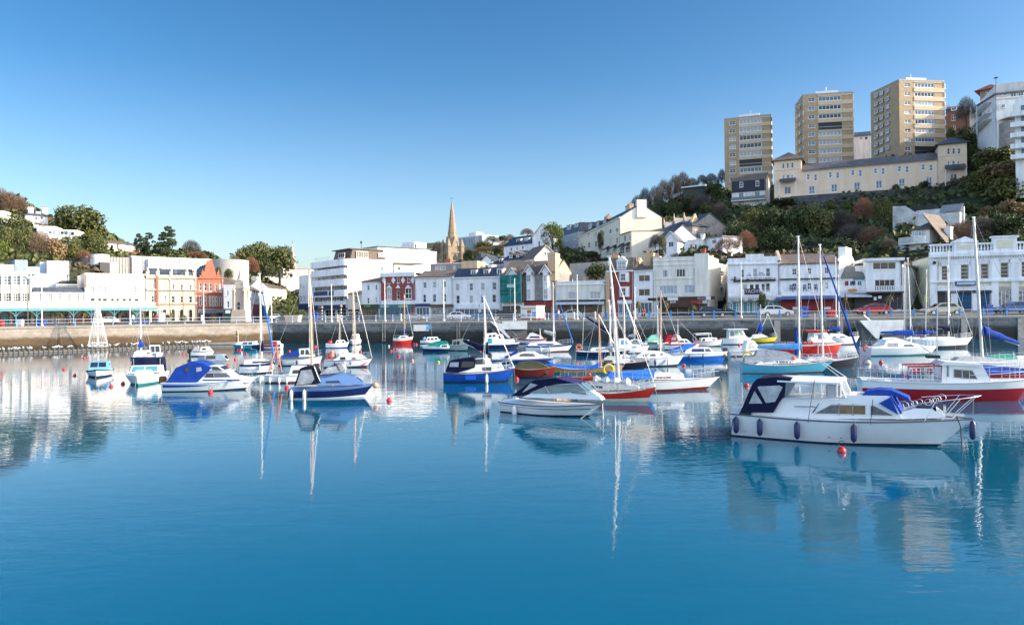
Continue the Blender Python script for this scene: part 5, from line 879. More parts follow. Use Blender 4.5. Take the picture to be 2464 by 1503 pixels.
b = Bd('flat_roofed_house', 'dark flat roofed house with a thin white roof edge among the bare trees', (1648, 252), (1700, 248), 42, 'house'); zt = b.uv('K7', 1300, 420)[1]; b.body(8, zt, mat('dark_weathered_boards', (.06,.065,.06), .8, var=.3)); b.box('roof', TRIM, -.6, b.w+.3, -.8, 8, zt, zt+.35)
# white roofless walls below the retaining wall, balcony villa
b = Bd('hillside_cottage', 'patchy white walled cottage with grey lean-to roof among ivy below the retaining wall', (2151, 176), (2312, 166), 22, 'cottage')
dirty = mat('stained_whitewash', (.66,.66,.64), .85, var=.45, scale=.35)
b.win('7', [(425, 208, 460, 282)], 1, 1, pane=G_DK); l = b.uv('7', 410, 240)[0]; r1 = b.uv('7', 690, 240)[0]
b.body(6, b.uv('7', 500, 250)[1], dirty); b.part('gable_wall', MB().prism([(0, -2), (b.uv('7', 700, 250)[0], -2), (b.uv('7', 690, 235)[0], b.uv('7', 690, 240)[1]), (b.uv('7', 590, 185)[0], b.uv('7', 590, 185)[1]), (b.uv('7', 520, 140)[0], b.uv('7', 520, 140)[1]), (0, b.uv('7', 410, 145)[1])], -.12, .4), dirty)
z1 = b.uv('7', 730, 170)[1]; b.part('rear_wall', MB().box(b.uv('7', 600, 180)[0], b.uv('7', 1090, 180)[0], 2, 2.5, 0, z1), dirty); q = b.uv('7', 870, 210); b.part('lean_to_roof', MB().prism([(-.3, q[1]), (2, b.uv('7', 960, 125)[1]), (2, b.uv('7', 960, 125)[1]+.2), (-.3, q[1]+.2)], q[0], b.uv('7', 1085, 200)[0], 'x'), mat('grey_lean_to', (.24,.25,.26), .8, var=.3))
m = MB()
for i in range(14): m.box(b.uv('7', 555+i*18, 155)[0], b.uv('7', 555+i*18, 155)[0]+.25, 2.2, 2.4, z1, z1+.9)
b.part('balustrade', m.box(b.uv('7', 550, 155)[0], b.uv('7', 800, 155)[0], 2.1, 2.5, z1+.9, z1+1.05), DARKT)
b = Bd('balcony_villa', 'hillside villa with white railed balcony and steep brown hipped roof above the cube house', (2157, 155), (2240, 149), 10.5, 'house')
b.win('7', [(522, 550, 562, 625), (705, 540, 748, 620)], 1, 1, pane=G_DK); zt = b.uv('7', 600, 530)[1]; b.body(9, zt, WHITE2); l = b.uv('7', 580, 420)[0]; r = b.uv('7', 745, 420)[0]; z2 = b.uv('7', 650, 385)[1]
b.box('upper_storey', PALECREAM, l, r, .8, 8, zt, z2); b.win('7', [(590, 392, 645, 440), (655, 392, 690, 440)], 2, 1, hole=False); zb_ = b.uv('7', 640, 515)[1]; b.box('balcony_deck', WHITE2, b.uv('7', 495, 500)[0], b.uv('7', 760, 500)[0], -1.5, 1, zb_-.2, zb_+.05)
m = MB(); a, c = b.uv('7', 495, 480)[0], b.uv('7', 762, 480)[0]
for i in range(26): m.box(a+(c-a)*i/25-.05, a+(c-a)*i/25+.05, -1.5, -1.44, zb_, zb_+1.15)
b.part('balcony_railing', m.box(a, c, -1.55, -1.4, zb_+1.15, zb_+1.25), TRIM)
b.hip(9, z2, b.uv('7', 690, 272)[1], SLATEN, x0=l, x1=r, y0=.8, o=.4); b.part('lit_roof_slope', MB().prism([(r-1.2, z2+3.2), (r+3.6, zt-.6), (r+3.6, zt-.3), (r-1.2, z2+3.5)], .5, 7), SLATEN); b.chimney(b.uv('7', 905, 400)[0]-1, 4, zt-1, b.uv('7', 905, 335)[1], 1.3, 1, WHITE, 2)
# Georgian terrace on the mid hill
b = Bd('georgian_terrace', 'tall cream terrace stepping up the mid hill with dormers and a big white gable end', (1393, 236), (1494.5, 186), 19, 'terrace')
b.win('5', [(212, 430, 232, 465), (280, 418, 302, 455), (350, 405, 372, 445), (427, 392, 446, 432), (495, 375, 518, 415), (562, 362, 585, 402), (212, 515, 232, 565), (280, 505, 302, 560), (350, 495, 372, 550), (497, 470, 518, 525), (562, 455, 585, 515)], 1, 2, hole=True)
zt = b.uv('5', 400, 350)[1]; b.body(11, zt, CREAM, z0=-10); b.cornice(zt-.3, .4, .3, PALECREAM); b.gable(11, zt, zt+3.4, SLATEB, PALECREAM, e=.02)
b.dormer('5', [(245, 325, 275, 362), (318, 310, 346, 346), (386, 295, 416, 330)], y=1.4, wall=SLATEB)
for x, y in ((300, 262), (500, 238)): q = b.uv('5', x, y); b.chimney(q[0], 5.5, zt+2, zt+4.6, 4, 1.2, BUFF, 4)
f = b.face((1494.6, 186), (1521, 197)); b.box('gable_chimney', PALECREAM, b.w-.9, b.w+.3, 4.4, 6.9, zt, zt+4.5)
for x, y in ((485, 575), (555, 560)): q = b.uv('5', x, y); b.part('porch_roof', MB().prism([(-1.6, q[1]-.2), (0, q[1]+.8), (0, q[1]+.6), (-1.6, q[1]-.4)], q[0]-1.6, q[0]+1.6, 'x'), DARKT)
g = Bd('georgian_terrace', 'grey rendered mansard house beyond the tall cream terrace, half behind the poplar like tree', (1330, 262), (1392.7, 236.5), 21, 'house')
g.win('5', [(60, 455, 85, 490), (130, 440, 155, 478), (60, 560, 85, 600), (132, 530, 158, 580)], 1, 2); zt2 = g.uv('5', 90, 425)[1]; g.body(11, zt2, GREYR); g.mansard(11, zt2, g.uv('5', 90, 330)[1], 1.2, SLATE); g.dormer('5', [(50, 345, 85, 395), (122, 335, 158, 385)], y=.7, nx=3); g.chimney(g.w*.5, 5, zt2+3, g.uv('5', 60, 312)[1], 6, 1.2, BUFF, 4)
b = Bd('cream_house', 'lower cream house with lean-to porch and tall sunlit gable beside the tall terrace', (1494.8, 184), (1521.5, 176), 18, 'house')
b.win('5', [(642, 440, 663, 500), (690, 430, 712, 490)], 1, 2); b.win('5', [(610, 560, 650, 620), (665, 550, 712, 610)], 2, 2, hole=False); zt = b.uv('5', 670, 415)[1]; b.body(13, zt, CREAM, z0=-8); b.gable(13, zt, b.uv('5', 870, 300)[1]-1, SLATEN, mat('pale_yellow_render', (.80,.74,.58), .8), e=.02)
for x, y in ((632, 545), (688, 538)): q = b.uv('5', x, y); b.part('porch_roof', MB().prism([(-1.5, q[1]-.3), (0, q[1]+.8), (0, q[1]+.6), (-1.5, q[1]-.5)], q[0]-1.2, q[0]+1.2, 'x'), DARKT)
b = Bd('bungalow', 'long white bungalow with grey slate roof and a white front gable above the shops', (1531, 185), (1606, 172), 19, 'bungalow')
b.win('5', [(800, 520, 830, 580), (885, 515, 910, 555)], 2, 2); zt = b.uv('5', 880, 505)[1]; b.body(9, zt, WHITE2, z0=-6); b.gable(9, zt, zt+3.4, SLATE, WHITE2)
b = Bd('gabled_cottage', 'small white gable fronted cottage between the bungalow and the arcaded wall', (1598.5, 170), (1633, 168.5), 17, 'cottage'); b.win('5', [(1090, 498, 1142, 552)], 2, 1, pane=G_BL); zt = b.uv('5', 1120, 485)[1]; b.body(9, zt, WHITE2, z0=-6); b.fgable(9, zt, b.uv('5', 1118, 402)[1], SLATE, WHITE2, trim=TRIM)
b = Bd('arcaded_wall', 'low white garden building with three round arches below the stone church', (1632, 176), (1692, 172), 17.5, 'building'); b.win('5', [(1215, 500, 1235, 530), (1258, 500, 1278, 530)], 1, 1); b.win('5', [(1305, 520, 1335, 580), (1352, 520, 1384, 580), (1400, 520, 1424, 580)], 1, 1, fr=WHITE2, pane=G_DK, arch=True, f=.15, name='arch'); zt = b.uv('5', 1310, 488)[1]; b.body(4, zt, WHITE2, z0=-6); b.box('coping', TRIM, -.1, b.w+.1, -.15, 4, zt, zt+.25); b.chimney(b.w*.95, 1, zt, zt+1.4, .8, .6, WHITE2, 0)
b = Bd('white_cottage', 'small white flat cottage at the right of the arcaded garden building', (1692.5, 174), (1741, 168), 18.5, 'cottage'); b.win('5', [(1528, 478, 1572, 518)], 3, 1, pane=G_BL); zt = b.uv('5', 1540, 462)[1]; b.body(6, zt, WHITE2, z0=-6); b.box('roof', mat('grey_lean_to', (.24,.25,.26)), -.3, b.w+.3, -.4, 6, zt, zt+.25)
# stone church on the right hill
b = Bd('stone_church', 'grey stone gothic church with blue slate roof and pointed dormer gables on the right hill', (1595, 216), (1668, 200), 22, 'church')
zt = b.uv('5', 1180, 378)[1]; b.body(11, zt, STONEG, z0=-6); b.gable(11, zt, b.uv('5', 1200, 240)[1], SLATE, STONEG, fr=.5)
for x0, x1, yt in ((1030, 1075, 305), (1130, 1180, 265), (1230, 1285, 255)):
    l = b.uv('5', x0, 400)[0]; r = b.uv('5', x1, 400)[0]; z = b.uv('5', x0, yt)[1]; zz = z-(z-zt)*.6
    d_ = b.part('gabled_dormer', MB().prism([(l, zt-3), (r, zt-3), (r, zz-.6), ((l+r)/2, z), (l, zz-.6)], -.4, 3), STONEG); MB().prism([(l+.8, zt-2), (r-.8, zt-2), (r-.8, zt+1), ((l+r)/2, zt+2.2), (l+.8, zt+1)], -.5, -.35).build('lancet_window', G_BL, d_, None, False)
    MB().lathe([(.3, z-.2), (.05, z+1.3)], 6, ((l+r)/2, -.2, 0)).build('finial', BUFF, d_, None, False)
a = b.face((1668, 198), (1728, 204)); za = a.uv('5', 1450, 350)[1]; a.win('5', [(1362, 375, 1392, 430), (1450, 370, 1490, 430)], 2, 1, pane=G_BL, f=.2); a.body(10, za, STONEG, z0=-6); a.hip(10, za, a.uv('5', 1460, 240)[1], SLATE, name='apse_roof'); q = a.uv('5', 1420, 205); a.part('east_gable', MB().prism([(q[0]-2.2, q[1]-3.2), (q[0]+2.2, q[1]-3.2), (q[0], q[1])], 2, 2.6), BUFF)
# church with the tall spire
def spire_church():
    Y = 330; base = at(1089, 640, Y); k = Y/1760; r = empty('church_tower', base, 'tall honey stone church spire with pinnacles rising behind the centre roofs', 'church'); Z = lambda cy: zat(1089, 462+cy/4.183, Y)-base.z
    st = brickmat('honey_stone', (.31, .235, .155), (.36, .275, .185), (.25,.19,.13), rowh=.6, bw=1.2, ms=.02, vary=.15); w_ = 34*k
    rot = radians(28); M = Matrix.Rotation(rot, 4, 'Z')
    MB().box(-w_/2, w_/2, -w_/2, w_/2, -14, Z(560)).build('tower', st, r, M); MB().box(-w_/2-.4, w_/2+.4, -w_/2-.4, w_/2+.4, Z(620), Z(600)).build('string_course', st, r, M)
    m = MB().lathe([(15*k, Z(565)), (10.5*k, Z(400)), (5*k, Z(200)), (.5*k, Z(85))], 8); m.build('spire', st, r, M, False)
    for yy in (410, 270):
        rr = 15*k*(1-(565-yy)/480.)+.25; MB().lathe([(rr, Z(yy+6)), (rr, Z(yy-6))], 8).build('spire_band', st, r, M, False)
    for s in (-1, 1):
        for t in (-1, 1): MB().lathe([(1.3, -14), (1.2, Z(560)), (1.4, Z(550)), (.1, Z(470))], 6, (s*w_/2, t*w_/2, 0)).build('corner_pinnacle', st, r, M, False)
    for a in range(4): 
        q = M @ Matrix.Rotation(a*pi/2, 4, 'Z'); MB().prism([(-1.6, Z(565)), (1.6, Z(565)), (0, Z(450))], -w_/2+.3, -w_/2+1.2).build('spire_gable', st, r, q, False); MB().prism([(-1, Z(690)), (1, Z(690)), (1, Z(650)), (0, Z(625)), (-1, Z(650))], -w_/2-.1, -w_/2+.1).build('belfry_opening', DARKT, r, q, False)
    MB().tube([(0, 0, Z(90)), (0, 0, Z(48))], .15).box(-1, 1, -.08, .08, Z(62)-.1, Z(62)+.1).build('weather_vane', mat('green_copper', (.12,.3,.28), .6), r)
spire_church()
p = at(705, 700, 520); r = empty('distant_spire', p, 'slim pink distant church spire beside the large dark green tree mound', 'church'); pk = mat('pink_spire_stone', (.56,.38,.30), .9)
MB().lathe([(5, -30), (5, 7), (3.4, 9), (.15, zat(705, 586, 520)-p.z)], 8).build('spire', pk, r, None, False); MB().tube([(0, 0, zat(705, 586, 520)-p.z-.4), (0, 0, zat(705, 583, 520)-p.z+1)], .15).build('finial', DARKT, r)
b = Bd('distant_tower_block', 'pale blue grey distant tower block right of the tall spire', (1103, 560), (1162, 540), 30, 'tower block')
for i in range(6):
    for x in (460, 485, 530, 555, 600, 640): b.win('4', [(x, 470+i*20, x+14, 480+i*20)], 1, 1, fr=GREYR, pane=G_BL, hole=False)
zt = b.uv('4', 540, 452)[1]; b.body(22, zt, mat('pale_blue_cladding', (.36,.42,.48), .7)); b.flatroof(22, zt, .6, WHITE); b.box('plant_room', WHITE, b.w*.35, b.w*.65, 3, 10, zt, zt+3.5); b.face((1145.5, 545.5), (1162, 540)).box('end_bay', mat('cream_cladding', (.6,.56,.5), .7), 0, 4, -.4, 0, -4, zt)
# roofs behind the shop row
b = Bd('white_villa', 'white house with blue slate roof and two dormers left of the big green tree', (1214, 250), (1302, 236), 21, 'house')
b.win('K4', [(65, 795, 95, 845), (170, 780, 195, 825), (265, 765, 300, 815)], 1, 2); zt = b.uv('K4', 200, 735)[1]; b.body(9, zt, WHITE2, z0=-8); b.gable(9, zt, b.uv('K4', 300, 560)[1], SLATEB, WHITE2); b.dormer('K4', [(120, 642, 190, 688), (258, 618, 315, 668)], y=1.4, nx=3)
g = b.face((1284, 238), (1308, 240)); b.box('chimney', WHITE2, g.uv('K4', 480, 500)[0]+b.w-4.5, b.w-1, 3, 5, zt+1, b.uv('K4', 560, 430)[1])
b = Bd('white_house', 'white gabled house half hidden right behind the big green tree', (1283, 228), (1330, 226), 22, 'house'); b.win('K4', [(555, 675, 595, 780)], 1, 2); zt = b.uv('K4', 560, 590)[1]; b.body(9, zt, WHITE2, z0=-8); b.fgable(9, zt, zt+3.8, SLATE, WHITE2, trim=TRIM)
b = Bd('dormered_house', 'dark slate roof with a row of pointed dormers behind the scaffolded house', (1213, 190), (1300, 182), 12, 'house'); zt = b.uv('K4', 250, 990)[1]; b.body(9, zt, GREYR); b.gable(9, zt, b.uv('K4', 350, 820)[1], SLATEB, GREYR); b.dormer('K4', [(30, 905, 80, 965), (150, 895, 200, 975), (300, 885, 350, 965), (395, 870, 440, 950)], wall=DARKT, rm=SLATEN, style='gable', nx=1, ny=2, y=.5)
b = Bd('gabled_house', 'sunlit cream gable with twin window above the brown slate roofs', (1288, 176), (1343, 178), 10, 'house'); b.win('K4', [(665, 865, 700, 930), (705, 865, 735, 930)], 1, 1, hole=False); zt = b.uv('K4', 700, 965)[1]; b.body(9, zt, PALECREAM, z0=-6); b.fgable(9, zt, b.uv('K4', 710, 755)[1], SLATEN, PALECREAM, trim=BUFF)
b = Bd('gabled_house', 'small white house with grey gable roof and lean-to below the spire', (1138, 225), (1185, 222), 14, 'house'); b.win('4', [(700, 655, 712, 670)], 1, 1); zt = b.uv('4', 700, 690)[1]; b.body(9, zt, WHITE2, z0=-6); b.fgable(9, zt, b.uv('4', 700, 635)[1], SLATE, WHITE2, x0=b.w*.45)
b.part('side_roof', MB().prism([(0, zt), (b.w*.45, zt+2.5), (b.w*.45, zt)], 0, 9), SLATEB)
b = Bd('roof_terrace_house', 'dark slated house with white conservatory in front of the pointed dormers', (1172, 195), (1222, 190), 10, 'house'); b.win('4', [(815, 725, 905, 760)], 6, 1, hole=False, pane=G_BL); zt = b.uv('4', 860, 770)[1]; b.body(8, zt, WHITE2); b.hip(8, zt+1.5, b.uv('4', 830, 635)[1], SLATEB, y0=2); b.dormer('4', [(775, 668, 798, 700), (853, 660, 872, 692)], style='gable', nx=1, y=2.5)
b = Bd('flat_roofed_house', 'low grey boarded block with white window panels behind the brown roofed terrace', (1037, 192), (1142, 188), 8, 'house'); b.win('4', [(190, 740, 300, 792), (372, 738, 402, 790)], 2, 1, pane=G_CU); zt = b.uv('4', 300, 722)[1]; b.body(10, zt, mat('grey_boards', (.26,.25,.24), .8, var=.2)); b.flatroof(10, zt, .2, TRIM); b.chimney(b.uv('4', 280, 690)[0], 3, zt, b.uv('4', 280, 668)[1], 1.4, 1, REDB, 2); b.box('end_gable', BUFF, b.w*.72, b.w+1, -.3, 6, zt-3, b.uv('4', 520, 695)[1])
b = Bd('retaining_wall', 'pale grey garden retaining wall under the hedge beside the sunlit stone gable', (1372, 178), (1465, 170), 8, 'wall'); b.body(1, b.uv('5', 180, 715)[1], CONC)
# ------------------------------------------------ trees and plants
def leafmat(name, c1, c2, sc_=.5):
    m = mat(name, c1, .65, col2=c2, scale=sc_, spec=.25); return m
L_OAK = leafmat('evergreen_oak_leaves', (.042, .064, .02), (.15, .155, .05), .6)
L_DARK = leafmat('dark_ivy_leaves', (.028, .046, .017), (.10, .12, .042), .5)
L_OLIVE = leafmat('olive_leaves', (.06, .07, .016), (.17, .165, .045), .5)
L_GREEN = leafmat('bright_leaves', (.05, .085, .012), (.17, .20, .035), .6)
L_CEDAR = leafmat('cedar_needles', (.022, .045, .024), (.080, .10, .04), .5)
L_TAN = leafmat('tan_dry_twigs', (.20, .13, .06), (.34, .25, .13), .6)
L_PALM = leafmat('palm_leaves', (.07, .09, .02), (.24, .22, .06), 1.5)
T_BROWN = leafmat('brown_twigs', (.12, .075, .05), (.24, .155, .10), .6)
T_GREY = leafmat('grey_twigs', (.06, .05, .045), (.13, .11, .10), .6)
T_RED = leafmat('reddish_twigs', (.17, .075, .045), (.30, .15, .09), .6)
BARK = mat('bark', (.055, .042, .032), .95, var=.3)
def rdir(q):
    while 1:
        v = Vector((q.uniform(-1, 1), q.uniform(-1, 1), q.uniform(-1, 1)))
        if .1 < v.length < 1: return v.normalized()
def leaves(m, q, c, rad, n, size, up=.35, flat_=1.0):
    for _ in range(n):
        d = rdir(q); d.z += up*q.random(); d.normalize(); p = c+Vector((d.x*rad, d.y*rad, d.z*rad*flat_))*q.uniform(.7, 1.06)
        nrm = (d*.8+rdir(q)*.8).normalized(); t = nrm.cross(rdir(q)).normalized(); b = nrm.cross(t); s = size*q.uniform(.6, 1.3)
        m.add([p-t*s-b*s*.55, p+t*s*.2-b*s*.8, p+t*s+b*s*.1, p+b*s*.75], [(0, 1, 2, 3)])
def proto_round(seed, n_cl, n_leaf, size, squash=1.0, low=.0, rmin=.13, rmax=.22):
    q = random.Random(seed); m = MB()
    for i in range(n_cl):                                    # clumps sit in the crown's volume, denser near its skin
        d = rdir(q); k = q.uniform(.45, .84)**.7; r = q.uniform(rmin, rmax)
        if d.z < 0: h = max(sqrt(d.x*d.x+d.y*d.y), .2); g = max(h, .85)/h; d.x *= g; d.y *= g
        c = Vector((d.x*(.5-r*.75)*k*1.15, d.y*(.5-r*.75)*k*1.15, .5+low/2+d.z*(.5-r*.7)*k*squash))
        c.z = max(c.z, low+r*.6); leaves(m, q, c, r, n_leaf, size)
    return m.mesh('crown', L_OAK, False)
def proto_cedar(seed):
    q = random.Random(seed); m = MB()
    for t in range(9):
        z = .22+.76*t/8; R_ = .5*(1-t/9.5)**.75
        for k in range(max(3, 8-t)):
            a = q.uniform(0, 6.28); rr = R_*q.uniform(.35, .85); leaves(m, q, Vector((cos(a)*rr, sin(a)*rr, z+q.uniform(-.03, .03))), q.uniform(.1, .17)*(1.15-t*.07), 70, .028, .3, .38)
    leaves(m, q, Vector((0, 0, .97)), .05, 30, .025)
    return m.mesh('crown', L_CEDAR, False)
def proto_bare(seed, depth=6, spread=.55, lean=.0):
    q = random.Random(seed); tr = MB(); tw = MB()
    def grow(p, d, l, r, k):
        e = p+d*l; tgt = tr if k > depth-4 else tw
        if k > depth-3: tgt.tube([p, p+d*l*.5+rdir(q)*l*.04, e], [r, r*.85, r*.72], 5, 0, False)
        else:
            r = max(r, .0042); t = d.cross(rdir(q)).normalized()*r; b = d.cross(t).normalized()*r; tgt.add([p+t, p-t*.5+b*.87, p-t*.5-b*.87, e], [(0,1,3),(1,2,3),(2,0,3)])
        if k == 0: return
        for _ in range(3 if k > 1 else 4):
            nd = (d+rdir(q)*spread+Vector((0, 0, .12))).normalized(); grow(p+d*l*q.uniform(.55, 1), nd, l*q.uniform(.62, .82), r*.62, k-1)
    grow(Vector((0, 0, -.05)), Vector((0, 0, 1)), .30, .022, depth)
    for _ in range(5200):                                    # fine outer twigs
        d = rdir(q); d.z = abs(d.z)*1.1-.25; k = q.uniform(.3, 1)**.5; top = .62*.30*4.2
        c = Vector((d.x*.55*k, d.y*.55*k, .55+d.z*.62*k)); u = (d+Vector((0, 0, .5))+rdir(q)*.6).normalized()*q.uniform(.05, .11); t = u.cross(rdir(q)).normalized()*.0042
        tw.add([c-t, c+t, c+u], [(0, 1, 2)])
    vs = tr.v+tw.v; zs = max(v[2] for v in vs); w_ = max(max(abs(v[0]), abs(v[1])) for v in vs)*2
    for g in (tr, tw): g.v = [(x/w_*1.05, y/w_*1.05, z/zs if z > 0 else z) for x, y, z in g.v]
    return tr.mesh('trunk', BARK, False), tw.mesh('crown', T_BROWN, False)
def proto_palm(seed):
    q = random.Random(seed); m = MB()
    for h in range(70):
        a = q.uniform(0, 6.28); el = q.uniform(-.5, 1.3); L_ = q.uniform(.3, .5); pts = []
        for i in range(5):
            t = i/4; pts.append(Vector((cos(a)*cos(el)*L_*t, sin(a)*cos(el)*L_*t, .72+sin(el)*L_*t*.75-.22*t*t)))
        s = Vector((-sin(a), cos(a), 0))
        for i in range(4):
            w0, w1 = .035*(1-abs(i/4-.3)), .035*(1-abs((i+1)/4-.3)) if i < 3 else 0
            m.add([pts[i]-s*w0, pts[i]+s*w0, pts[i+1]+s*w1, pts[i+1]-s*w1], [(0,1,2,3)])
    return m.mesh('crown', L_PALM, False)
TR_ = MB().tube([(0, 0, -.35), (.01, 0, .2), (-.01, .01, .55)], [.045, .035, .02], 8)
for a in range(5): TR_.tube([(0, 0, .25+.05*a), (cos(a*2.4)*.2, sin(a*2.4)*.2, .5+.06*a)], [.018, .006], 5)
TRUNK = TR_.mesh('trunk', BARK); PTRUNK = MB().tube([(0, 0, -.2), (.02, 0, .3), (0, 0, .74)], [.05, .04, .045], 8).mesh('trunk', mat('palm_bark', (.22, .15, .09), .9))
P_ROUND = [proto_round(1, 46, 85, .030), proto_round(2, 40, 85, .031, .95), proto_round(3, 50, 75, .029, 1.0, .05)]
P_BUSH = [proto_round(11, 30, 70, .036, .9, .0, .16, .26), proto_round(12, 26, 75, .037, .9, .0, .16, .27)]
P_LEAFY = [proto_round(21, 85, 45, .020, 1.05, .1, .07, .14)]
P_CEDAR = [proto_cedar(31), proto_cedar(32)]
P_BARE = [proto_bare(41), proto_bare(42, 6, .5), proto_bare(43, 6, .65)]; P_PALM = [proto_palm(51), proto_palm(52)]
KIND = {'lolive':(P_ROUND, leafmat('sun_tinted_oak_leaves', (.055, .075, .022), (.17, .17, .055), .6)), 'oak':(P_ROUND, L_OAK), 'dark':(P_ROUND, L_DARK), 'bush':(P_BUSH, L_OAK), 'dbush':(P_BUSH, L_DARK), 'olive':(P_BUSH, L_OLIVE), 'bright':(P_BUSH, L_GREEN), 'leafy':(P_LEAFY, L_GREEN),  # first entry: oak leaves with sunlight put into a lighter colour
 'cedar':(P_CEDAR, L_CEDAR), 'tan':(P_BUSH, L_TAN), 'bare':(P_BARE, T_BROWN), 'gbare':(P_BARE, T_GREY), 'rbare':(P_BARE, T_RED), 'palm':(P_PALM, L_PALM), 'ivytree':(P_LEAFY, L_OLIVE)}
tq = random.Random(99); TN = {'lolive':'tree','oak':'tree','dark':'tree','bush':'shrub','dbush':'shrub','olive':'shrub','bright':'shrub','leafy':'tree','cedar':'cedar_tree','tan':'shrub','bare':'bare_tree','gbare':'bare_tree','rbare':'bare_tree','palm':'palm_tree','ivytree':'tree'}
def tree(kind, c, x0, x1, yt, yb, Y, label, group=None, name=None):
    a = cp(c, x0, yt); b = cp(c, x1, yb); p = at((a[0]+b[0])/2, b[1], Y); w_ = (b[0]-a[0])*Y/1760*1.06; h = at((a[0]+b[0])/2, a[1], Y).z-p.z
    pr, m = KIND[kind]; me = tq.choice(pr)
    n_ = name or TN[kind]; r = empty(n_, p, label, 'shrub' if n_ == 'shrub' else 'palm' if kind == 'palm' else 'tree', group)
    S = Matrix.Rotation(tq.uniform(0, 6.28), 4, 'Z'); D_ = Matrix.Diagonal((w_, w_, h, 1))
    if isinstance(me, tuple): inst('trunk', me[0], r, D_ @ S); inst('crown', me[1], r, D_ @ S, m)
    else:
        inst('trunk', PTRUNK if kind == 'palm' else TRUNK, r, D_ @ S); inst('crown', me, r, D_ @ S, m)
    return r
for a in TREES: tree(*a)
PG = 'palms along the promenade'
for a in [('palm','L1',990,1215,1125,1400,135,'left of two shaggy palms in front of the glass canopy'), ('palm','L1',1410,1700,1105,1400,135,'right and larger of two shaggy palms in front of the glass canopy'), ('palm','L2',800,950,1100,1340,140,'slender palm before the middle arch of the limestone bank'), ('palm','L2',1600,1835,1195,1340,140,'low spreading palm in front of the red brick shop opening'),
 ('palm','5',735,835,1070,1250,129,'tall palm in front of the slim white house'), ('palm','5',1025,1115,1065,1255,126,'thin trunked palm left of the brown awning'), ('palm','5',1280,1400,1115,1235,125,'bushy palm under the brown awning'), ('palm','5',1630,1700,1105,1235,124,'small palm left of the pub corner'), ('palm','6',1290,1345,985,1200,113,'dark cordyline in front of the low cafe'), ('palm','7',310,425,1005,1180,118,'drooping palm under the cube house balcony')]: tree(*a, group=PG)
for a in [('bush','L2',165,435,1185,1345,138,'dark green planted bush behind the blue bin near the limestone bank'), ('olive','L2',1040,1190,1170,1335,139,'yellow green bush before the right arch of the limestone bank'), ('leafy','L3',1005,1265,945,1245,150,'small spreading tree in a stone planter on the street corner'), ('leafy','L3',1285,1425,1030,1265,150,'lollipop shaped yellow green tree right of the planter'), ('dark','6',440,520,985,1220,124,'dark cypress shaped tree beside the pub door')]: tree(*a)
# ground cover on the slopes: countless small leaves of ivy, bramble and dry grass
def scrub():
    q = random.Random(5); m = MB(); n = 0
    while n < 60000:
        x = q.uniform(-190, 150); y = q.uniform(115, 420)**1.0; t = y-front(x)
        if t < fw(x)+3: continue
        if abs(x/y) > .78: continue
        if y > 300 and q.random() < .5: continue
        dens = noise.noise(Vector((x*.06, y*.06, 3)))
        z = gz(x, y); s = q.uniform(.35, .9)*(1+.6*(y > 260)); p = Vector((x, y, z+q.uniform(0, 1.5)*(1+dens))); d = (rdir(q)+Vector((0, -.3, .6))).normalized(); tt = d.cross(rdir(q)).normalized(); b = d.cross(tt)
        k = 0 if x > 0 and dens > .12 else 2 if dens < -.22 else 1
        m.add([p-tt*s-b*s*.6, p+tt*s*.2-b*s*.8, p+tt*s+b*s*.1, p+b*s*.8], [(0,1,2,3)], k); n += 1
    tag(m.build('hillside_scrub', [L_DARK, L_OAK, mat('dry_bramble', (.07,.05,.03), .9, col2=(.15,.11,.06), scale=.4)], None, None, False), 'dark ivy bramble and dry undergrowth covering the slopes behind the town', 'undergrowth', kind='stuff')
scrub()
# ------------------------------------------------ boats
GEL = mat('white_gelcoat', (.80, .80, .79), .22, var=.06, scale=1.2); GELC = mat('cream_gelcoat', (.72, .68, .58), .3, var=.1); GELG = mat('grey_white_deck', (.58, .59, .60), .5, var=.12)
def paint(n, c, r=.25): return mat(n, c, r, var=.12, scale=1.5)
H_NAVY = paint('navy_hull', (.010, .020, .10)); H_BLUE = paint('blue_hull', (.012, .075, .38)); H_RED = paint('red_hull', (.55, .025, .012)); H_MAR = paint('maroon_hull', (.20, .022, .018)); H_DRED = paint('crimson_hull', (.36, .012, .02))
H_TEAL = paint('teal_hull', (.02, .24, .34)); H_TURQ = paint('turquoise_hull', (.10, .42, .56)); H_YEL = paint('yellow_hull', (.62, .50, .02)); H_ORA = paint('orange_yellow_hull', (.62, .28, .02)); H_BLK = paint('black_hull', (.012, .013, .022)); H_GRN = paint('pale_green_hull', (.52, .60, .52))
AF_R = paint('red_antifoul', (.14, .02, .018), .7); AF_B = paint('dark_antifoul', (.012, .018, .035), .7); AF_BL = paint('blue_antifoul', (.02, .06, .20), .7)
def canvas(n, c): return mat(n, c, .85, var=.22, scale=3, bump=.6, spec=.2)
C_BLUE = canvas('blue_canvas', (.012, .055, .31)); C_NAVY = canvas('navy_canvas', (.007, .010, .040)); C_SKY = canvas('bright_blue_canvas', (.03, .19, .62)); C_GREEN = canvas('green_canvas', (.02, .30, .22)); C_OLIVE = canvas('olive_canvas', (.085, .085, .045)); C_GREY = canvas('grey_canvas', (.38, .40, .43)); C_RED = canvas('red_canvas', (.50, .02, .03)); C_MINT = canvas('mint_canvas', (.20, .48, .38)); C_WHITE = canvas('white_canvas', (.70, .70, .68)); C_LBL = canvas('light_blue_canvas', (.13, .38, .70))
WOOD = mat('varnished_wood', (.30, .13, .045), .35, var=.3, scale=4); GLS = mat('boat_window_glass', (.018, .022, .03), .06, var=.4, scale=2, spec=.7); PLAS = mat('clear_plastic_window', (.34, .36, .39), .12, var=.45, scale=2.5); CURT = mat('curtained_boat_window', (.085, .095, .12), .12, var=.7, scale=5)
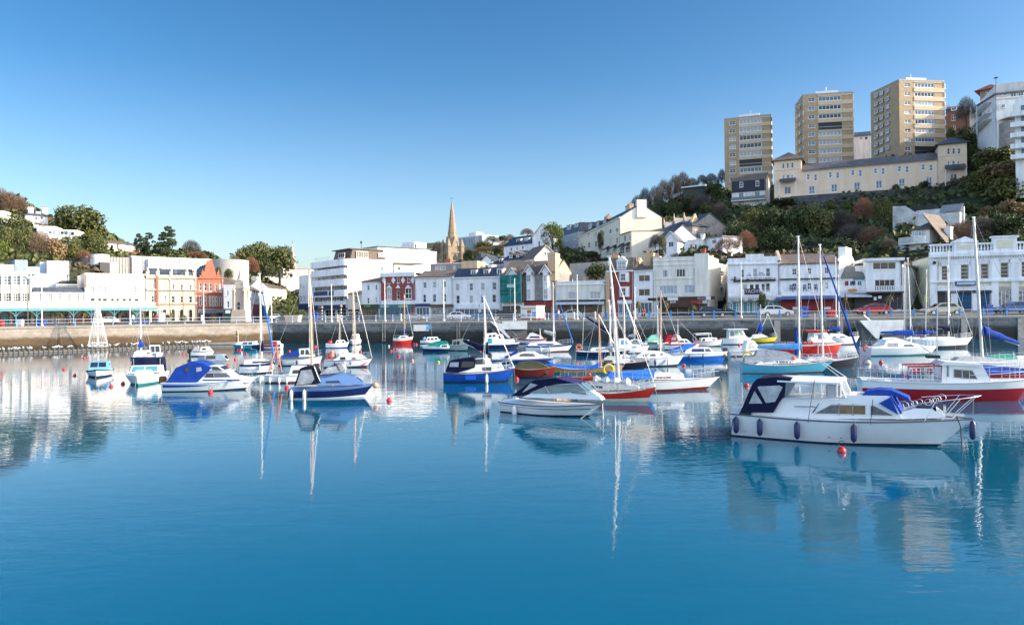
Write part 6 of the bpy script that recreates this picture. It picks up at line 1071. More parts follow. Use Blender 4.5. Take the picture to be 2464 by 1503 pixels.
ALU = mat('mast_aluminium', (.62, .62, .61), .35, .35, var=.08); MASTW = mat('mast_white', (.78, .77, .74), .35, var=.06); WOODM = mat('mast_wood', (.50, .30, .13), .4, var=.2); STEEL = mat('stainless_steel', (.72, .72, .72), .2, .85, var=0); WIRE = mat('rigging_wire', (.34, .34, .35), .4, .5, var=0)
ROPE = mat('rope', (.30, .27, .22), .9); BLACKR = mat('black_rubber', (.015, .015, .017), .6); F_WHITE = mat('white_fender', (.75, .75, .74), .4); F_NAVY = mat('navy_fender', (.012, .025, .10), .4); BUOYR = mat('red_buoy', (.62, .015, .02), .35, var=.15, scale=4); BUOYO = mat('orange_buoy', (.70, .20, .03), .4, var=.15); ORL = mat('orange_lifebuoy', (.72, .12, .03), .5); YEL = mat('yellow_plastic', (.70, .48, .04), .5)
MG, SG = 'motor boats moored in the harbour', 'sailing boats moored in the harbour'
class Boat:
    def __init__(s, name, label, c, xl, xr, yw, h, fb, hull, boot=None, stripe=None, B=.36, rake=.09, tw=.8, full=2.4, Lm=None, deck=None, rub=None, group=MG, sh=.16, bh=.10, srake=0, cat='boat', dz=.03):
        a = cp(c, xl, yw); b_ = cp(c, xr, yw); s.c = c; h = radians(h); s.h = h; d = Vector((cos(h), sin(h), 0)); n = Vector((-sin(h), cos(h), 0)); 
        if n.y < 0: n = -n
        w0 = water((a[0]+b_[0])/2, a[1]); s.k = w0.y/1760/CR[c][2]; L = Lm or abs((b_[0]-a[0])*w0.y/1760/max(abs(cos(h)), .35)); C = w0.copy()
        for _ in range(30):
            C = w0+n*(L*B*.42); C.z = 0
            if Lm: break
            p, q = C-d*L/2, C+d*L/2; u = [1232+1760*v.x/v.y for v in (p, q)]; lo, hi = min(u), max(u)
            w0.x += ((a[0]+b_[0])-(lo+hi))/2*C.y/1760; L *= (b_[0]-a[0])/(hi-lo)
        s.L, s.Bm, s.C = L, L*B, C; s.near = -1 if cos(h) > 0 else 1; s.off = s.near*s.Bm*.34 if abs(cos(h)) > .5 else 0
        if not Lm: w1 = s.k
        s.root = empty(name, Tm(C.x, C.y, 0, h), label, cat, group); s.Wi = s.root.matrix_world.inverted()
        s.fs, s.fm, s.fb = [f*s.k for f in fb]; s.rake = rake*L; s.tw, s.full, s.sr = tw, full, srake*L
        N = 18; m = MB(); dr = s.Bm*.16; rings = []; stripe_m = 2 if stripe else 0
        for i in range(N+1):
            t = i/N; sz = s.sheer(t); hb = max(s.half(t), .012); bow = max((t-.42)/.58, 0); e = .20+.75*bow**1.6; boot_z = bh+.06*bow*bow
            zs = [-dr*(1-.7*t**4), -dr*.4, 0, boot_z, boot_z+(sz*(1-sh)-boot_z)*.45, sz*(1-sh), sz]
            half = [(s.xs(t, z), hb*((z+dr)/(sz+dr))**e if k else .005, z) for k, z in enumerate(zs)]
            rings.append([(x, -y, z) for x, y, z in reversed(half)]+half[1:])
        nr = len(rings[0]); m.v = [p for r in rings for p in r]; K = [stripe_m, 0, 0, 1, 1, 1, 1, 1, 1, 0, 0, stripe_m]
        for i in range(N):
            for j in range(nr-1): m.f.append([i*nr+j, i*nr+j+1, (i+1)*nr+j+1, (i+1)*nr+j]); m.m.append(K[j])
        m.f.append(list(range(nr))); m.m.append(0)
        m.build('hull', [hull, boot or AF_B, stripe or hull], s.root, None, True, 50)
        dk = MB(); rr = []
        for i in range(N+1):
            t = i/N; z = s.sheer(t)-dz; hb = max(s.half(t), .012)-.015; x = s.xs(t, z); rr.append([(x, -hb, z), (x, -hb*.5, z+hb*.05), (x, 0, z+hb*.07), (x, hb*.5, z+hb*.05), (x, hb, z)])
        dk.loft(rr, 0, False, False).build('deck', deck or GEL, s.root)
        if rub:
            r_ = MB()
            for sg in (-1, 1): r_.tube([(s.xs(t/16, s.sheer(t/16)), sg*(max(s.half(t/16), .012)+.005), s.sheer(t/16)-.02) for t in range(17)], .028, 5)
            r_.build('rub_rail', rub, s.root)
    def half(s, t):
        tm = .42
        return s.Bm/2*((s.tw+(1-s.tw)*sin(pi/2*t/tm)) if t < tm else 1-((t-tm)/(1-tm))**s.full)
    def sheer(s, t): return s.fm+(s.fs-s.fm)*((.4-t)/.4)**2 if t < .4 else s.fm+(s.fb-s.fm)*((t-.4)/.6)**2
    def xs(s, t, z):
        sz = s.sheer(t); k = max(min(z/max(sz, .05), 1), -.6); return -s.L/2+(s.L-s.rake)*t+s.rake*t**3.5*k+s.sr*(1-t)**5*(1-k)
    def T(s, x): return min(max((x+s.L/2)/s.L, 0), 1)
    def P(s, x, y, c=None):
        rx, rz = ray(*cp(c or s.c, x, y)); a = s.Wi @ Vector((0, 0, CH)); b = s.Wi.to_3x3() @ Vector((rx, 1, rz)); p = a+b*((s.off-a.y)/b.y); return p.x, p.z
    def pts(s, poly): return [s.P(*q) if s.c and abs(q[1]) > 12 else (q[0]*s.L, q[1]) for q in poly]
    def cabin(s, poly, mt, k=.72, tum=.16, wins=(), fronts=(), name='cabin', glass_=None, wname='window', fk=None, roof=None, frame=None):
        """side outline (picture or fraction/metre points) given half widths from the hull; wins are side panes, fronts are outline edges that are glazed"""
        p = s.pts(poly); xa, xb = min(q[0] for q in p), max(q[0] for q in p); zb = min(q[1] for q in p)
        wa = s.half(s.T(xa))*k; wb = max(s.half(s.T(xb))*(fk or k), s.Bm*.1)
        Y = lambda x, z: max(wa+(wb-wa)*(x-xa)/max(xb-xa, .01)-tum*(z-zb), .05)
        n = len(p); m = MB(); m.v = [(x, -Y(x, z), z) for x, z in p]+[(x, Y(x, z), z) for x, z in p]
        m.f = [list(range(n)), list(range(2*n-1, n-1, -1))]+[[i, i+n, (i+1) % n+n, (i+1) % n] for i in range(n)]; m.m = [0]*len(m.f)
        if roof:
            for i in roof[1]: m.m[2+i] = 1
        o = m.build(name, [mt]+([roof[0]] if roof else []), s.root, None, True, 30)
        for w_ in wins:
            q = s.pts(w_[:4] if 0 else [v for v in w_ if isinstance(v, tuple)]); g = next((v for v in w_ if not isinstance(v, tuple)), None) or glass_ or GLS
            for sg in (-1, 1):
                if frame:
                    cx = sum(v[0] for v in q)/len(q); cz = sum(v[1] for v in q)/len(q); f = MB(); fq = [(cx+(x-cx)*1.0+(.05 if x > cx else -.05), z+(.05 if z > cz else -.05)) for x, z in q]
                    f.v = [(x, sg*(Y(x, z)-.02), z) for x, z in fq]+[(x, sg*(Y(x, z)+.012), z) for x, z in fq]; nn = len(fq); f.f = [list(range(nn)), list(range(2*nn-1, nn-1, -1))]+[[i, (i+1) % nn, (i+1) % nn+nn, i+nn] for i in range(nn)]; f.m = [0]*len(f.f); f.build('window_frame', frame, o)
                f = MB(); nn = len(q); f.v = [(x, sg*(Y(x, z)-.02), z) for x, z in q]+[(x, sg*(Y(x, z)+.018), z) for x, z in q]; f.f = [list(range(nn)), list(range(2*nn-1, nn-1, -1))]+[[i, (i+1) % nn, (i+1) % nn+nn, i+nn] for i in range(nn)]; f.m = [0]*len(f.f)
                f.build(wname, g, o)
        for e in fronts:
            i, nsp = (e, 2) if isinstance(e, int) else e; (x0, z0), (x1, z1) = p[i], p[(i+1) % n]; nx, nz = (z1-z0), -(x1-x0); ln = sqrt(nx*nx+nz*nz); nx, nz = nx/ln, nz/ln
            cx = (xa+xb)/2; sg = 1 if nx*(x0-cx)+nz*((z0+z1)/2-zb) > 0 else -1; nx, nz = nx*sg*.02, nz*sg*.02
            for j in range(nsp):
                def cr(f, g): x, z = x0+(x1-x0)*f, z0+(z1-z0)*f; y = Y(x, z)*.93; return (x+nx, -y+2*y*g, z+nz)
                g0, g1 = (j+.06)/nsp, (j+.94)/nsp; MB().add([cr(.12, g0), cr(.12, g1), cr(.88, g1), cr(.88, g0)], [(0,1,2,3)]).build('windscreen', glass_ if glass_ in (PLAS, C_BLUE, TEALL) else GLS, o, None, False)
        return o
    def tube(s, name, mt, paths, r=.02, n=5): 
        m = MB()
        for p in paths: m.tube(p, r, n)
        return m.build(name, mt, s.root)
    def deckz(s, x): return s.sheer(s.T(x))
    def pulpit(s, x0=.2, h=.55, x1=None, mid=True):
        """bow rail; x0 and x1 are fractions of the length from amidships"""
        ts = [.5+x0+(.49-x0)*i/6 for i in range(7)]; m = MB()
        for z in ((h, h*.5) if mid else (h,)):
            L_ = [(s.xs(t, s.sheer(t)), -max(s.half(t)-.04, 0), s.sheer(t)+z) for t in ts]; m.tube(L_+[(x, -y, zz) for x, y, zz in reversed(L_)], .016, 5)
        for i in (0, 2, 4, 5):
            for sg in (-1, 1): t = ts[i]; m.tube([(s.xs(t, s.sheer(t)), sg*max(s.half(t)-.04, 0), s.sheer(t)-.02), (s.xs(t, s.sheer(t)), sg*max(s.half(t)-.04, 0), s.sheer(t)+h)], .014, 5)
        m.build('pulpit_rail', STEEL, s.root)
    def guard(s, x0=-.46, x1=.2, h=.55, n=6, lines=(1, .5)):
        m = MB()
        for sg in (-1, 1):
            P_ = []
            for i in range(n+1):
                t = .5+x0+(x1-x0)*i/n; x = s.xs(t, s.sheer(t)); y = sg*max(s.half(t)-.05, .03); z = s.sheer(t); P_.append((x, y, z)); m.tube([(x, y, z-.02), (x, y, z+h)], .012, 5)
            for k in lines: m.tube([(x, y, z+h*k) for x, y, z in P_], .008, 4)
        m.build('guard_rail', STEEL, s.root)
    def mast(s, top, base, r=.055, mt=None, fore=None, boom=None, spread=(.52,), back=True, mast_name='mast', rig=True, jumper=1.0):
        k_, s.off = s.off, 0; x1, z1 = s.P(*top); x0, z0 = s.P(*base); s.off = k_; z0 = min(z0, s.deckz(x0)+.9); m = MB().tube([(x0, 0, z0-.3), ((x0+x1)/2, 0, (z0+z1)/2), (x1, 0, z1)], [r, r, r*.8], 8)
        m.box(x1-.12, x1+.12, -.04, .04, z1-.02, z1+.06); o = m.build(mast_name, mt or ALU, s.root)
        if not rig: return (x0, z0, x1, z1)
        L_ = s.L; w_ = MB(); hz = z1-z0; zf = z0+hz*jumper
        if spread:
            q = MB()
            for f in spread: x, z = x0+(x1-x0)*f, z0+hz*f; q.tube([(x, -hz*.075, z), (x, 0, z+.03), (x, hz*.075, z)], .022, 5)
            q.build('spreaders', mt or ALU, o)
        bx = s.xs(1, s.fb)-.05
        for sg in (-1, 1):
            ch = s.half(s.T(x0))-.03; f = spread[0] if spread else .5
            w_.tube([(x0, sg*ch, s.deckz(x0)), (x0+(x1-x0)*f, sg*hz*.075 if spread else sg*ch*.5, z0+hz*f), (x1, 0, zf)], .011, 4); w_.tube([(x0-.25*s.Bm*.5, sg*ch, s.deckz(x0)), (x0+(x1-x0)*f, 0, z0+hz*f)], .011, 4)
        if back: w_.tube([(-L_/2+.05, 0, s.fs), (x1, 0, z1)], .011, 4)
        w_.tube([(bx, 0, s.fb), (x1, 0, zf)], .013, 4)
        for u, v in ((.16, .1), (-.2, -.08), (.05, .2)): w_.tube([(x0+u, v, z0), (x1+.04, v*.3, z1-.1)], .009, 4)
        w_.build('rigging', WIRE, s.root)
        if fore: MB().tube([(bx, 0, s.fb+.2), (bx+(x1-bx)*.06, 0, s.fb+.2+(zf-s.fb-.2)*.06), (bx+(x1-bx)*.9, 0, s.fb+(zf-s.fb)*.9)], [.06, fore[1], fore[1]*.6], 7).build('furled_sail', fore[0], s.root)
        if boom:
            mtc, bl, bz, bt = boom; z = z0+bz; xe = x0-bl*L_; mb = MB().tube([(x0, 0, z), (xe, 0, z+bt)], .045, 6); bo = mb.build('boom', mt or ALU, s.root)
            if mtc:
                c_ = MB(); n = 9; rg = []
                for i in range(n):
                    f = i/(n-1); x = x0+.15+(xe-x0-.1)*f; zz = z+bt*f; rr = (.20*(1-f)+.10)*(1+.12*sin(i*2.1)); rg.append([(x, rr*.75*cos(a*pi/4), zz+.08+rr*1.15*sin(a*pi/4)*(1.25 if sin(a*pi/4) > 0 else .7)) for a in range(8)])
                c_.loft(rg); c_.tube([(x0+.05, 0, z-.1), (x0+.06, 0, z+.75)], [.13, .07], 7); c_.build('sail_cover', mtc, bo)
        return (x0, z0, x1, z1)
    def fender(s, xs_, mt=None, l=.5, r=.1, drop=.12):
        me = MB().lathe([(.02, -.02), (r*.8, .04), (r, .12), (r, l-.12), (r*.7, l-.04), (.03, l), (.02, l+.03)], 10).mesh('fender', mt or F_WHITE)
        for x in xs_:
            x = s.P(x, 0, s.c)[0] if abs(x) > 3 else x*s.L
            t = s.T(x); y = s.near*(s.half(t)+r*.9); z = s.sheer(t)-drop-l; o = inst('fender', me, s.root, Tm(s.xs(t, s.sheer(t)*.6), y, z)); MB().tube([(0, 0, l), (0, -s.near*r*.8, l+drop+.05)], .01, 4).build('fender_rope', ROPE, o)
    def outboard(s, y=0, col=None, sc_=1.0, up=False):
        col = col or BLACKR; x = -s.L/2-.22*sc_; z = s.fs*.55
        m = MB().loft([[(x+dx*sc_*w_, y+dy*sc_*w_, z+zz*sc_) for dx, dy in ((-.22,-.13),(.16,-.15),(.22,0),(.16,.15),(-.22,.13),(-.27,0))] for zz, w_ in ((.1, .8), (.2, 1), (.5, 1), (.62, .75))]); o = m.build('outboard_engine', col, s.root)
        MB().box(x-.06*sc_, x+.1*sc_, y-.05, y+.05, -.45, z+.12*sc_).box(x-.15, x+.2, y-.09, y+.09, -.35, -.32).box(x, x+.24*sc_, y-.1, y+.1, z-.1, z+.2).build('drive_leg', BLACKR, o)
    def rope(s, pts, name='mooring_rope', r=.015, mt=None): return s.tube(name, mt or ROPE, [pts], r, 4)
    def moor(s, dx=.5, dz=0, y=.0): s.rope([(s.L/2-.1, y, s.fb-.05), (s.L/2+dx*.4, y, s.fb*.4), (s.L/2+dx, y, -.2)])
    def lifering(s, x, y, mt=None, r=.28, side=0):
        x, z = s.P(x, y) if abs(x) > 3 else (x*s.L, y); m = MB(); n = 14; rg = []
        for i in range(n+1): a = i/n*2*pi; rg.append([((r+.07*cos(b*pi/3))*cos(a), .07*sin(b*pi/3), (r+.07*cos(b*pi/3))*sin(a)) for b in range(6)])
        m.loft(rg, 0, False); m.build('lifebuoy', mt or ORL, s.root, Tm(x, s.near*side*s.half(s.T(x)), z))
def SB(*a, **k): k.setdefault('B', .31); k.setdefault('tw', .6); k.setdefault('rake', .13); k.setdefault('group', SG); k.setdefault('full', 2.1); k.setdefault('cat', 'sailing boat'); return Boat(*a, **k)
# ---- the big white cruiser nearest the camera
def cruiser():
    b = Boat('cabin_cruiser', 'large white cabin cruiser with navy cockpit canopy nearest the camera on the right', 'G', 168, 2052, 653, -30, (200, 192, 238), GEL, AF_B, None, B=.33, rake=.135, tw=.86, full=2.5, rub=mat('grey_rub_strip', (.10,.11,.13), .5), bh=.05, cat='cabin cruiser')
    P = b.P
    b.cabin([(200,440),(205,400),(455,388),(540,282),(1025,292),(1065,262),(1400,272),(1472,402),(1490,450)], GEL, .80, .13, wname='window', frame=ALU,
        wins=[[(800,402),(925,336),(985,337),(985,407),CURT], [(992,337),(1095,340),(1095,410),(992,407),mat('warm_cabin_interior',(.16,.08,.03),.12,var=.6,scale=4)], [(1102,340),(1198,343),(1198,412),(1102,410),mat('warm_cabin_interior',(.16,.08,.03))], [(1240,346),(1268,346),(1420,422),(1240,416),CURT]])
    b.cabin([(1395,268),(1405,262),(1492,408),(1478,412)], C_NAVY if 0 else C_BLUE, .72, .1, name='window_cover'); o = b.cabin([(1310,322),(1402,276),(1462,412)], C_BLUE, .815, .13, name='window_cover')
    b.cabin([(1440,452),(1460,408),(1590,374),(1765,380),(1832,432),(1838,455)], GEL, .74, .3, name='foredeck'); x0, z0 = P(1600, 368); x1, z1 = P(1765, 378); MB().box(x0, x1, -.38, .38, z0-.1, z0+.02).build('deck_hatch_cover', C_NAVY, b.root)
    b.cabin([(1170,262),(1195,236),(1290,222),(1400,228),(1540,290),(1552,318),(1405,268)], C_BLUE, .5, .3, name='roof_tarpaulin')
    # navy cockpit canopy with clear panels
    b.cabin([(205,392),(300,165),(335,128),(480,112),(610,122),(602,160),(470,392)], C_NAVY, .84, .10, name='cockpit_canopy', glass_=PLAS, wname='clear_panel',
        wins=[[(275,322),(320,222),(384,320)], [(342,192),(355,186),(520,178),(545,192),(486,306),(412,316)]])
    xr0, zr = P(500, 128); xr1, _ = P(1010, 128); wy = b.Bm*.37; m = MB()
    m.loft([[(x, y*f, z) for y, z in ((-wy, zr-.05), (-wy*.6, zr+.04), (0, zr+.07), (wy*.6, zr+.04), (wy, zr-.05), (wy, zr-.11), (0, zr-.02), (-wy, zr-.11))] for x, f in ((xr0, .98), ((xr0+xr1)/2, 1), (xr1-.15, .96), (xr1, .9))]); rf = m.build('hardtop_roof', GEL, b.root)
    xd, zd = P(1045, 275); xb_, zb_ = P(560, 282); g = seeglass('clear_side_glass', (.75, .82, .85), .22); wl = b.Bm*.385
    for sg in (-1, 1):
        MB().add([(xb_, sg*wl, zb_), (xd, sg*wl*.97, zd), (xr1-.1, sg*wy*.92, zr-.08), (xb_+.05, sg*wy, zr-.1)], [(0,1,2,3)]).build('side_glass', g, b.root, None, False)
    MB().add([(xd, -wl*.96, zd), (xd+.12, 0, zd+.02), (xd, wl*.96, zd), (xr1-.05, wy*.9, zr-.06), (xr1+.02, 0, zr), (xr1-.05, -wy*.9, zr-.06)], [(0,1,4,5),(1,2,3,4)]).build('windscreen', g, b.root, None, False)
    b.tube('window_frame', ALU, [[(xd, sg*wl*.96, zd), (xr1-.05, sg*wy*.9, zr-.06)] for sg in (-1, 1)]+[[(xb_, sg*wl, zb_), (xd, sg*wl*.97, zd)] for sg in (-1, 1)]+[[((xb_+xd)/2, sg*wl, zb_), ((xb_+xd)/2-.02, sg*wy, zr-.08)] for sg in (-1, 1)]+[[(xd+.12, 0, zd), (xr1+.02, 0, zr)]], .022)
    b.tube('canopy_struts', STEEL, [[(xr1, wy*.8, zr), (xr1-1.1, wy*.9, zr+.75)], [(xr1-.2, wy*.4, zr+.05), (xr1-1.15, wy*.9, zr+.72)]], .018)
    MB().box(xb_+1.45, xb_+1.75, -.5, -.05, zd-.4, zd+.55).box(xb_+1.3, xb_+1.8, .2, .7, zd-.4, zd+.3).build('helm_seat', mat('grey_seat', (.3,.3,.32), .7), b.root)
    # bow rail: a big loop standing out over the stem
    q = [(1640, 340), (1760, 322), (1960, 306), (2090, 290), (2135, 285)]; m = MB(); A = []
    for i, (x, y) in enumerate(q):
        X, Z = P(x, 290); A.append((X, -[.62, .55, .40, .16, 0][i]*b.Bm*.62, Z+[-.16,-.1,-.02,.02,.04][i]*.8))
    m.tube(A+[(x, -y, z) for x, y, z in reversed(A)], .016, 6)
    for i, xf in ((1, -.35), (2, -.55), (3, -.75)):
        for sg in (1, -1): x, y, z = A[i]; xx = x+xf; m.tube([(x, y*sg, z), (xx, sg*(-max(b.half(b.T(xx))-.06, .02)), b.deckz(xx))], .014, 5)
    m.build('bow_rail', STEEL, b.root); m = MB()
    for x, y, r in ((1500, 352, .17), (1590, 332, .10), (1700, 322, .11), (1770, 300, .13)):
        X, Z = P(x, y); m.tube([(X+r*cos(i*pi/5), -.5, Z+r*sin(i*pi/5)) for i in range(11)], .011, 4).tube([(X+.15+r*cos(i*pi/5), -.42, Z+.05+r*sin(i*pi/5)) for i in range(11)], .009, 4)
    m.build('fender_baskets', STEEL, b.root); X, Z = P(1900, 440); MB().box(X-.3, X+.35, -.12, .12, Z-.02, Z+.05).box(X-.28, X-.2, -.2, .2, Z+.05, Z+.3).build('anchor_roller', STEEL, b.root)
    b.fender([190, 410, 752, 1245], F_NAVY, .62, .105, .10); X, Z = P(2058, 470); me = MB().lathe([(.02, -.02), (.08, .04), (.105, .12), (.105, .5), (.07, .6), (.02, .66)], 10).build('fender', F_NAVY, b.root, Tm(X+.02, -.05, Z-.72)); MB().tube([(X+.02, -.05, Z-.05), (X+.05, -.1, A[3][2])], .01, 4).build('fender_rope', ROPE, b.root)
    def ln(pp): return [(P(x, y)[0], -b.half(b.T(P(x, y)[0]))*k, P(x, y)[1]) for x, y, k in pp]
    b.rope(ln([(800,135,.8),(775,290,.83),(757,462,1.02)]), 'fender_line', .012, BLACKR); b.rope(ln([(1258,292,.7),(1252,400,.8),(1246,480,1.02)]), 'fender_line', .012, BLACKR); b.rope(ln([(195,405,.9),(160,440,1.02),(135,595,1.05),(133,640,1.05)]), 'stern_rope', .016, BLACKR); b.rope(ln([(1930,445,.9),(1960,520,1.2),(1975,700,1.9),(1985,770,2.2)]), 'bow_chain', .022, mat('rusty_chain', (.08,.06,.05), .8))
    m = MB()
    for x, y in ((250, 540), (400, 602), (525, 606), (918, 585), (1012, 590)): X, Z = P(x, y); t = b.T(X); m.lathe([(.03, 0), (.035, .012), (.005, .02)], 8, (X, -b.half(t)*((Z+.3)/(b.sheer(t)+.3))**.2-.01, Z))
    m.build('skin_fittings', BLACKR, b.root); X, Z = P(240, 410); MB().box(X-.15, X+.25, -b.half(.04)-.02, -b.half(.04)+.2, Z, Z+.1).build('stern_cleat', BLACKR, b.root)
    MB().prism([P(640, 341), P(800, 342), P(812, 348), P(640, 346)], -b.Bm*.396, -b.Bm*.385).prism([P(775, 398), P(832, 320), P(838, 320), P(795, 388)], -b.Bm*.399, -b.Bm*.38).build('side_stripe', AF_B, b.root)
cruiser()
# ---- small boats on the left
b = Boat('cabin_boat', 'small white boat with a light blue cabin pointing at the camera on the far left', 'A', 155, 535, 890, -66, (85, 80, 125), GEL, AF_B, BLACKR, B=.42, Lm=4.6, tw=.8, rub=BLACKR)
b.cabin([(-.42,.45),(-.40,1.15),(.08,1.2),(.17,.72),(.2,.5)], C_LBL, .86, .12, fronts=[2], wins=[[(-.32,.75),(-.3,1.0),(-.05,1.0),(-.05,.75),PLAS]]); b.moor(.4)
b = Boat('catamaran', 'white boat with teal covered windscreen and navy awning pointing at the camera on the left', 'A', 700, 1190, 985, -74, (120, 125, 150), GEL, mat('teal_antifoul', (.02,.2,.22), .7), None, B=.42, Lm=6, tw=.9, full=3)
b.cabin([(-.3,.65),(-.28,1.25),(-.02,1.25),(.07,.75)], GEL, .8, .1, fronts=[(2, 2)], glass_=TEALL); b.cabin([(-.45,.65),(-.42,1.72),(-.12,1.72),(-.1,1.25),(-.3,1.2),(-.34,.65)], C_NAVY, .86, .06, name='awning'); b.cabin([(.05,.65),(.1,.98),(.32,.9),(.4,.68)], GEL, .5, .2, name='foredeck'); b.tube('awning_poles', STEEL, [[(-.1*6, s*.9, .7), (-.1*6, s*.9, 1.72)] for s in (-1, 1)], .025); b.outboard(.3, H_BLUE); b.moor(.6)
b = SB('sailing_boat', 'blue striped sailing boat seen bow on behind the boat with teal windscreen', 'A', 790, 1130, 712, -70, (95, 95, 130), GEL, AF_BL, H_BLUE, B=.36, Lm=6.5, sh=.5); b.cabin([(-.3,.75),(-.28,1.3),(.1,1.25),(.25,.8)], GEL, .7, .2, wins=[[(-.2,.95),(-.2,1.15),(.05,1.13),(.08,.95)]])
def mastf(b, fx, ztop, **k):                                 # mast given as a fraction of the length and a height
    c, P0 = b.c, b.P; b.P = lambda x, y, c=None: (x*b.L, y); r = b.mast((fx-.01*0, ztop), (fx, b.sheer(.5+fx)+.3), **k); b.P = P0; return r
mastf(b, .05, water(317, 876).y*(876-716)/1760, r=.05, mt=MASTW, boom=(C_BLUE, .38, .8, .1))
b = Boat('cabin_boat', 'small white wheelhouse boat facing the camera near the line of perched gulls', 'A', 1100, 1312, 632, -60, (75, 75, 95), GEL, AF_B, None, B=.4, Lm=4.4); b.cabin([(-.3,.5),(-.3,1.45),(.08,1.5),(.14,.6)], GEL, .72, .05, fronts=[2], wins=[[(-.22,.95),(-.22,1.35),(-.05,1.35),(-.05,.95)]])
b = Boat('cabin_boat', 'white half covered boat with a red bow fender below the boom on the left', 'A', 1835, 2160, 600, 8, (60, 55, 70), GEL, AF_B); b.cabin([(1860,520),(1880,460),(1930,455),(1960,520)], C_GREY, .7, .2, name='cover'); b.cabin([(1960,520),(1975,462),(2080,455),(2140,520)], GEL, .7, .2, wins=[[(1990,510),(1995,480),(2040,478),(2050,508)]]); b.outboard()
b = Boat('motor_boat', 'white motorboat with navy tinted windscreen just behind the blue canopied cabin boat', 'A', 1905, 2335, 738, -28, (75, 70, 90), GEL, AF_B); b.cabin([(2010,650),(2030,580),(2180,572),(2255,580),(2300,650)], GEL, .78, .1, wins=[[(2045,640),(2055,590),(2160,588),(2165,638)]], fronts=[3]); b.cabin([(1925,655),(1950,600),(2030,595),(2040,655)], C_GREY, .8, .1, name='cover')
# blue canopied cabin boat
b = Boat('cabin_boat', 'white cabin boat with broad blue stripe and big creased blue cockpit canopy on the left', '2', 285, 1082, 1472, 3, (82, 80, 112), GEL, AF_B, None, B=.36, rake=.13, tw=.85, rub=GEL, bh=.06, full=2.6)
b.cabin([(292,1395),(375,1262),(420,1245),(520,1208),(610,1225),(690,1262),(560,1398)], C_BLUE, .9, .12, name='cockpit_canopy', glass_=PLAS, wname='clear_panel', wins=[[(455,1270),(500,1262),(500,1292),(458,1300),GLS], [(556,1262),(600,1258),(608,1288),(560,1300)]])
b.cabin([(548,1398),(605,1300),(640,1285),(850,1290),(925,1345),(975,1352),(1000,1368),(1005,1398)], GEL, .76, .2, frame=ALU, wins=[[(618,1352),(640,1315),(692,1314),(702,1353)], [(706,1353),(698,1315),(800,1313),(842,1350),CURT]], fronts=[3]); b.cabin([(660,1290),(655,1248),(740,1252),(800,1292)], GEL, .6, .1, name='windscreen_frame', fronts=[2], wins=[[(690,1285),(690,1255),(735,1257),(775,1288)]])
X0, Z0 = b.P(612, 1362); X1, Z1 = b.P(940, 1375)
for sg in (-1, 1): MB().prism([b.P(612, 1364), b.P(942, 1364), b.P(935, 1378), b.P(612, 1380)], sg*(b.Bm*.385), sg*(b.Bm*.37)).build('cabin_stripe', H_BLUE, b.root)
m = MB(); n = 12
for sg in (-1, 1):
    pr = []
    for i in range(n+1): t = .02+.68*i/n; top = .78-.12*(i/n)**2; bo = .48+.25*(i/n)**2; pr.append((t, top, bo))
    for (t0, a0, c0), (t1, a1, c1) in zip(pr, pr[1:]):
        q = lambda t, f: (b.xs(t, b.sheer(t)*f), sg*(b.half(t)*((f*b.sheer(t)+b.Bm*.16)/(b.sheer(t)+b.Bm*.16))**.2+.012), b.sheer(t)*f); m.add([q(t0, c0), q(t1, c1), q(t1, a1), q(t0, a0)], [(0,1,2,3)])
m.build('hull_stripe', H_BLUE, b.root); b.pulpit(.3, .5, mid=False); b.outboard(0, mat('brown_engine', (.20,.07,.03), .5), 1, True); b.rope([(b.L/2-.1, -.1, b.fb), (b.L/2+.05, -.3, -.1)])
# boats behind
b = Boat('cabin_boat', 'teal hulled cabin boat with white top moored below the pontoon railing', 'B', 42, 398, 505, 178, (78, 72, 82), H_TEAL, AF_B, None, rub=GEL); b.cabin([(70,430),(110,388),(370,378),(390,432)], GEL, .75, .2, wins=[[(180,425),(190,400),(250,398),(255,425)], [(270,425),(270,398),(320,396),(325,424)]]); b.fender([.1], l=.4)
b = Boat('motor_boat', 'white and red motorboat with red cabin cover behind the blue furled yacht', 'B', 385, 752, 500, 176, (75, 65, 75), GEL, AF_R, H_RED, sh=.45); b.cabin([(600,428),(605,378),(690,378),(720,428)], GEL, .75, .1, wins=[[(620,425),(620,385),(680,385),(690,424), C_RED]])
b = SB('sailing_boat', 'white yacht with navy stripe and tall blue furled foresail on the centre left', 'B', 145, 655, 852, 10, (142, 138, 158), GEL, AF_B, H_NAVY, sh=.24, Lm=None); b.cabin([(200,720),(215,660),(340,640),(470,632),(560,655),(610,715)], GEL, .62, .2, wins=[[(330,702),(335,676),(575,668),(600,695)]]); b.mast((435,-590), (468,615), .06, MASTW, (C_SKY, .075), (C_NAVY, .3, .65, .1), (.42,)); b.guard(-.48, .3, .5); b.pulpit(.3); b.fender([470, 640], l=.45)
b = Boat('cabin_boat', 'white cabin boat with sloping bright blue cockpit cover on the centre left', 'B', 712, 1340, 735, 6, (105, 100, 140), GEL, AF_B, None, rub=AF_B); b.cabin([(730,602),(1000,498),(1020,590)], C_BLUE, .85, .15, name='cockpit_cover'); b.cabin([(1000,605),(1005,492),(1130,486),(1215,590),(1225,605)], GEL, .75, .1, wins=[[(1030,575),(1030,505),(1080,503),(1080,572)], [(1095,575),(1095,502),(1130,502),(1175,575)]], fronts=[2]); b.pulpit(.25); b.fender([760, 1000], F_NAVY, .4)
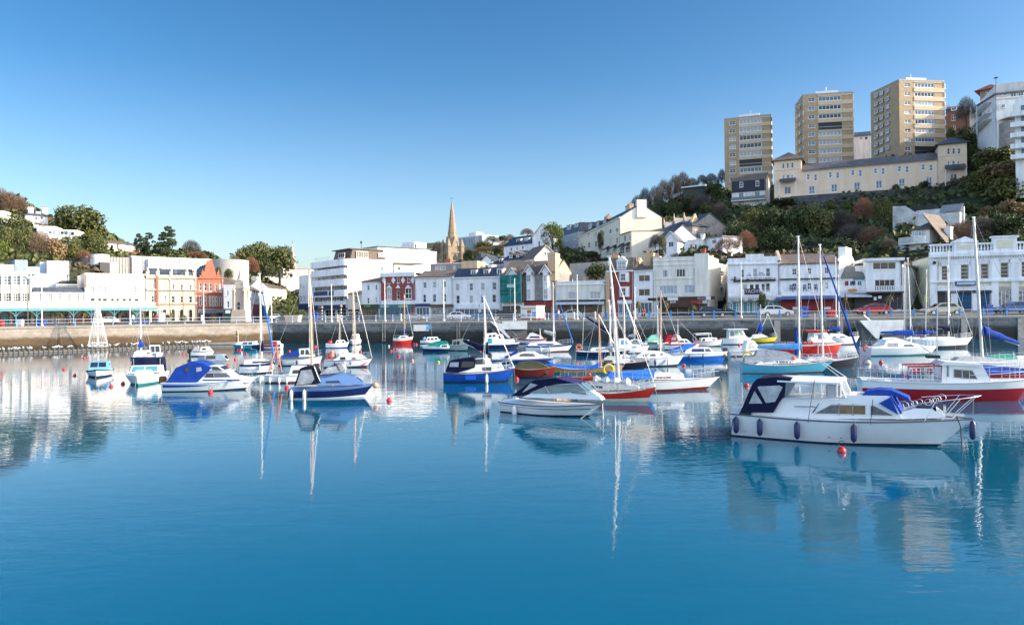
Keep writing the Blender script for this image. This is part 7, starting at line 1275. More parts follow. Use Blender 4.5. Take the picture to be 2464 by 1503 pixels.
b = SB('sailing_boat', 'white motor sailer with tan mast and orange pole tripod behind the navy hulled boat', 'B', 512, 1320, 985, 4, (120, 110, 150), GEL, AF_R, None, rub=GELG); b.cabin([(860,872),(890,740),(1090,735),(1180,780),(1300,872)], GEL, .66, .1, wins=[[(905,850),(912,795),(1010,793),(1010,850)]]); b.mast((1150,-650), (1195,740), .075, mat('tan_mast', (.58,.36,.24), .4), None, None, (.62,)); b.fender([595, 752, 875], l=.42, r=.09); x, z = b.P(655, 830)
b.tube('orange_tripod', mat('orange_pole', (.66,.2,.1), .5), [[(x-.4, -.4, z), (x+.05, 0, z+1.9)], [(x+.5, -.4, z), (x+.05, 0, z+1.9)], [(x, .6, z), (x+.05, 0, z+1.9)]], .035)
b = Boat('speed_boat', 'navy hulled speedboat with black framed clear cockpit canopy on the centre left', 'B', 880, 2075, 1212, 4, (148, 145, 190), H_NAVY, mat('white_boot_stripe', (.7,.72,.74), .4), mat('light_blue_deck_stripe', (.10,.20,.43), .3), B=.38, rake=.13, tw=.88, full=2.7, sh=.2, bh=.07, deck=mat('light_blue_deck', (.10,.20,.43), .3))
b.cabin([(940,1025),(1020,770),(1090,752),(1215,738),(1325,975),(1200,1000)], canvas('black_canvas', (.012,.013,.02)), .86, .1, name='cockpit_canopy', glass_=PLAS, wname='clear_panel', wins=[[(970,1012),(1035,805),(1185,785),(1232,925),(1190,985)]])
b.cabin([(1180,1010),(1300,860),(1420,850),(1640,842),(1800,905),(1920,985),(1925,1015)], mat('light_blue_deck', (.10,.20,.43)), .74, .3, wins=[[(1385,985),(1400,958),(1560,952),(1605,985)]], fronts=[(3, 2), (4, 2)]); b.cabin([(1300,862),(1420,755),(1545,722),(1620,725),(1665,800),(1560,840)], PLAS, .66, .12, name='windscreen', glass_=PLAS)
b.tube('windscreen_frame', BLACKR, [[(b.P(*q)[0], sg*b.Bm*.27, b.P(*q)[1]) for q in ((1300,862),(1430,760),(1545,722))] for sg in (-1, 1)]+[[(b.P(1545, 722)[0], -b.Bm*.27, b.P(0+1545, 722)[1]), (b.P(1600, 830)[0], -b.Bm*.28, b.P(1600, 830)[1])]], .04); b.tube('canopy_strut', GEL, [[(b.P(1225, 740)[0], -b.Bm*.36, b.P(1225, 740)[1]), (b.P(1318, 965)[0], -b.Bm*.4, b.P(1318, 965)[1])]], .03); b.fender([1122, 905], l=.62, r=.1, drop=.02)
x, z = b.P(2095, 1030); MB().sphere((x, -.05, z), .17, 12, 8).build('bow_fender', mat('pale_orange_buoy', (.72,.36,.2), .5), b.root); b.rope([(b.L/2-.05, 0, b.fb-.05), (b.L/2+.15, -.1, -.1)])
b = SB('sailing_boat', 'small white sloop with red flash on the bow right of the navy speedboat', 'B', 1372, 2060, 762, 2, (115, 105, 130), GEL, AF_B, None, rub=H_NAVY, tw=.7, full=2.4); b.cabin([(1490,655),(1620,575),(1700,548),(1900,575),(2000,645)], GEL, .66, .25, wins=[[(1590,648),(1595,610),(1670,608),(1675,648)], [(1760,645),(1762,618),(1815,616),(1818,643)]]); b.mast((1775,-620), (1815,560), .062, mat('tan_mast', (.58,.36,.24)), None, None, (.45,)); b.pulpit(.3); b.fender([1710], l=.4, r=.08); b.fender([1545, 1790], F_NAVY, .3, .07)
m = MB(); X, Z = b.P(1880, 730); t = b.T(X); m.add([(X, -b.half(t)-.02, Z), (X+.35, -b.half(b.T(X+.35))-.02, Z), (b.P(2015, 668)[0], -b.half(b.T(b.P(2015, 668)[0]))-.03, b.P(2015, 668)[1])], [(0,1,2)]); m.build('red_flash', H_RED, b.root, None, False); b.lifering(-.4, 1.0); x, z = b.P(1468, 560); MB().lathe([(.05, 0), (.2, .1), (.2, .6), (.05, .7)], 10, (x, 0, z-.4)).build('fender', mat('pink_orange_fender', (.72,.25,.18), .5), b.root)
b = Boat('cabin_boat', 'little white cabin boat with red buoy on its stern near the dark wall centre left', 'B', 1392, 1722, 480, 6, (70, 62, 85), GEL, AF_BL, None); b.cabin([(1530,415),(1545,368),(1650,362),(1690,412)], GEL, .72, .1, wins=[[(1555,405),(1558,380),(1580,380),(1580,405)], [(1625,400),(1628,375),(1655,375),(1662,400)]]); x, z = b.P(1450, 400); MB().sphere((x, 0, z), .32, 12, 8).build('stern_buoy', BUOYR, b.root); mastf(b, .1, 4.6, r=.04, mt=WOODM, spread=(), back=False)
b = Boat('cabin_boat', 'white rounded cabin boat seen end on beside the tan masted sloop', 'B', 1668, 1812, 430, -85, (60, 60, 70), GEL, AF_B, Lm=5, B=.36); b.cabin([(-.4,.6),(-.35,1.6),(.1,1.55),(.3,.7)], GEL, .82, .2, fronts=[2])
# ---- centre
b = SB('sailing_boat', 'red hulled yacht with white cabin alone below the dark wall at centre', 'C', 128, 418, 428, 3, (95, 88, 115), H_RED, H_RED, GEL, sh=.38, B=.3); b.cabin([(200,345),(225,305),(330,300),(370,340)], GEL, .62, .2, wins=[[(240,335),(245,318),(310,316),(315,333)]]); b.mast((290,-300), (303,310), .055, WOODM, (C_GREY, .05), (C_BLUE, .15, .5, .2), (.35,)); b.guard(-.48, .3, .5)
b = Boat('cabin_boat', 'small white cabin boat flying a pale blue flag beside the green tarpaulin', 'C', 518, 812, 415, 6, (45, 42, 60), GEL, AF_B); b.cabin([(605,375),(625,322),(770,318),(805,370)], GEL, .75, .1, wins=[[(625,368),(630,338),(662,336),(662,366)], [(675,366),(675,335),(715,333),(720,364)], [(730,362),(728,332),(765,330),(780,360)]]); x, z = b.P(690, 320); b.tube('flag_pole', STEEL, [[(x, 0, z), (x-.1, 0, z+2.1)]], .02); MB().add([(x-.1, 0, z+2.1), (x-.9, .1, z+1.5), (x-.85, .1, z+.9), (x-.05, 0, z+1.4)], [(0,1,2,3)]).build('flag', C_LBL, b.root, None, False); x, z = b.P(585, 350); MB().sphere((x, 0, z), .3, 12, 8).build('stern_fender', mat('pale_blue_buoy', (.2,.42,.7), .5), b.root)
b = Boat('covered_boat', 'boat under a humped green tarpaulin with white bow at centre', 'C', 572, 945, 535, -14, (85, 75, 70), H_NAVY, AF_B, GEL, sh=.4, B=.4); b.cabin([(578,500),(600,455),(700,395),(790,372),(890,385),(930,450),(800,470),(760,500),(700,525)], C_GREEN, 1.04, .3, name='tarpaulin'); b.cabin([(800,470),(815,435),(905,425),(925,470)], GEL, .7, .1, wins=[[(828,465),(830,442),(895,436),(900,462)]])
b = Boat('cabin_boat', 'pale green white boat with framed wheelhouse windows facing right at centre', 'C', 960, 1215, 520, -38, (85, 75, 95), H_GRN, AF_B, rub=WOOD, B=.4); b.cabin([(985,455),(990,362),(1080,352),(1190,365),(1205,450)], mat('pale_buff_paint', (.6,.52,.44), .5), .82, .05, wins=[[(1000,430),(1002,380),(1040,378),(1040,430)], [(1048,430),(1048,378),(1080,376),(1080,430)]], fronts=[(3, 2)], roof=(GEL, [2]))
b = Boat('cabin_cruiser', 'white cruiser with navy hull and stepped wheelhouse below the landing stairs', 'C', 1415, 1952, 485, 4, (60, 62, 85), H_NAVY, AF_B, GEL, sh=.22, rub=GEL, cat='cabin cruiser'); b.cabin([(1440,430),(1490,270),(1620,258),(1640,285),(1715,280),(1745,355),(1880,352),(1905,425)], GEL, .78, .1, wins=[[(1500,420),(1502,340),(1560,338),(1560,415), H_TEAL], [(1510,325),(1515,290),(1555,288),(1555,322)], [(1570,320),(1570,288),(1610,287),(1615,318)], [(1665,345),(1655,300),(1680,298),(1700,342)]], fronts=[4]); b.pulpit(.2); b.guard(-.2, .2)
b = Boat('cabin_boat', 'white launch with red trimmed domed cabin against the dark wall right of the stairs', 'C', 1922, 2335, 420, 176, (78, 70, 76), GEL, AF_B, H_RED, sh=.3); b.cabin([(2050,350),(2080,300),(2110,262),(2160,262),(2260,300),(2310,350)], GEL, .72, .15, roof=(H_RED, [0, 3]), wins=[[(2100,335),(2110,308),(2240,310),(2255,335)]]); mastf(b, -.3, 2.2, r=.03, spread=(), back=False)
b = SB('sailing_boat', 'white yacht with navy sheer stripe and hoisted grey mainsail bunch at centre', 'DD', -115, 572, 540, 4, (95, 90, 118), GEL, AF_R, H_NAVY, sh=.22); b.cabin([(-80,445),(-40,405),(200,388),(330,388),(420,430)], GEL, .62, .2, wins=[[(60,440),(65,415),(280,412),(310,432),H_BLUE]]); b.mast((283,-455), (300,385), .055, MASTW, (C_SKY, .05), (C_GREY, .22, .6, .55), (.3,)); b.pulpit(.25); b.guard(-.48, .25, .5); b.fender([128, 270], l=.5, r=.11)
b = Boat('cabin_boat', 'white topped cuddy boat with blue hull and one long arched window at centre', 'C', 1545, 2450, 690, 3, (58, 58, 75), H_BLUE, AF_B, mat('cream_strake', (.66,.58,.46), .4), sh=.3, B=.3, full=2.2); b.cabin([(1700,630),(1900,575),(2010,538),(2180,530),(2260,575),(2380,610),(2390,632)], GEL, .74, .2, frame=ALU, wins=[[(1950,605),(1970,570),(2030,558),(2160,562),(2195,602),CURT]]); b.cabin([(1740,618),(1930,525),(1935,545),(1780,628)], C_BLUE, .8, .1, name='cockpit_cover'); b.outboard(0, BLACKR, 1.2); b.pulpit(.25, .5, mid=False)
b = SB('motor_sailer', 'royal blue motor sailer with white wheelhouse navy canopy and a single mast at centre', 'C', 862, 1880, 985, -3, (150, 138, 205), H_BLUE, AF_B, WOOD, B=.36, tw=.72, rake=.10, full=2.3, sh=.05, bh=.09)
b.cabin([(880,820),(945,665),(1030,648),(1290,610),(1320,650),(1310,760),(1080,830)], C_NAVY, .86, .06, name='cockpit_canopy', glass_=PLAS, wname='clear_panel', wins=[[(940,750),(955,685),(1080,682),(1075,750)], [(1112,755),(1125,680),(1150,672),(1300,672),(1300,740),(1250,755),GLS]]); b.cabin([(1070,835),(1115,700),(1300,640),(1450,628),(1520,640),(1545,715),(1680,705),(1720,790),(1730,812)], GEL, .74, .1, frame=BLACKR, wins=[[(1330,705),(1328,655),(1430,645),(1442,705)], [(1425,800),(1420,775),(1440,768),(1530,768),(1535,795),CURT]], fronts=[(4, 2)])
b.mast((1440,-265), (1480,640), .06, MASTW, None, (C_NAVY, .34, .45, .75), (.47,)); b.pulpit(.22, .55); b.fender([1530], l=.62, r=.1, drop=.12); b.rope([(b.L/2-.05, -.05, b.fb), (b.L/2+.02, -.15, -.1)]); x, z = b.P(1255, 900); MB().box(x-.35, x+.35, -b.half(.4)-.03, -b.half(.4)+.1, z-.15, z+.15).build('blue_panel', mat('blue_panel', (.01,.1,.6), .4), b.root)
b = Boat('covered_boat', 'maroon wooden boat under a creased olive tarpaulin right of the royal blue motor sailer', 'DD', -290, 320, 918, -8, (150, 128, 170), H_MAR, AF_B, None, rub=WOOD, full=2.6, tw=.7); b.cabin([(-280,770),(-220,690),(-60,668),(60,680),(160,730),(215,760),(205,860),(120,810),(-100,790)], C_OLIVE, 1.05, .3, name='tarpaulin')
b = Boat('rowing_gig', 'long yellow orange open boat with bright blue cover and a slim orange mast', 'DD', 185, 1315, 862, -6, (150, 82, 145), H_ORA, H_TEAL, C_SKY, B=.24, tw=.25, full=1.9, sh=.14, rake=.08, bh=.16); b.cabin([(190,660),(300,715),(640,745),(880,740),(960,690),(960,770),(600,785),(300,765)], C_SKY, .96, .3, name='cover'); b.mast((938,-15), (975,745), .055, mat('orange_wrapped_mast', (.62,.22,.12), .6), None, None, (), False); b.fender([455, 785], mat('dark_green_fender', (.01,.04,.04), .5), .5, .08)
b = SB('sailing_boat', 'navy hulled yacht with slanting navy sail cover and orange lifebuoy at centre', 'DD', 605, 1410, 595, 2, (75, 62, 80), H_NAVY, AF_B, None, rub=GELG); b.cabin([(830,520),(860,480),(1080,470),(1200,480),(1260,525)], GEL, .6, .2, wins=[[(900,512),(905,492),(1060,486),(1080,508)]]); b.mast((1112,-130), (1118,470), .06, MASTW, None, (C_NAVY, .45, 1.3, 1.9), (.44,)); b.guard(-.48, .3, .5); b.lifering(665, 470); x, z = b.P(720, 470); b.tube('gallows', STEEL, [[(x, 0, z-.3), (x+.15, 0, z+3)]], .04)
b = SB('sailing_boat', 'black hulled yacht with cream deckhouse behind the yellow open boat', 'DD', 985, 1672, 800, -4, (120, 105, 135), H_BLK, AF_B, WOOD, sh=.08); b.cabin([(1000,712),(1030,625),(1080,598),(1250,605),(1300,655),(1460,650),(1500,690)], GELC, .66, .12, wins=[[(1015,690),(1020,658),(1140,655),(1150,688)], [(1400,680),(1402,662),(1440,660),(1445,678)]]); b.mast((1303,-260), (1322,640), .055, MASTW, None, None, (.42,)); b.pulpit(.28)
b = Boat('cabin_boat', 'white cabin boat with bright blue side windows behind the black hulled yacht', 'DD', 1195, 1662, 560, 6, (85, 80, 110), GEL, AF_B); b.cabin([(1225,480),(1250,345),(1370,340),(1440,430),(1550,435),(1580,485)], GEL, .76, .1, wins=[[(1265,430),(1275,365),(1350,362),(1380,425),mat('blue_tint_glass', (.05,.25,.55), .08, var=.5)], [(1425,480),(1420,455),(1490,452),(1500,478),mat('blue_tint_glass', (.05,.25,.55))]], fronts=[2])
b = SB('sailing_boat', 'white sloop with dark waterline and blue fender in front of the mint covered boat', 'DD', 1395, 2160, 750, 4, (135, 128, 150), GEL, AF_B, None, rub=GELG); b.cabin([(1480,620),(1560,560),(1680,515),(1860,530),(1990,575),(2060,612)], GEL, .62, .25, wins=[[(1590,605),(1600,570),(1660,562),(1670,600)], [(1700,600),(1700,568),(1775,566),(1780,598)], [(1840,585),(1845,562),(1885,562),(1890,582)]]); b.mast((1838,-330), (1836,530), .06, mat('tan_mast', (.58,.36,.24)), (C_GREY, .04), None, (.3,)); b.fender([1780], F_NAVY, .5, .1); b.fender([1985], l=.55, r=.1); b.pulpit(.3); b.guard(-.48, .3, .5)
b = Boat('covered_boat', 'cabin boat under a peaked mint green canopy left of the red canopied cruiser', 'DD', 1560, 1925, 500, 6, (75, 70, 90), mat('pale_mint_hull', (.55,.66,.60), .4), AF_B); b.cabin([(1640,390),(1660,340),(1720,290),(1770,300),(1880,360),(1900,400),(1800,400)], C_MINT, .85, .2, name='canopy'); b.cabin([(1575,450),(1640,375),(1800,370),(1830,440)], GEL, .8, .1, wins=[[(1645,435),(1655,395),(1790,395),(1795,435)]])
b = Boat('cabin_cruiser', 'white cruiser with red canopy and red stripe at the back centre right', 'DD', 1870, 2400, 505, 4, (90, 85, 100), GEL, AF_B, H_RED, sh=.22, cat='cabin cruiser'); b.cabin([(1885,400),(1960,290),(2060,300),(2080,385)], C_RED, .8, .1, name='canopy', glass_=PLAS, wname='clear_panel', wins=[[(1990,365),(2000,320),(2055,318),(2060,362)]]); b.cabin([(1980,420),(2060,290),(2110,295),(2150,350),(2220,350),(2290,410)], GEL, .78, .1, wins=[[(2090,400),(2105,372),(2170,370),(2180,398)], [(2195,398),(2190,370),(2215,370),(2245,398)]], fronts=[2]); mastf(b, -.1, 3.6, r=.03, spread=(), back=False)
# ---- red hulled yacht and neighbours in the centre foreground
b = SB('sailing_boat', 'bright red hulled yacht with cream cabin and folded sail cloth beside the white speedboat', 'DD', 640, 1765, 1258, -17, (120, 122, 215), H_RED, mat('cream_boot_top', (.6,.6,.48), .5), WOOD, B=.3, sh=.045, full=2.2, tw=.55, bh=.16); b.cabin([(680,1110),(800,1000),(830,965),(1000,990),(1240,1000),(1500,1040),(1520,1075)], GELC, .64, .2, wins=[[(785,1065),(795,1022),(985,1035),(990,1068)]]); b.mast((1095,-840), (1243,985), .07, ALU, None, None, (.5, .75)); b.guard(-.46, .25, .55, 5); b.pulpit(.32, .5); b.moor(.12)
x0, z0 = b.P(850, 960); x1, z1 = b.P(1380, 1000); rg = []
for i in range(14): f = i/13; x = x0+(x1-x0)*f; rr = .17*(1+.5*sin(i*1.7)); rg.append([(x, rr*1.3*cos(a*pi/4), z0+(z1-z0)*f+.05+rr*sin(a*pi/4)) for a in range(8)])
MB().loft(rg).build('folded_sail', C_WHITE, b.root); b.tube('boom', ALU, [[(x0-.2, 0, z0-.05), (x1, 0, z1-.1)]], .05)
b = Boat('open_boat', 'crimson hulled wooden decked boat half hidden behind the white speedboat', 'DD', 320, 960, 985, -4, (95, 85, 110), H_DRED, AF_R, WOOD, sh=.2, B=.3, deck=WOOD); b.guard(-.4, .4, .3, 4)
b = SB('sailing_boat', 'long white yacht with bright blue cockpit cover and maroon waterline right of the red hull', 'DD', 1062, 2690, 1110, 4, (170, 150, 200), GEL, H_MAR, AF_B, B=.27, sh=.05, bh=.14, full=2.0); b.cabin([(1700,935),(1740,870),(1840,838),(2120,862),(2190,905),(2200,930)], GEL, .6, .2, wins=[[(1780,920),(1785,895),(1995,895),(1998,918),mat('warm_cabin_interior', (.16,.08,.03))]], roof=(H_DRED, [])); b.cabin([(1060,915),(1130,830),(1250,838),(1760,805),(1745,905),(1700,940)], C_SKY, .7, .2, name='cockpit_cover'); b.guard(-.47, .1, .55, 6); b.pulpit(.28, .6); b.lifering(1115, 800, YEL, .3); b.moor(.1); x, z = b.P(2170, 900); MB().sphere((x, 0, z), .22, 10, 7).build('white_bundle', C_WHITE, b.root)
b = Boat('speed_boat', 'white speedboat with purple navy canopy and raked windscreen right of centre', 'H', 172, 1112, 480, -36, (112, 105, 145), GEL, AF_B, None, B=.37, rake=.14, tw=.88, full=2.6, rub=mat('grey_rub_strip', (.10,.11,.13)), bh=.05)
b.cabin([(215,280),(380,150),(440,118),(640,98),(830,155),(540,180),(330,275)], C_NAVY, .86, .10, name='cockpit_canopy', glass_=PLAS, wname='clear_panel', roof=(canvas('purple_navy_canvas', (.035,.03,.13)), [2, 3]), wins=[[(325,245),(400,148),(470,170)], ])
b.cabin([(330,290),(420,245),(560,242),(760,215),(950,240),(1040,300),(1060,330)], GEL, .80, .25, name='deck_moulding'); b.cabin([(395,248),(500,190),(530,172),(860,158),(940,232),(580,255)], mat('tinted_windscreen', (.06,.16,.20), .06, var=.5, spec=.8), .74, .12, name='windscreen')
pf = [(530,172),(580,252)]; b.tube('windscreen_frame', ALU, [[(b.P(x, y)[0], sg*b.Bm*.30, b.P(x, y)[1]) for x, y in pf] for sg in (-1, 1)]+[[(b.P(860,158)[0], y*b.Bm, b.P(860,158)[1]), (b.P(940,235)[0]+.05, y*b.Bm, b.P(940,235)[1])] for y in (-.25, -.08, .08, .25)]+[[(b.P(530,172)[0], sg*b.Bm*.3, b.P(530,172)[1]), (b.P(860,158)[0], sg*b.Bm*.26, b.P(860,158)[1])] for sg in (-1, 1)], .025)
x, z = b.P(850, 262); MB().box(x-.4, x+.4, -.35, .35, z, z+.06).build('deck_hatch', mat('grey_hatch', (.25,.28,.33), .3), b.root); b.rope([(b.L/2, 0, b.fb), (b.L/2+.1, -.1, -.3)], r=.02, mt=C_WHITE); b.rope([(b.L/2-.2, -.1, b.fb-.1), (b.L/2-.9, -.7, -.1)], r=.02, mt=mat('pale_rope', (.6,.5,.42), .8)); b.fender([310], l=.5, r=.12, drop=.1)
m = MB()
for sg in (-1, 1): m.tube([(b.xs(t, b.sheer(t)*f), sg*(b.half(t)*((f*b.sheer(t)+b.Bm*.16)/(b.sheer(t)+b.Bm*.16))**.25+.004), b.sheer(t)*f) for t, f in [(i/14*.96, .74-.1*(i/14)) for i in range(15)]], .014, 4)
m.build('hull_line', AF_B, b.root)
# ---- right
b = Boat('cabin_boat', 'white over bright blue cabin boat with crumpled blue cover on its stern', 'E', 62, 875, 665, 4, (115, 112, 125), GEL, mat('bright_blue_paint', (.015,.12,.52), .3), None, B=.34, rub=GELG, bh=.42); b.cabin([(255,550),(300,490),(370,472),(630,470),(690,535),(700,550)], GEL, .74, .15, frame=ALU, wins=[[(360,535),(370,490),(540,488),(548,535),H_NAVY], [(565,535),(560,490),(620,490),(655,532),CURT]]); b.cabin([(65,548),(130,505),(260,450),(400,420),(440,432),(300,500),(150,545)], C_SKY, .8, .2, name='cover'); b.fender([325, 538], F_NAVY, .45, .08); x, z = b.P(860, 580); MB().sphere((x+.1, -.05, z), .2, 10, 7).build('bow_fender', mat('pale_orange_buoy', (.72,.36,.2)), b.root)
b = Boat('fishing_boat', 'grey white open boat with a square steel roof frame near the dark wall', 'E', 400, 800, 460, 6, (85, 78, 110), GELG, mat('dark_green_antifoul', (.01,.06,.05), .7), None, rub=H_RED); q = [(b.P(x, y)) for x, y in ((420,380),(420,275),(640,265),(655,370))]; b.tube('roof_frame', GEL, [[(x, s*b.Bm*.38, z) for x, z in q] for s in (-1, 1)]+[[(x, -b.Bm*.38, z), (x, b.Bm*.38, z)] for x, z in q[1:3]]+[[(q[1][0], -b.Bm*.38, q[1][1]-.15), (q[2][0], -b.Bm*.38, q[2][1]-.15)]], .04); b.cabin([(500,390),(510,335),(640,325),(730,330),(745,380)], GEL, .7, .05, wins=[[(515,380),(520,345),(560,342),(560,378)], [(655,370),(655,340),(700,338),(705,368),TEALL]])
b = Boat('fishing_boat', 'white wheelhouse fishing boat with three tall windows near the yellow yacht', 'E', 785, 1225, 430, 4, (95, 85, 100), GEL, AF_B, None, rub=GELG); b.cabin([(900,340),(905,215),(1110,208),(1150,300),(1215,345)], GEL, .76, .06, wins=[[(920,310),(920,240),(975,238),(985,308),G_BL], [(990,305),(985,238),(1040,236),(1060,304),mat('pale_green_glass', (.3,.42,.36), .08, var=.3)], [(1075,302),(1055,236),(1100,236),(1125,298),mat('pale_green_glass', (.3,.42,.36))]], fronts=[2]); x, z = b.P(1010, 210); MB().box(x-1.4, x+1.4, -1, 1, z-.02, z+.08).build('wheelhouse_roof', GEL, b.root); b.tube('aerial', STEEL, [[(x, 0, z), (x-.2, 0, z+1)]], .015)
b = SB('sailing_boat', 'bright yellow yacht with blue bunched sail and crossed stays near the dark wall', 'E', 1205, 1598, 402, 6, (72, 60, 85), H_YEL, AF_B, None); b.cabin([(1230,345),(1260,285),(1400,280),(1480,320)], GELG, .64, .2); x, z = b.P(1380, 290); b.tube('mast', MASTW, [[(x, 0, z), (b.P(1375,0)[0], 0, b.P(1375,-150)[1])]], .05); b.tube('sheer_legs', MASTW, [[b_ for b_ in ((x-.4, 0, z), (b.P(1482,-10)[0], 0, b.P(1482,-10)[1]))], [(b.L/2-.1, 0, b.fb), (b.P(1482,-10)[0], 0, b.P(1482,-10)[1])]], .035); MB().loft([[(x-.1+.1*f+r*cos(a*pi/4), r*.8*sin(a*pi/4), z+.4+1.6*f) for a in range(8)] for f, r in ((0, .3), (.3, .45), (.6, .25), (1, .06))]).build('bunched_sail', C_BLUE, b.root); b.pulpit(.3)
b = Boat('cabin_boat', 'small white boat with angled windscreen and outboard left of the turquoise yacht', 'E', 885, 1420, 600, 8, (70, 62, 90), GEL, AF_B, AF_B, sh=.1); b.cabin([(1140,525),(1170,375),(1265,370),(1330,440),(1480,470)], GEL, .74, .05, frame=ALU, wins=[[(1180,500),(1185,400),(1240,398),(1290,500),PLAS]], fronts=[2]); b.outboard(.2)
b = SB('sailing_boat', 'turquoise hulled yacht with pale grey cockpit tent and the second tallest mast', 'E', 1070, 2400, 850, -4, (150, 120, 170), H_TURQ, AF_R, AF_B, B=.28, sh=.05, full=2.0, bh=.05); b.cabin([(1280,720),(1440,655),(1700,620),(1960,640),(2120,690)], GEL, .62, .25, wins=[[(1600,692),(1602,672),(1720,672),(1722,692)], [(1732,692),(1732,674),(1810,674),(1808,692)]]); b.cabin([(1140,700),(1150,618),(1290,605),(1330,520),(1500,505),(1760,540),(1930,610),(1700,640),(1440,690)], C_GREY, .62, .2, name='cockpit_tent'); b.mast((1898,-1130), (1912,590), .085, ALU, None, (C_LBL, .46, .55, .05), (.36, .68)); b.guard(-.48, .3, .55, 7); b.pulpit(.3, .6); b.lifering(1195, 600, YEL, .32); x, z = b.P(1915, 560); MB().loft([[(x+r*cos(a*pi/4), r*sin(a*pi/4), z+f) for a in range(8)] for f, r in ((-.2, .14), (.3, .2), (1.2, .12), (2, .05))]).build('sail_bundle', C_BLUE, b.root); x, z = b.P(1850, 630); MB().sphere((x, -.4, z), .14, 8, 6).build('orange_bundle', ORL, b.root)
b = Boat('workboat', 'broad red workboat with white wheelhouse and red bow guard behind the turquoise yacht', 'E', 1590, 2530, 580, 3, (165, 160, 175), H_RED, H_RED, GEL, B=.3, sh=.18, full=3, rub=H_RED); b.cabin([(2120,400),(2130,260),(2330,255),(2420,370),(2480,400)], GEL, .7, .05, wins=[[(2190,350),(2195,285),(2270,283),(2300,348),CURT]], fronts=[2]); x, z = b.P(2080, 238); x1, _ = b.P(2340, 250); MB().prism([(x-.6, z), (x1, z), (x1, z+.12), (x-.6, z+.16)], -1, 1).build('red_roof', H_RED, b.root); b.tube('mast', MASTW, [[(b.P(2185,0)[0], 0, z), (b.P(2185,0)[0], 0, z+1.9)]], .04); m = MB(); q = random.Random(8)
for i in range(30): X, Z = b.P(1620+i*17, 385); m.sphere((X, -b.half(b.T(X))*.8+q.uniform(-.1,.3), b.deckz(X)+.12), .13, 7, 5)
m.build('net_floats', mat('orange_red_floats', (.5,.08,.03), .6), b.root); x, z = b.P(2090, 360); MB().sphere((x, -.5, z), .35, 10, 7).build('white_drum', GEL, b.root)
b.tube('white_post', GEL, [[(b.P(2160,0)[0], -b.half(.6)-.02, .1), (b.P(2160,0)[0], -b.half(.6)-.02, b.fm)]], .06)
b = SB('sailing_boat', 'white yacht with blue sail cover behind the red workboat bow', 'F', 190, 558, 408, 5, (92, 84, 100), GEL, AF_R, None); b.cabin([(210,330),(240,275),(380,280),(450,320)], GEL, .64, .2, wins=[[(265,328),(268,312),(300,311),(302,328)], [(345,326),(345,312),(400,312),(405,326)]]); b.mast((317,-395), (330,275), .06, ALU, None, (C_BLUE, .35, .35, .15), (.35,)); b.pulpit(.3)
b = SB('sailing_boat', 'black navy hulled yacht with thick blue furled foresail at the bow of the turquoise yacht', 'F', -170, 555, 690, 4, (110, 95, 140), H_BLK, AF_B, GELG, sh=.05, B=.28); b.cabin([(-60,600),(0,555),(200,548),(300,575)], GELG, .6, .2); b.mast((105,-745), (140,560), .07, MASTW, (C_BLUE, .09), None, (.33, .66)); b.pulpit(.3, .5); b.guard(-.48, .3, .5)
b = SB('catamaran', 'white low decked catamaran with blue boom cover and orange lifebuoy at the right', 'F', 625, 1475, 535, 4, (100, 95, 110), GEL, mat('teal_antifoul', (.02,.2,.22)), None, B=.34, tw=.9, full=2.6, bh=.12); b.cabin([(700,440),(860,420),(900,355),(1040,340),(1200,385),(1330,420),(1360,440)], GEL, .66, .2, wins=[[(900,400),(905,388),(1030,392),(1030,405)], [(900,425),(900,410),(1030,412),(1030,426)], [(1085,428),(1100,408),(1180,405),(1235,428)]]); b.mast((1120,-590), (1160,350), .06, MASTW, None, (C_BLUE, .42, .55, .12), (.35,)); b.pulpit(.32, .5); b.guard(-.48, -.2, .6, 3); b.lifering(695, 455)
b = SB('sailing_boat', 'white yacht with navy boot stripe beyond the low decked catamaran', 'F', 1165, 1868, 448, 4, (110, 100, 125), GEL, AF_B, None, bh=.28); b.cabin([(1250,360),(1400,318),(1680,318),(1710,355)], GEL, .64, .15); b.mast((1578,-505), (1595,318), .06, ALU, (C_WHITE, .04), (C_NAVY, .2, .8, .3), (.3,)); b.pulpit(.32, .5); b.guard(-.48, .3, .5)
b = SB('sailing_boat', 'small white yacht with crumpled blue sail cover wedged between two larger white yachts', 'F', 1000, 1420, 418, 184, (75, 70, 85), GEL, AF_B, None); b.cabin([(1100,350),(1150,320),(1260,322),(1320,352)], GEL, .64, .2); b.mast((1337,-450), (1325,320), .06, ALU, None, (C_BLUE, .3, .45, .1), (.28,)); x, z = b.P(1270, 325); MB().sphere((x, 0, z), .2, 10, 7).build('red_fender', BUOYR, b.root)
b = SB('sailing_boat', 'white yacht in front of the stairs with pale tall mast and long blue boom cover', 'F', 760, 1110, 420, 184, (70, 65, 80), GEL, AF_B, None); b.cabin([(830,360),(860,325),(1000,322),(1060,355)], GEL, .64, .2); b.mast((1085,-525), (1082,325), .06, ALU, None, (C_BLUE, .8, .35, .05), (.32,))
b = SB('sailing_boat', 'grey decked yacht with the tallest mast behind the red and white fishing boat', 'F', 1640, 2640, 760, 6, (165, 150, 190), GELG, AF_B, None, B=.27); b.cabin([(1700,600),(1760,555),(2000,545),(2280,575),(2290,650)], C_GREY, .62, .15, name='deck_cover'); b.mast((1880,-1060), (1985,610), .10, ALU, None, (C_BLUE, -.42, 2.1, -.9), (.36,)); b.guard(-.46, .3, .55)
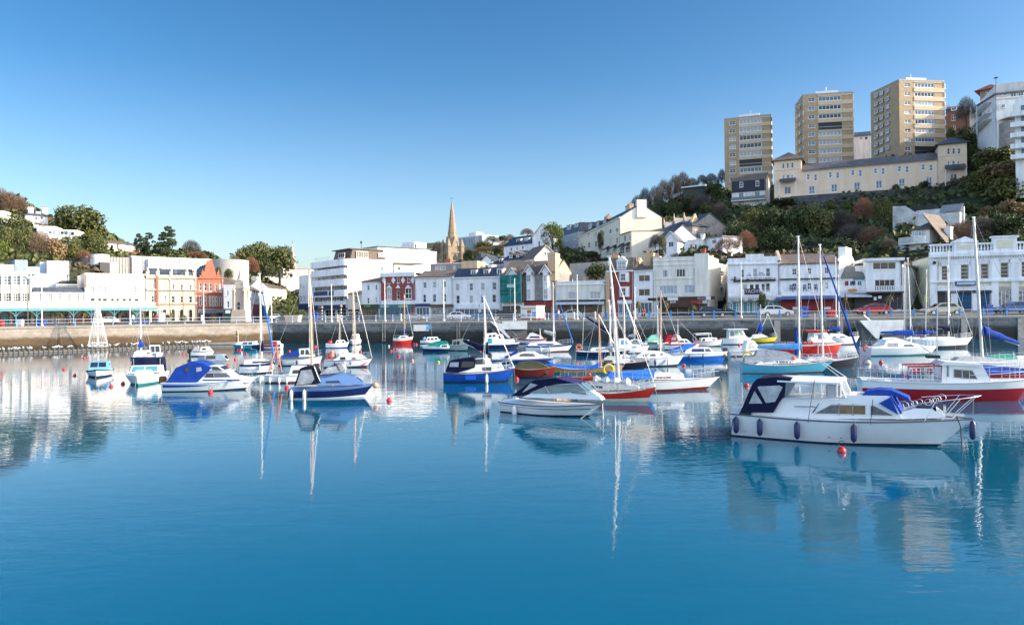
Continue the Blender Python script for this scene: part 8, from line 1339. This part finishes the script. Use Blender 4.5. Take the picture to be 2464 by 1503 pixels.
b = Boat('covered_boat', 'grey launch with a green tarpaulin at the right picture edge below the long blue boom', 'F', 2000, 2620, 655, 4, (80, 75, 95), GELG, AF_B, None); b.cabin([(2060,560),(2200,530),(2360,515),(2380,575),(2100,580)], C_GREEN, .8, .2, name='tarpaulin'); b.cabin([(2380,580),(2390,540),(2600,540),(2610,590)], GEL, .8, .1)
b = Boat('covered_boat', 'red hulled boat with shiny blue tarpaulin cut off by the right picture edge', 'F', 1985, 2720, 905, 2, (165, 150, 200), H_DRED, AF_R, None, B=.3); b.cabin([(1995,745),(2010,660),(2120,650),(2300,668),(2600,690),(2620,740)], C_BLUE, .92, .3, name='tarpaulin'); b.pulpit(.0, .8)
# red and white fishing boat
b = Boat('fishing_boat', 'white fishing boat with crimson lower hull and forward wheelhouse behind the large cruiser', 'F', 555, 2545, 1062, -17, (232, 215, 265), GEL, H_DRED, None, B=.30, rake=.08, tw=.8, full=3.0, bh=.62, rub=GELG)
b.cabin([(1510,850),(1520,635),(1545,605),(1990,640),(2085,815),(2110,855)], GEL, .74, .08, frame=GELG, wins=[[(1655,780),(1658,692),(1745,700),(1745,790)], [(1760,792),(1760,702),(1870,708),(1925,800)], [(1575,770),(1578,650),(1590,650),(1590,770)]], fronts=[(3, 3)]); b.cabin([(1480,640),(1540,600),(1990,630),(1975,652)], GEL, .8, .0, name='wheelhouse_roof'); b.cabin([(2085,860),(2120,835),(2380,850),(2420,880)], GEL, .6, .3, name='foredeck')
b.guard(-.49, .02, .5, 6, (1,)); b.pulpit(.15, .75); q = [b.P(x, y) for x, y in ((1130,810),(1130,660),(1515,650),(1520,810))]; b.tube('cage_frame', H_RED, [[(x, -b.Bm*.3, z) for x, z in q]+[(x, b.Bm*.3, z) for x, z in reversed(q)]], .05); m = MB()
for i in range(9): X = q[0][0]+(q[3][0]-q[0][0])*i/8; m.tube([(X, -b.Bm*.3, q[0][1]), (X, -b.Bm*.3, q[1][1])], .015, 4)
for i in range(4): Z = q[0][1]+(q[1][1]-q[0][1])*i/3; m.tube([(q[0][0], -b.Bm*.3, Z), (q[3][0], -b.Bm*.3, Z)], .015, 4)
m.build('cage_bars', GEL, b.root); 
for x in (1230, 1300, 1420): X, Z = b.P(x, 730); MB().sphere((X, 0, Z), .16, 10, 7).build('red_float', BUOYR, b.root)
b.tube('mast', ALU, [[(b.P(1500,0)[0], 0, b.P(0+1500,600)[1]), (b.P(1510,0)[0], 0, b.P(1510,-40)[1])], [(b.P(1500,0)[0], 0, b.P(1500,560)[1]), (b.P(1300,0)[0], 0, b.P(1320,420)[1])]], .03); x, z = b.P(1455, 560); MB().box(x-.3, x+.3, -.3, .3, z-.05, z+.1).build('radar', BLACKR, b.root); b.rope([(b.L/2-.3, -.2, b.fb), (b.L/2-.25, -.6, -.1)])
# extra yacht masts standing among the boats at centre
for x0, xr, yw, top, base, hull, lab, fore in ((1180, 1470, 690, (1092,-205), (1120,590), GEL, 'small white yacht hidden behind the black hull with an upright pale mast', None), (1330, 1640, 470, (1452,-50), (1460,380), GEL, 'white yacht under the slim white house with a white wrapped mast', None), (1690, 1960, 470, (1790,-130), (1800,380), GEL, 'white yacht behind the mint canopy with a thin mast', None)):
    b = SB('sailing_boat', lab, 'DD', x0, xr, yw, 4, (80, 75, 90), hull, AF_B, H_NAVY); b.cabin([(x0+60,yw-78),(x0+90,yw-115),(xr-110,yw-118),(xr-60,yw-80)], GEL, .62, .2, wins=[[(x0+110,yw-85),(x0+112,yw-105),(xr-130,yw-107),(xr-125,yw-86)]]); b.mast(top, base, .055, MASTW, None, (C_GREY, .3, .5, .1), (.4,))
# ------------------------------------------------ buoys
def buoy(c, x, y, r, label, m=None, ring=False):
    p = water(*cp(c, x, y)); k = p.y/1760/CR[c][2]; R_ = max(r*k, .12); o = empty('mooring_buoy', Vector((p.x, p.y, 0)), label, 'buoy', 'mooring buoys floating in the harbour'); m = m or BUOYR
    MB().lathe([(.02, -R_*.7), (R_*.8, -R_*.45), (R_, R_*.15), (R_*.9, R_*.75), (R_*.55, R_*1.2), (.02, R_*1.35)], 14).build('float', m, o); MB().lathe([(R_*1.015, R_*.1), (R_*1.03, R_*.16), (R_*1.015, R_*.22)], 14).build('waterline_band', mat('grimy_red', (.25,.02,.02), .7), o)
    z = R_*1.3; g = R_*(.75 if ring else .3); MB().tube([(g*cos(i*pi/6), 0, z+g*.9+g*sin(i*pi/6)) for i in range(13)], R_*.08, 5).build('mooring_ring', BLACKR, o)
LO = mat('pale_orange_buoy', (.72,.36,.2)); YB = mat('yellow_buoy', (.7,.42,.04), .4)
for a in [('A',0,790,22,'red buoy cut by the left picture edge'), ('A',290,628,20,'red buoy above the light blue cabined boat on the left'), ('A',155,878,22,'dark red buoy beside the stern of the light blue cabined boat'), ('A',680,1040,27,'red buoy left of the teal windscreen boat'), ('A',850,1000,28,'red buoy under the bow of the teal windscreen boat'), ('A',1330,550,15,'red buoy touching the small wheelhouse boat near the gulls'), ('A',1375,640,20,'upper of two red buoys left of the blue canopied boat'), ('A',1440,708,22,'lower of two red buoys left of the blue canopied boat'), ('A',1722,570,16,'lone small red buoy left of the half covered boat'), ('A',2358,748,22,'red buoy at the bow of the navy tinted motorboat'), ('A',2115,1128,36,'large red buoy in front of the blue canopied boat hull'),
 ('B',85,648,20,'red buoy below the teal hulled boat on its left'), ('B',122,515,16,'left of twin red buoys against the teal hull'), ('B',156,515,16,'right of twin red buoys against the teal hull'), ('B',240,566,17,'red buoy just below the bow of the teal hull'), ('B',312,822,32,'large red buoy against the navy striped yacht with the blue furled sail'), ('B',830,1062,34,'big red buoy left of the navy speedboat stern'), ('B',870,525,16,'red buoy above the sloping blue cockpit cover'), ('B',1240,465,20,'red buoy behind the wheelhouse of the blue covered cabin boat'), ('B',1295,690,28,'pinkish red buoy between the blue covered cabin boat and the tan masted sloop'), ('B',1892,540,22,'red buoy behind the rigging of the tan masted sloop'), ('B',2305,1245,38,'large red buoy with ring right of the navy speedboat'), ('B',2335,525,18,'red buoy below the red yacht, left of a trio'), ('B',2405,505,19,'red buoy below the red yacht, top of a trio'), ('B',2443,600,22,'red buoy below the red yacht, lowest of a trio')]: buoy(*a[:4], a[4], None, a[3] > 33)
for a in [('C',70,458,16,'small cream buoy left of the red buoy trio',mat('cream_buoy',(.66,.56,.42),.5)), ('C',436,432,17,'left of a touching red pair right of the red yacht',None), ('C',465,432,17,'right of a touching red pair right of the red yacht',None), ('C',410,668,22,'pale orange buoy alone below the red yacht reflection',LO), ('C',785,690,20,'yellow buoy below the green tarpaulin boat',YB), ('C',1280,444,18,'red buoy between the pale green boat and the navy cruiser',None), ('C',1392,510,22,'red buoy at the stern of the navy hulled cruiser',None), ('C',1812,580,20,'red buoy beside the outboard of the long windowed cuddy boat',None), ('C',1915,938,34,'large red buoy between the royal blue hull and the maroon hull',None), ('C',2015,418,16,'dark red buoy below the red trimmed launch',None), ('DD',806,872,30,'large red buoy in front of the yellow orange open boat',None), ('E',245,738,26,'red buoy below the bow of the white over blue cabin boat',None), ('E',1155,1030,36,'large red buoy above the navy canopy of the big cruiser',None), ('E',990,610,18,'dark red buoy left of the turquoise yacht lifebuoy',None), ('E',1047,440,18,'red buoy under the wheelhouse fishing boat',None), ('F',812,618,24,'red buoy below the low decked catamaran',None), ('F',660,630,36,'pale patterned buoy below the low decked catamaran',mat('pale_pink_buoy',(.74,.66,.58),.5,var=.3,scale=6)), ('DD',858,490,16,'red buoy resting by the slanting navy sail cover',None)]: buoy(*a)
buoy('G', 1012, 712, 34, 'large red buoy with a black ring handle right in front of the big cruiser', None, True)
# ------------------------------------------------ floating boom, gulls, pontoon, light cone
A0, A1 = water(-30, 853), water(500, 832); bm_ = empty('floating_boom', A0, 'low floating boom of short posts and chain crowded with gulls on the left', 'boom'); d = A1-A0; n = 50; DK = mat('wet_dark_timber', (.09,.08,.07), .8)
me = MB().lathe([(.16, -.3), (.16, .42), (.1, .46)], 7).mesh('post', DK)
for i in range(n): p = d*(i/(n-1)); inst('post', me, bm_, Tm(p.x, p.y, 0))
MB().tube([(0, 0, .12), tuple(d+Vector((0, 0, .12)))], .09, 6).build('float_pipe', mat('grey_pipe', (.22,.20,.18), .7), bm_)
g = MB(); sec = [(-.34,.05,.01,.02),(-.2,.06,.07,.06),(0,.05,.11,.1),(.14,.08,.1,.1),(.2,.16,.055,.06),(.25,.2,.06,.06),(.31,.2,.03,.03),(.38,.18,.008,.008)]
g.loft([[(x, w_*cos(a*pi/4), z+h*sin(a*pi/4)) for a in range(8)] for x, z, w_, h in sec]); g.tube([(0, .03, -.02), (0, .03, -.16)], .012, 4); gm = g.mesh('gull', mat('gull_plumage', (.74,.74,.74), .8, col2=(.5,.52,.54), scale=9)); q = random.Random(4)
for i in range(62):
    f = q.random()**.75; p = A0+d*f; o = inst('gull', gm, None, Tm(p.x+q.uniform(-.3, .3), p.y+q.uniform(-.1, 1.6)*(f > .55), .62, q.uniform(0, 6.28)) @ Matrix.Scale(q.uniform(.9, 1.25), 4)); tag(o, 'white gull resting on the floating boom under the pale quay wall', 'gull', 'gulls resting on the floating boom')
p = water(540, 829); r = empty('pontoon', p, 'low wooden pontoon with a white hoop railing under the pale wall', 'pontoon'); MB().box(-4, 4.2, -1, 1, .05, .4).build('deck', mat('pale_planks', (.45,.38,.3), .8, var=.2), r); MB().tube([(-3.4, .5, .4), (-3.4, .5, 2.2), (2, .5, 2.2), (2, .5, .4)], .06).tube([(-3.4, .5, 1.3), (2, .5, 1.3)], .05).tube([(-.7, .5, .4), (-.7, .5, 2.2)], .04).build('railing', mat('cream_rail', (.7,.64,.5), .5), r)
p = water(236, 838); H_ = p.y*(838-722)/1760; r = empty('light_cone', p, 'tall white wire cone christmas light tree standing in the water by the gulls', 'light tree'); m = MB(); rb = 21.5*p.y/1760
for i in range(26): a = i*2*pi/26; m.tube([(rb*cos(a), rb*sin(a), .3), (.06*cos(a), .06*sin(a), H_)], .013, 4)
m.build('light_strings', mat('white_wire', (.82,.82,.80), .5), r); m = MB()
for f in (0, .08, .3, .5, .68, .84): m.tube([(rb*(1-f)*cos(i*pi/10), rb*(1-f)*sin(i*pi/10), .3+(H_-.3)*f) for i in range(21)], .03, 4)
m.build('hoops', mat('white_wire', (.82,.82,.80)), r); MB().tube([(0, 0, 0), (0, 0, H_+.2)], .06).build('pole', MASTW, r); MB().lathe([(rb+.2, .05), (rb+.2, .3), (.1, .32)], 16).build('float_base', DK, r)
# ------------------------------------------------ poles, bins, kiosk, cars
def fwy(px, t): 
    Y = 112
    for _ in range(6): x = at(px, 760, Y).x; Y = front(x)+t
    return Y
def gp(px, t): Y = fwy(px, t); x = at(px, 760, Y).x; return Vector((x, Y, flat(x, t)+.1))
def pole(px, yt, t, label, r_=.09, m=None, name='flag_pole', cat='pole', top=None):
    p = gp(px, t); h = at(px, yt, p.y).z-p.z; o = empty(name, p, label, cat, 'tall poles along the quay' if name == 'flag_pole' else None); MB().lathe([(.2, -.1), (.2, .25), (r_, .3), (r_*.7, h)], 8).build('pole', m or MASTW, o); MB().sphere((0, 0, h+.05), r_*1.3, 8, 5).build('finial', m or MASTW, o) if not top else top(o, h)
for a in [(101,690,1,'white flag pole in front of the slate mansard row at far left'), (313,727,1,'white flag pole in front of the white deco building'), (490,690,1,'white flag pole in front of the red brick building'), (653.5,727,1,'white flag pole right of the clock tower'), (798,686,1,'white flag pole in front of the deco hotel'), (926.5,680,1,'white flag pole in front of the dark red brick house'), (1068,675,1,'white flag pole in front of the house with the brown shop sign'), (1239,672,1,'white flag pole in front of the scaffold netting'), (1389.5,663,1,'white flag pole beside the silver car'), (1528,694,1,'white flag pole between the narrow brick house and the slim white house'), (1784,634,2,'white flag pole in front of the pub lettering'), (2012,620,2,'white flag pole in front of the white chimney gable'), (2284,605,2,'white flag pole in front of the balustraded building')]: pole(*a)
def lamp(o, h): MB().lathe([(.05, h), (.24, h+.1), (.26, h+.4), (.08, h+.55)], 8).build('lantern', mat('lantern_glass', (.5,.5,.46), .3), o)
for a in [(67,672,8,'slim green lamp post before the finned cream block'), (409,676,9,'dark lamp post before the limestone bank, left one'), (441,700,9,'dark lamp post before the limestone bank, right one')]: pole(*a, .07, mat('green_iron', (.10,.12,.05), .6), 'lamp_post', 'lamp post', lamp)
for px, yt, lb in ((775, 742, 'black and white striped crossing beacon before the deco hotel, left one'), (821, 739, 'black and white striped crossing beacon before the deco hotel, right one')):
    p = gp(px, 12); h = at(px, yt, p.y).z-p.z; o = empty('crossing_beacon', p, lb, 'beacon'); m = MB()
    for i in range(9): m.lathe([(.09, h*i/9), (.09, h*(i+1)/9)], 8, m=i % 2)
    m.build('striped_pole', [BLACKR, TRIM], o); MB().sphere((0, 0, h+.2), .22, 10, 7).build('globe', mat('amber_globe', (.7,.35,.08), .4), o)
def bin_(px, t, w_, h, m, label):
    p = gp(px, t); o = empty('bin', p, label, 'bin'); MB().loft([[(s*w_/2*k, q*w_/2.6*k, z) for s, q in ((-1,-1),(1,-1),(1,1),(-1,1))] for z, k in ((0, .88), (h*.85, 1))]).build('body', m, o, None, False); MB().loft([[(s*w_/2*k, q*w_/2.6*k, z) for s, q in ((-1,-1),(1,-1),(1,1),(-1,1))] for z, k in ((h*.85, 1.06), (h*.95, 1.02), (h, .8))]).build('lid', m, o, None, False)
BB = mat('blue_plastic', (.015,.055,.30), .5); RB = mat('red_plastic', (.5,.02,.02), .5)
for a in [(100,9,1.2,.85,BB,'blue bin beside the left pair of palms'), (341,9,1.3,.65,BB,'low blue bin under the planted bush near the limestone bank'), (755,9,1.4,1.6,BB,'blue box at the left corner of the deco hotel'), (1936,4,1.1,1.7,BB,'blue bin before the red restaurant front'), (2000,3,1.3,1.2,RB,'red bin before the red restaurant front'), (2381,6,.8,1.7,BB,'tall blue bin beside the roller shutter'), (2,3,.7,.9,RB,'red bin cut by the left picture edge'), (49,9,.8,1.0,TRIM,'white cabinet before the finned cream block'), (1337,5,.9,1.6,BB,'blue bin right of the information kiosk')]: bin_(*a)
def kiosk():
    t = 5; A, B = gp(1253, t), gp(1291, t-1); z = A.z; h = at(1270, 737, A.y).z-z; w_ = (B-A).length; o = empty('information_kiosk', Tm(A.x, A.y, z, atan2(B.y-A.y, B.x-A.x)), 'white information kiosk covered with posters above the landing stairs', 'kiosk'); MB().box(0, w_, 0, 3.2, .3, h).build('cabin', TRIM, o); MB().box(-.1, w_+.1, -.1, 3.3, h, h+.12).build('roof', TRIM, o); MB().box(.05, w_-.05, .05, 3.1, -.1, .3).build('plinth', REDT, o)
    MB().box(.15, w_-.15, -.06, .0, h-.5, h-.2).build('header_board', mat('tan_header', (.55,.45,.25), .6), o); MB().box(w_*.72, w_*.96, -.05, 0, .5, h-.9).build('blue_poster', mat('sky_poster', (.06,.3,.65), .5), o); MB().box(w_*.42, w_*.66, -.05, 0, h-1.1, h-.6).build('red_poster', mat('red_poster', (.5,.10,.08), .6), o); m = MB()
    for c in range(2):
        for i in range(8): m.box(w_*(.06+.36*c), w_*(.06+.36*c)+w_*(.28-.06*(i % 3)), -.03, 0, .5+i*(h-1.7)/8, .57+i*(h-1.7)/8)
    m.build('printed_lines', mat('grey_print', (.35,.36,.4), .7), o)
kiosk()
def car_mesh():
    b = MB(); pr = [(-2.1,.35),(-2.12,.75),(-2.0,.92),(-1.2,.98),(1.0,.95),(1.95,.75),(2.1,.55),(2.08,.32)]
    def side(pl, y0, k): return [[(x, s*(y0-k*max(z-.75, 0)), z) for x, z in pl] for s in (-1, 1)]
    l, r = side(pr, .84, .1); n = len(pr); b.add(l+r, [tuple(range(n)), tuple(range(2*n-1, n-1, -1))]+[(i, i+n, (i+1) % n+n, (i+1) % n) for i in range(n)])
    rp = [(-1.75,.95),(-1.35,1.38),(-.3,1.46),(.35,1.38),(1.15,.93)]; l, r = side(rp, .80, .3); n = len(rp); b.add(l+r, [tuple(range(n)), tuple(range(2*n-1, n-1, -1))]+[(i, i+n, (i+1) % n+n, (i+1) % n) for i in range(n)])
    g = []
    for pl in ([(-1.5,.98),(-1.22,1.33),(-.45,1.39),(-.45,.98)], [(-.37,.98),(-.37,1.39),(.25,1.33),(.92,.97)]):
        for s in (-1, 1): g.append(MB().add([(x, s*(.815-.3*(z-.75)), z) for x, z in pl], [(0,1,2,3)]).mesh('window', G_DK, False))
    for (x0, z0), (x1, z1) in ((rp[3], rp[4]), (rp[0], rp[1])):
        f = lambda t, s: (x0+(x1-x0)*t+(.02 if x1 > 0 else -.02), s*(.66-.25*((z0+(z1-z0)*t)-.95)), z0+(z1-z0)*t+.015); g.append(MB().add([f(.1, -1), f(.1, 1), f(.9, 1), f(.9, -1)], [(0,1,2,3)]).mesh('windscreen', G_DK, False))
    ws = [MB().lathe([(.31, -.1), (.31, .1)], 16).mesh('wheel', BLACKR), MB().lathe([(.19, -.11), (.19, .11)], 12).mesh('rim', ALU)]
    hl = MB().box(2.0, 2.09, -.14, .14, .58, .72).mesh('headlight', mat('headlight', (.7,.7,.7), .15)); tl = MB().box(-2.13, -2.06, -.1, .1, .62, .8).mesh('tail_light', RB)
    return b.mesh('body', [GEL]), g, ws, hl, tl
CM = car_mesh()
def car(px, t, col, label, flip=False, s=1.0, hz=1.0, cat='car'):
    p = gp(px, t); e = at(px+10, 760, fwy(px+10, t)); a = atan2(e.y-p.y, e.x-p.x)+(pi if flip else 0); p.z -= .1; o = empty('parked_car', Tm(p.x, p.y, p.z, a) @ Matrix.Diagonal((s, s, s*hz, 1)), label, cat, 'cars parked along the quay road'); inst('body', CM[0], o, None, col)
    for m in CM[1]: inst(m.name.split('.')[0], m, o)
    for x in (-1.3, 1.3):
        for y in (-.8, .8): w_ = inst('wheel', CM[2][0], o, Tm(x, y, .31) @ Matrix.Rotation(pi/2, 4, 'X')); inst('rim', CM[2][1], w_)
    for y in (-.58, .58): inst('headlight', CM[3], o, Tm(0, y, 0)); inst('tail_light', CM[4], o, Tm(0, y, 0))
def cpnt(n, c): return mat(n, c, .25, .2, var=0)
W_, SI, BK, DB, RD, BG, BL = cpnt('white_car', (.7,.72,.74)), cpnt('silver_car', (.42,.43,.42)), cpnt('black_car', (.012,.014,.02)), cpnt('dark_blue_car', (.015,.03,.07)), cpnt('red_car', (.40,.012,.03)), cpnt('beige_car', (.45,.42,.34)), cpnt('mid_blue_car', (.04,.12,.32))
for a in [(258,30,W_,'white car half hidden under the glass canopy',True,.9), (666,60,W_,'pale van parked up the shaded street',False,.8,1.25,'van'), (680,58,BK,'dark car beside the pale van up the shaded street',True,.8), (851,24,DB,'dark car in front of the small cream infill house',True,.9), (997,26,SI,'grey car in front of the navy shop sign',False,.9), (1105,22,W_,'white car in front of the white house with dormers',False,1.05), (1158,20,BL,'blue car left of the black estate car',True,.95), (1219,18,BK,'black estate car left of the information kiosk',False,1.15,1.05), (1372,14,SI,'silver car with tinted windows before the low parapet shop',True,1.05,1.1), (1714,11,DB,'dark blue estate car at the corner of the deco building',False,1.15,1.1), (1751,14,BK,'black car in the alley beside the pub',False,.9), (1867,10,W_,'pale silver car before the pub door',False,1.25), (2100,10,RD,'red car in front of the white cube house',True,1.3), (2266,9,BG,'beige car left of the roller shutter',True,1.35), (2440,9,BL,'blue car at the right picture edge',True,1.4)]: car(*a)
for i, (px, lb) in enumerate(((1381, 'cream bollard beside the silver car'), (1432, 'cream bollard before the dark shop opening'), (1310, 'white bollard right of the kiosk'), (812, 'cream bollard before the deco hotel'), (965, 'white bollard before the teal shop'))):
    p = gp(px, 1.6); o = empty('bollard', p, lb, 'bollard'); MB().lathe([(.2, 0), (.2, .2), (.14, .25), (.13, 1.0), (.18, 1.05), (.1, 1.2), (.01, 1.25)], 10).build('post', mat('cream_bollard', (.6,.55,.45), .7), o); MB().lathe([(.22, 0), (.22, .12)], 10).build('base', CONC, o)
p = gp(706, 6); o = empty('stone_planter', p, 'square pale stone planter on the street corner', 'planter'); MB().loft([[(s*w_, q*w_, z) for s, q in ((-1,-1),(1,-1),(1,1),(-1,1))] for z, w_ in ((0, 1.0), (.9, 1.15), (1.0, 1.25), (1.15, 1.25))]).build('bowl', STONEC, o, None, False); MB().box(-1.05, 1.05, -1.05, 1.05, 1.1, 1.17).build('soil', DK, o)
for px, lb in ((923, 'pale ladder on the dark quay wall below the dark red brick house'), (1104, 'pale ladder on the dark quay wall left of the landing stairs'), (742, 'rusty ladder on the dark quay wall left of the deco hotel')):
    x = at(px, 790, 117).x; o = empty('ladder', Vector((x, front(x)-.12, 0)), lb, 'ladder'); m = MB()
    for s_ in (-.22, .22): m.box(s_-.03, s_+.03, -.03, .03, .2, ZT+.3)
    for i in range(10): m.box(-.19, .19, -.02, .02, .4+i*.3, .45+i*.3)
    m.build('rungs', mat('weathered_metal', (.34,.33,.30), .7, var=.3), o); MB().box(-.3, .3, -.02, .14, ZT+.1, ZT+.2).build('top_bracket', METAL, o)
# ------------------------------------------------ people
SKIN = mat('skin', (.50,.32,.24), .6)
def person(px, t, top, leg, label, rz=0, stride=.15, h=1.72, hair=(.05,.035,.025)):
    p = gp(px, t); k = h/1.75; o = empty('person', Tm(p.x, p.y, p.z, rz) @ Matrix.Scale(k, 4), label, 'person')
    J = {'pel':(0,0,.93,.13),'wai':(0,0,1.1,.12),'che':(0,0,1.33,.15),'nek':(0,0,1.49,.055),'hd0':(.015,0,1.58,.085),'hd1':(.02,0,1.70,.085)}; E = [('pel','wai'),('wai','che'),('che','nek'),('nek','hd0'),('hd0','hd1')]
    for s, n in ((-1, 'r'), (1, 'l')):
        J.update({'hip'+n:(0,s*.09,.88,.09),'kne'+n:(.02+s*stride*.5,s*.1,.49,.058),'ank'+n:(s*stride-.02,s*.1,.09,.04),'toe'+n:(s*stride+.13,s*.11,.03,.032),'sho'+n:(0,s*.19,1.41,.055),'elb'+n:(-.03-s*stride*.4,s*.25,1.14,.04),'wri'+n:(.05-s*stride*.8,s*.24,.91,.028),'han'+n:(.07-s*stride*.9,s*.24,.82,.032)})
        E += [('pel','hip'+n),('hip'+n,'kne'+n),('kne'+n,'ank'+n),('ank'+n,'toe'+n),('che','sho'+n),('sho'+n,'elb'+n),('elb'+n,'wri'+n),('wri'+n,'han'+n)]
    ks = list(J); me = bpy.data.meshes.new('body'); me.from_pydata([J[q][:3] for q in ks], [(ks.index(a), ks.index(b)) for a, b in E], []); me.materials.append(SKIN); b = inst('body', me, o); b.modifiers.new('skin', 'SKIN'); sv = me.skin_vertices[0].data
    for i, q in enumerate(ks): sv[i].radius = (J[q][3],)*2; sv[i].use_root = q == 'pel'
    b.modifiers.new('sub', 'SUBSURF').levels = 1; v = lambda n: J[n][:3]
    m = MB().loft([[(x*rx, y*ry, z) for x, y in [(cos(a*pi/5), sin(a*pi/5)) for a in range(10)]] for z, rx, ry in ((.84,.16,.2),(1.1,.14,.18),(1.33,.15,.22),(1.46,.1,.16),(1.5,.06,.07))])
    for n in 'rl': m.tube([v('sho'+n), v('elb'+n), v('wri'+n)], [.085,.065,.05], 8)
    m.build('jacket', top, o); m = MB()
    for n in 'rl': m.tube([(0, v('hip'+n)[1], .95), v('hip'+n), v('kne'+n), (v('ank'+n)[0], v('ank'+n)[1], .07)], [.12,.12,.085,.07], 8)
    m.build('trousers', leg, o); MB().sphere((-.005, 0, 1.69), .107, 10, 7).build('hair', mat('hair_%d' % int(hair[0]*100), hair, .8), o)
CR_, CD, CW, CB_ = mat('red_coat', (.4,.02,.03), .8), mat('dark_clothes', (.02,.022,.03), .8), mat('white_clothes', (.7,.7,.68), .8), mat('jeans', (.05,.08,.16), .8)
for a in [(1546,3,CR_,CD,'person in a red coat walking before the slim white house',pi,.2,1.7), (1551,3.4,mat('red_white_top',(.55,.2,.2),.8,var=.6,scale=6),CD,'person in a pinkish red top close behind the red coat walker',pi,.15,1.75), (1344,2.5,CW,CB_,'person in white beside the blue bin right of the kiosk',0,.1,1.7,(.3,.2,.1)), (369,9,CD,CD,'person in dark clothes, left of two by the limestone bank sign',.5,.1,1.72), (377,9.5,CR_,CB_,'person in red and jeans by the limestone bank sign',2,.15,1.68), (404,10,CD,CB_,'person in a dark coat before the limestone bank arches',1,.2,1.75), (337-17,8,CW,CB_,'person in white left of the low blue bin',3,.1,1.7), (697,7,CD,CB_,'person in dark top beside the stone planter',0,.15,1.7), (168,3,CB_,CD,'person in blue leaning by the railing near the right palm',1.5,.05,1.6), (1262-20,4,CD,CB_,'person in dark coat left of the kiosk',0,.2,1.72), (2418,7,CD,CD,'person in dark clothes before the ornate shop front at right',2,.15,1.75)]: person(*a)
# planted verge behind the blue railing
m = MB(); xs_ = [30+i*2 for i in range(30)]
for a, c in zip(xs_, xs_[1:]): m.add([(a, front(a)+5.6, flat(a, 5.6)+.03), (c, front(c)+5.6, flat(c, 5.6)+.03), (c, front(c)+8, flat(c, 8)+.05), (a, front(a)+8, flat(a, 8)+.05)], [(0,1,2,3)])
tag(m.build('grass_verge', mat('verge_grass', (.06,.10,.025), .9, col2=(.12,.13,.05), scale=2)), kind='structure')
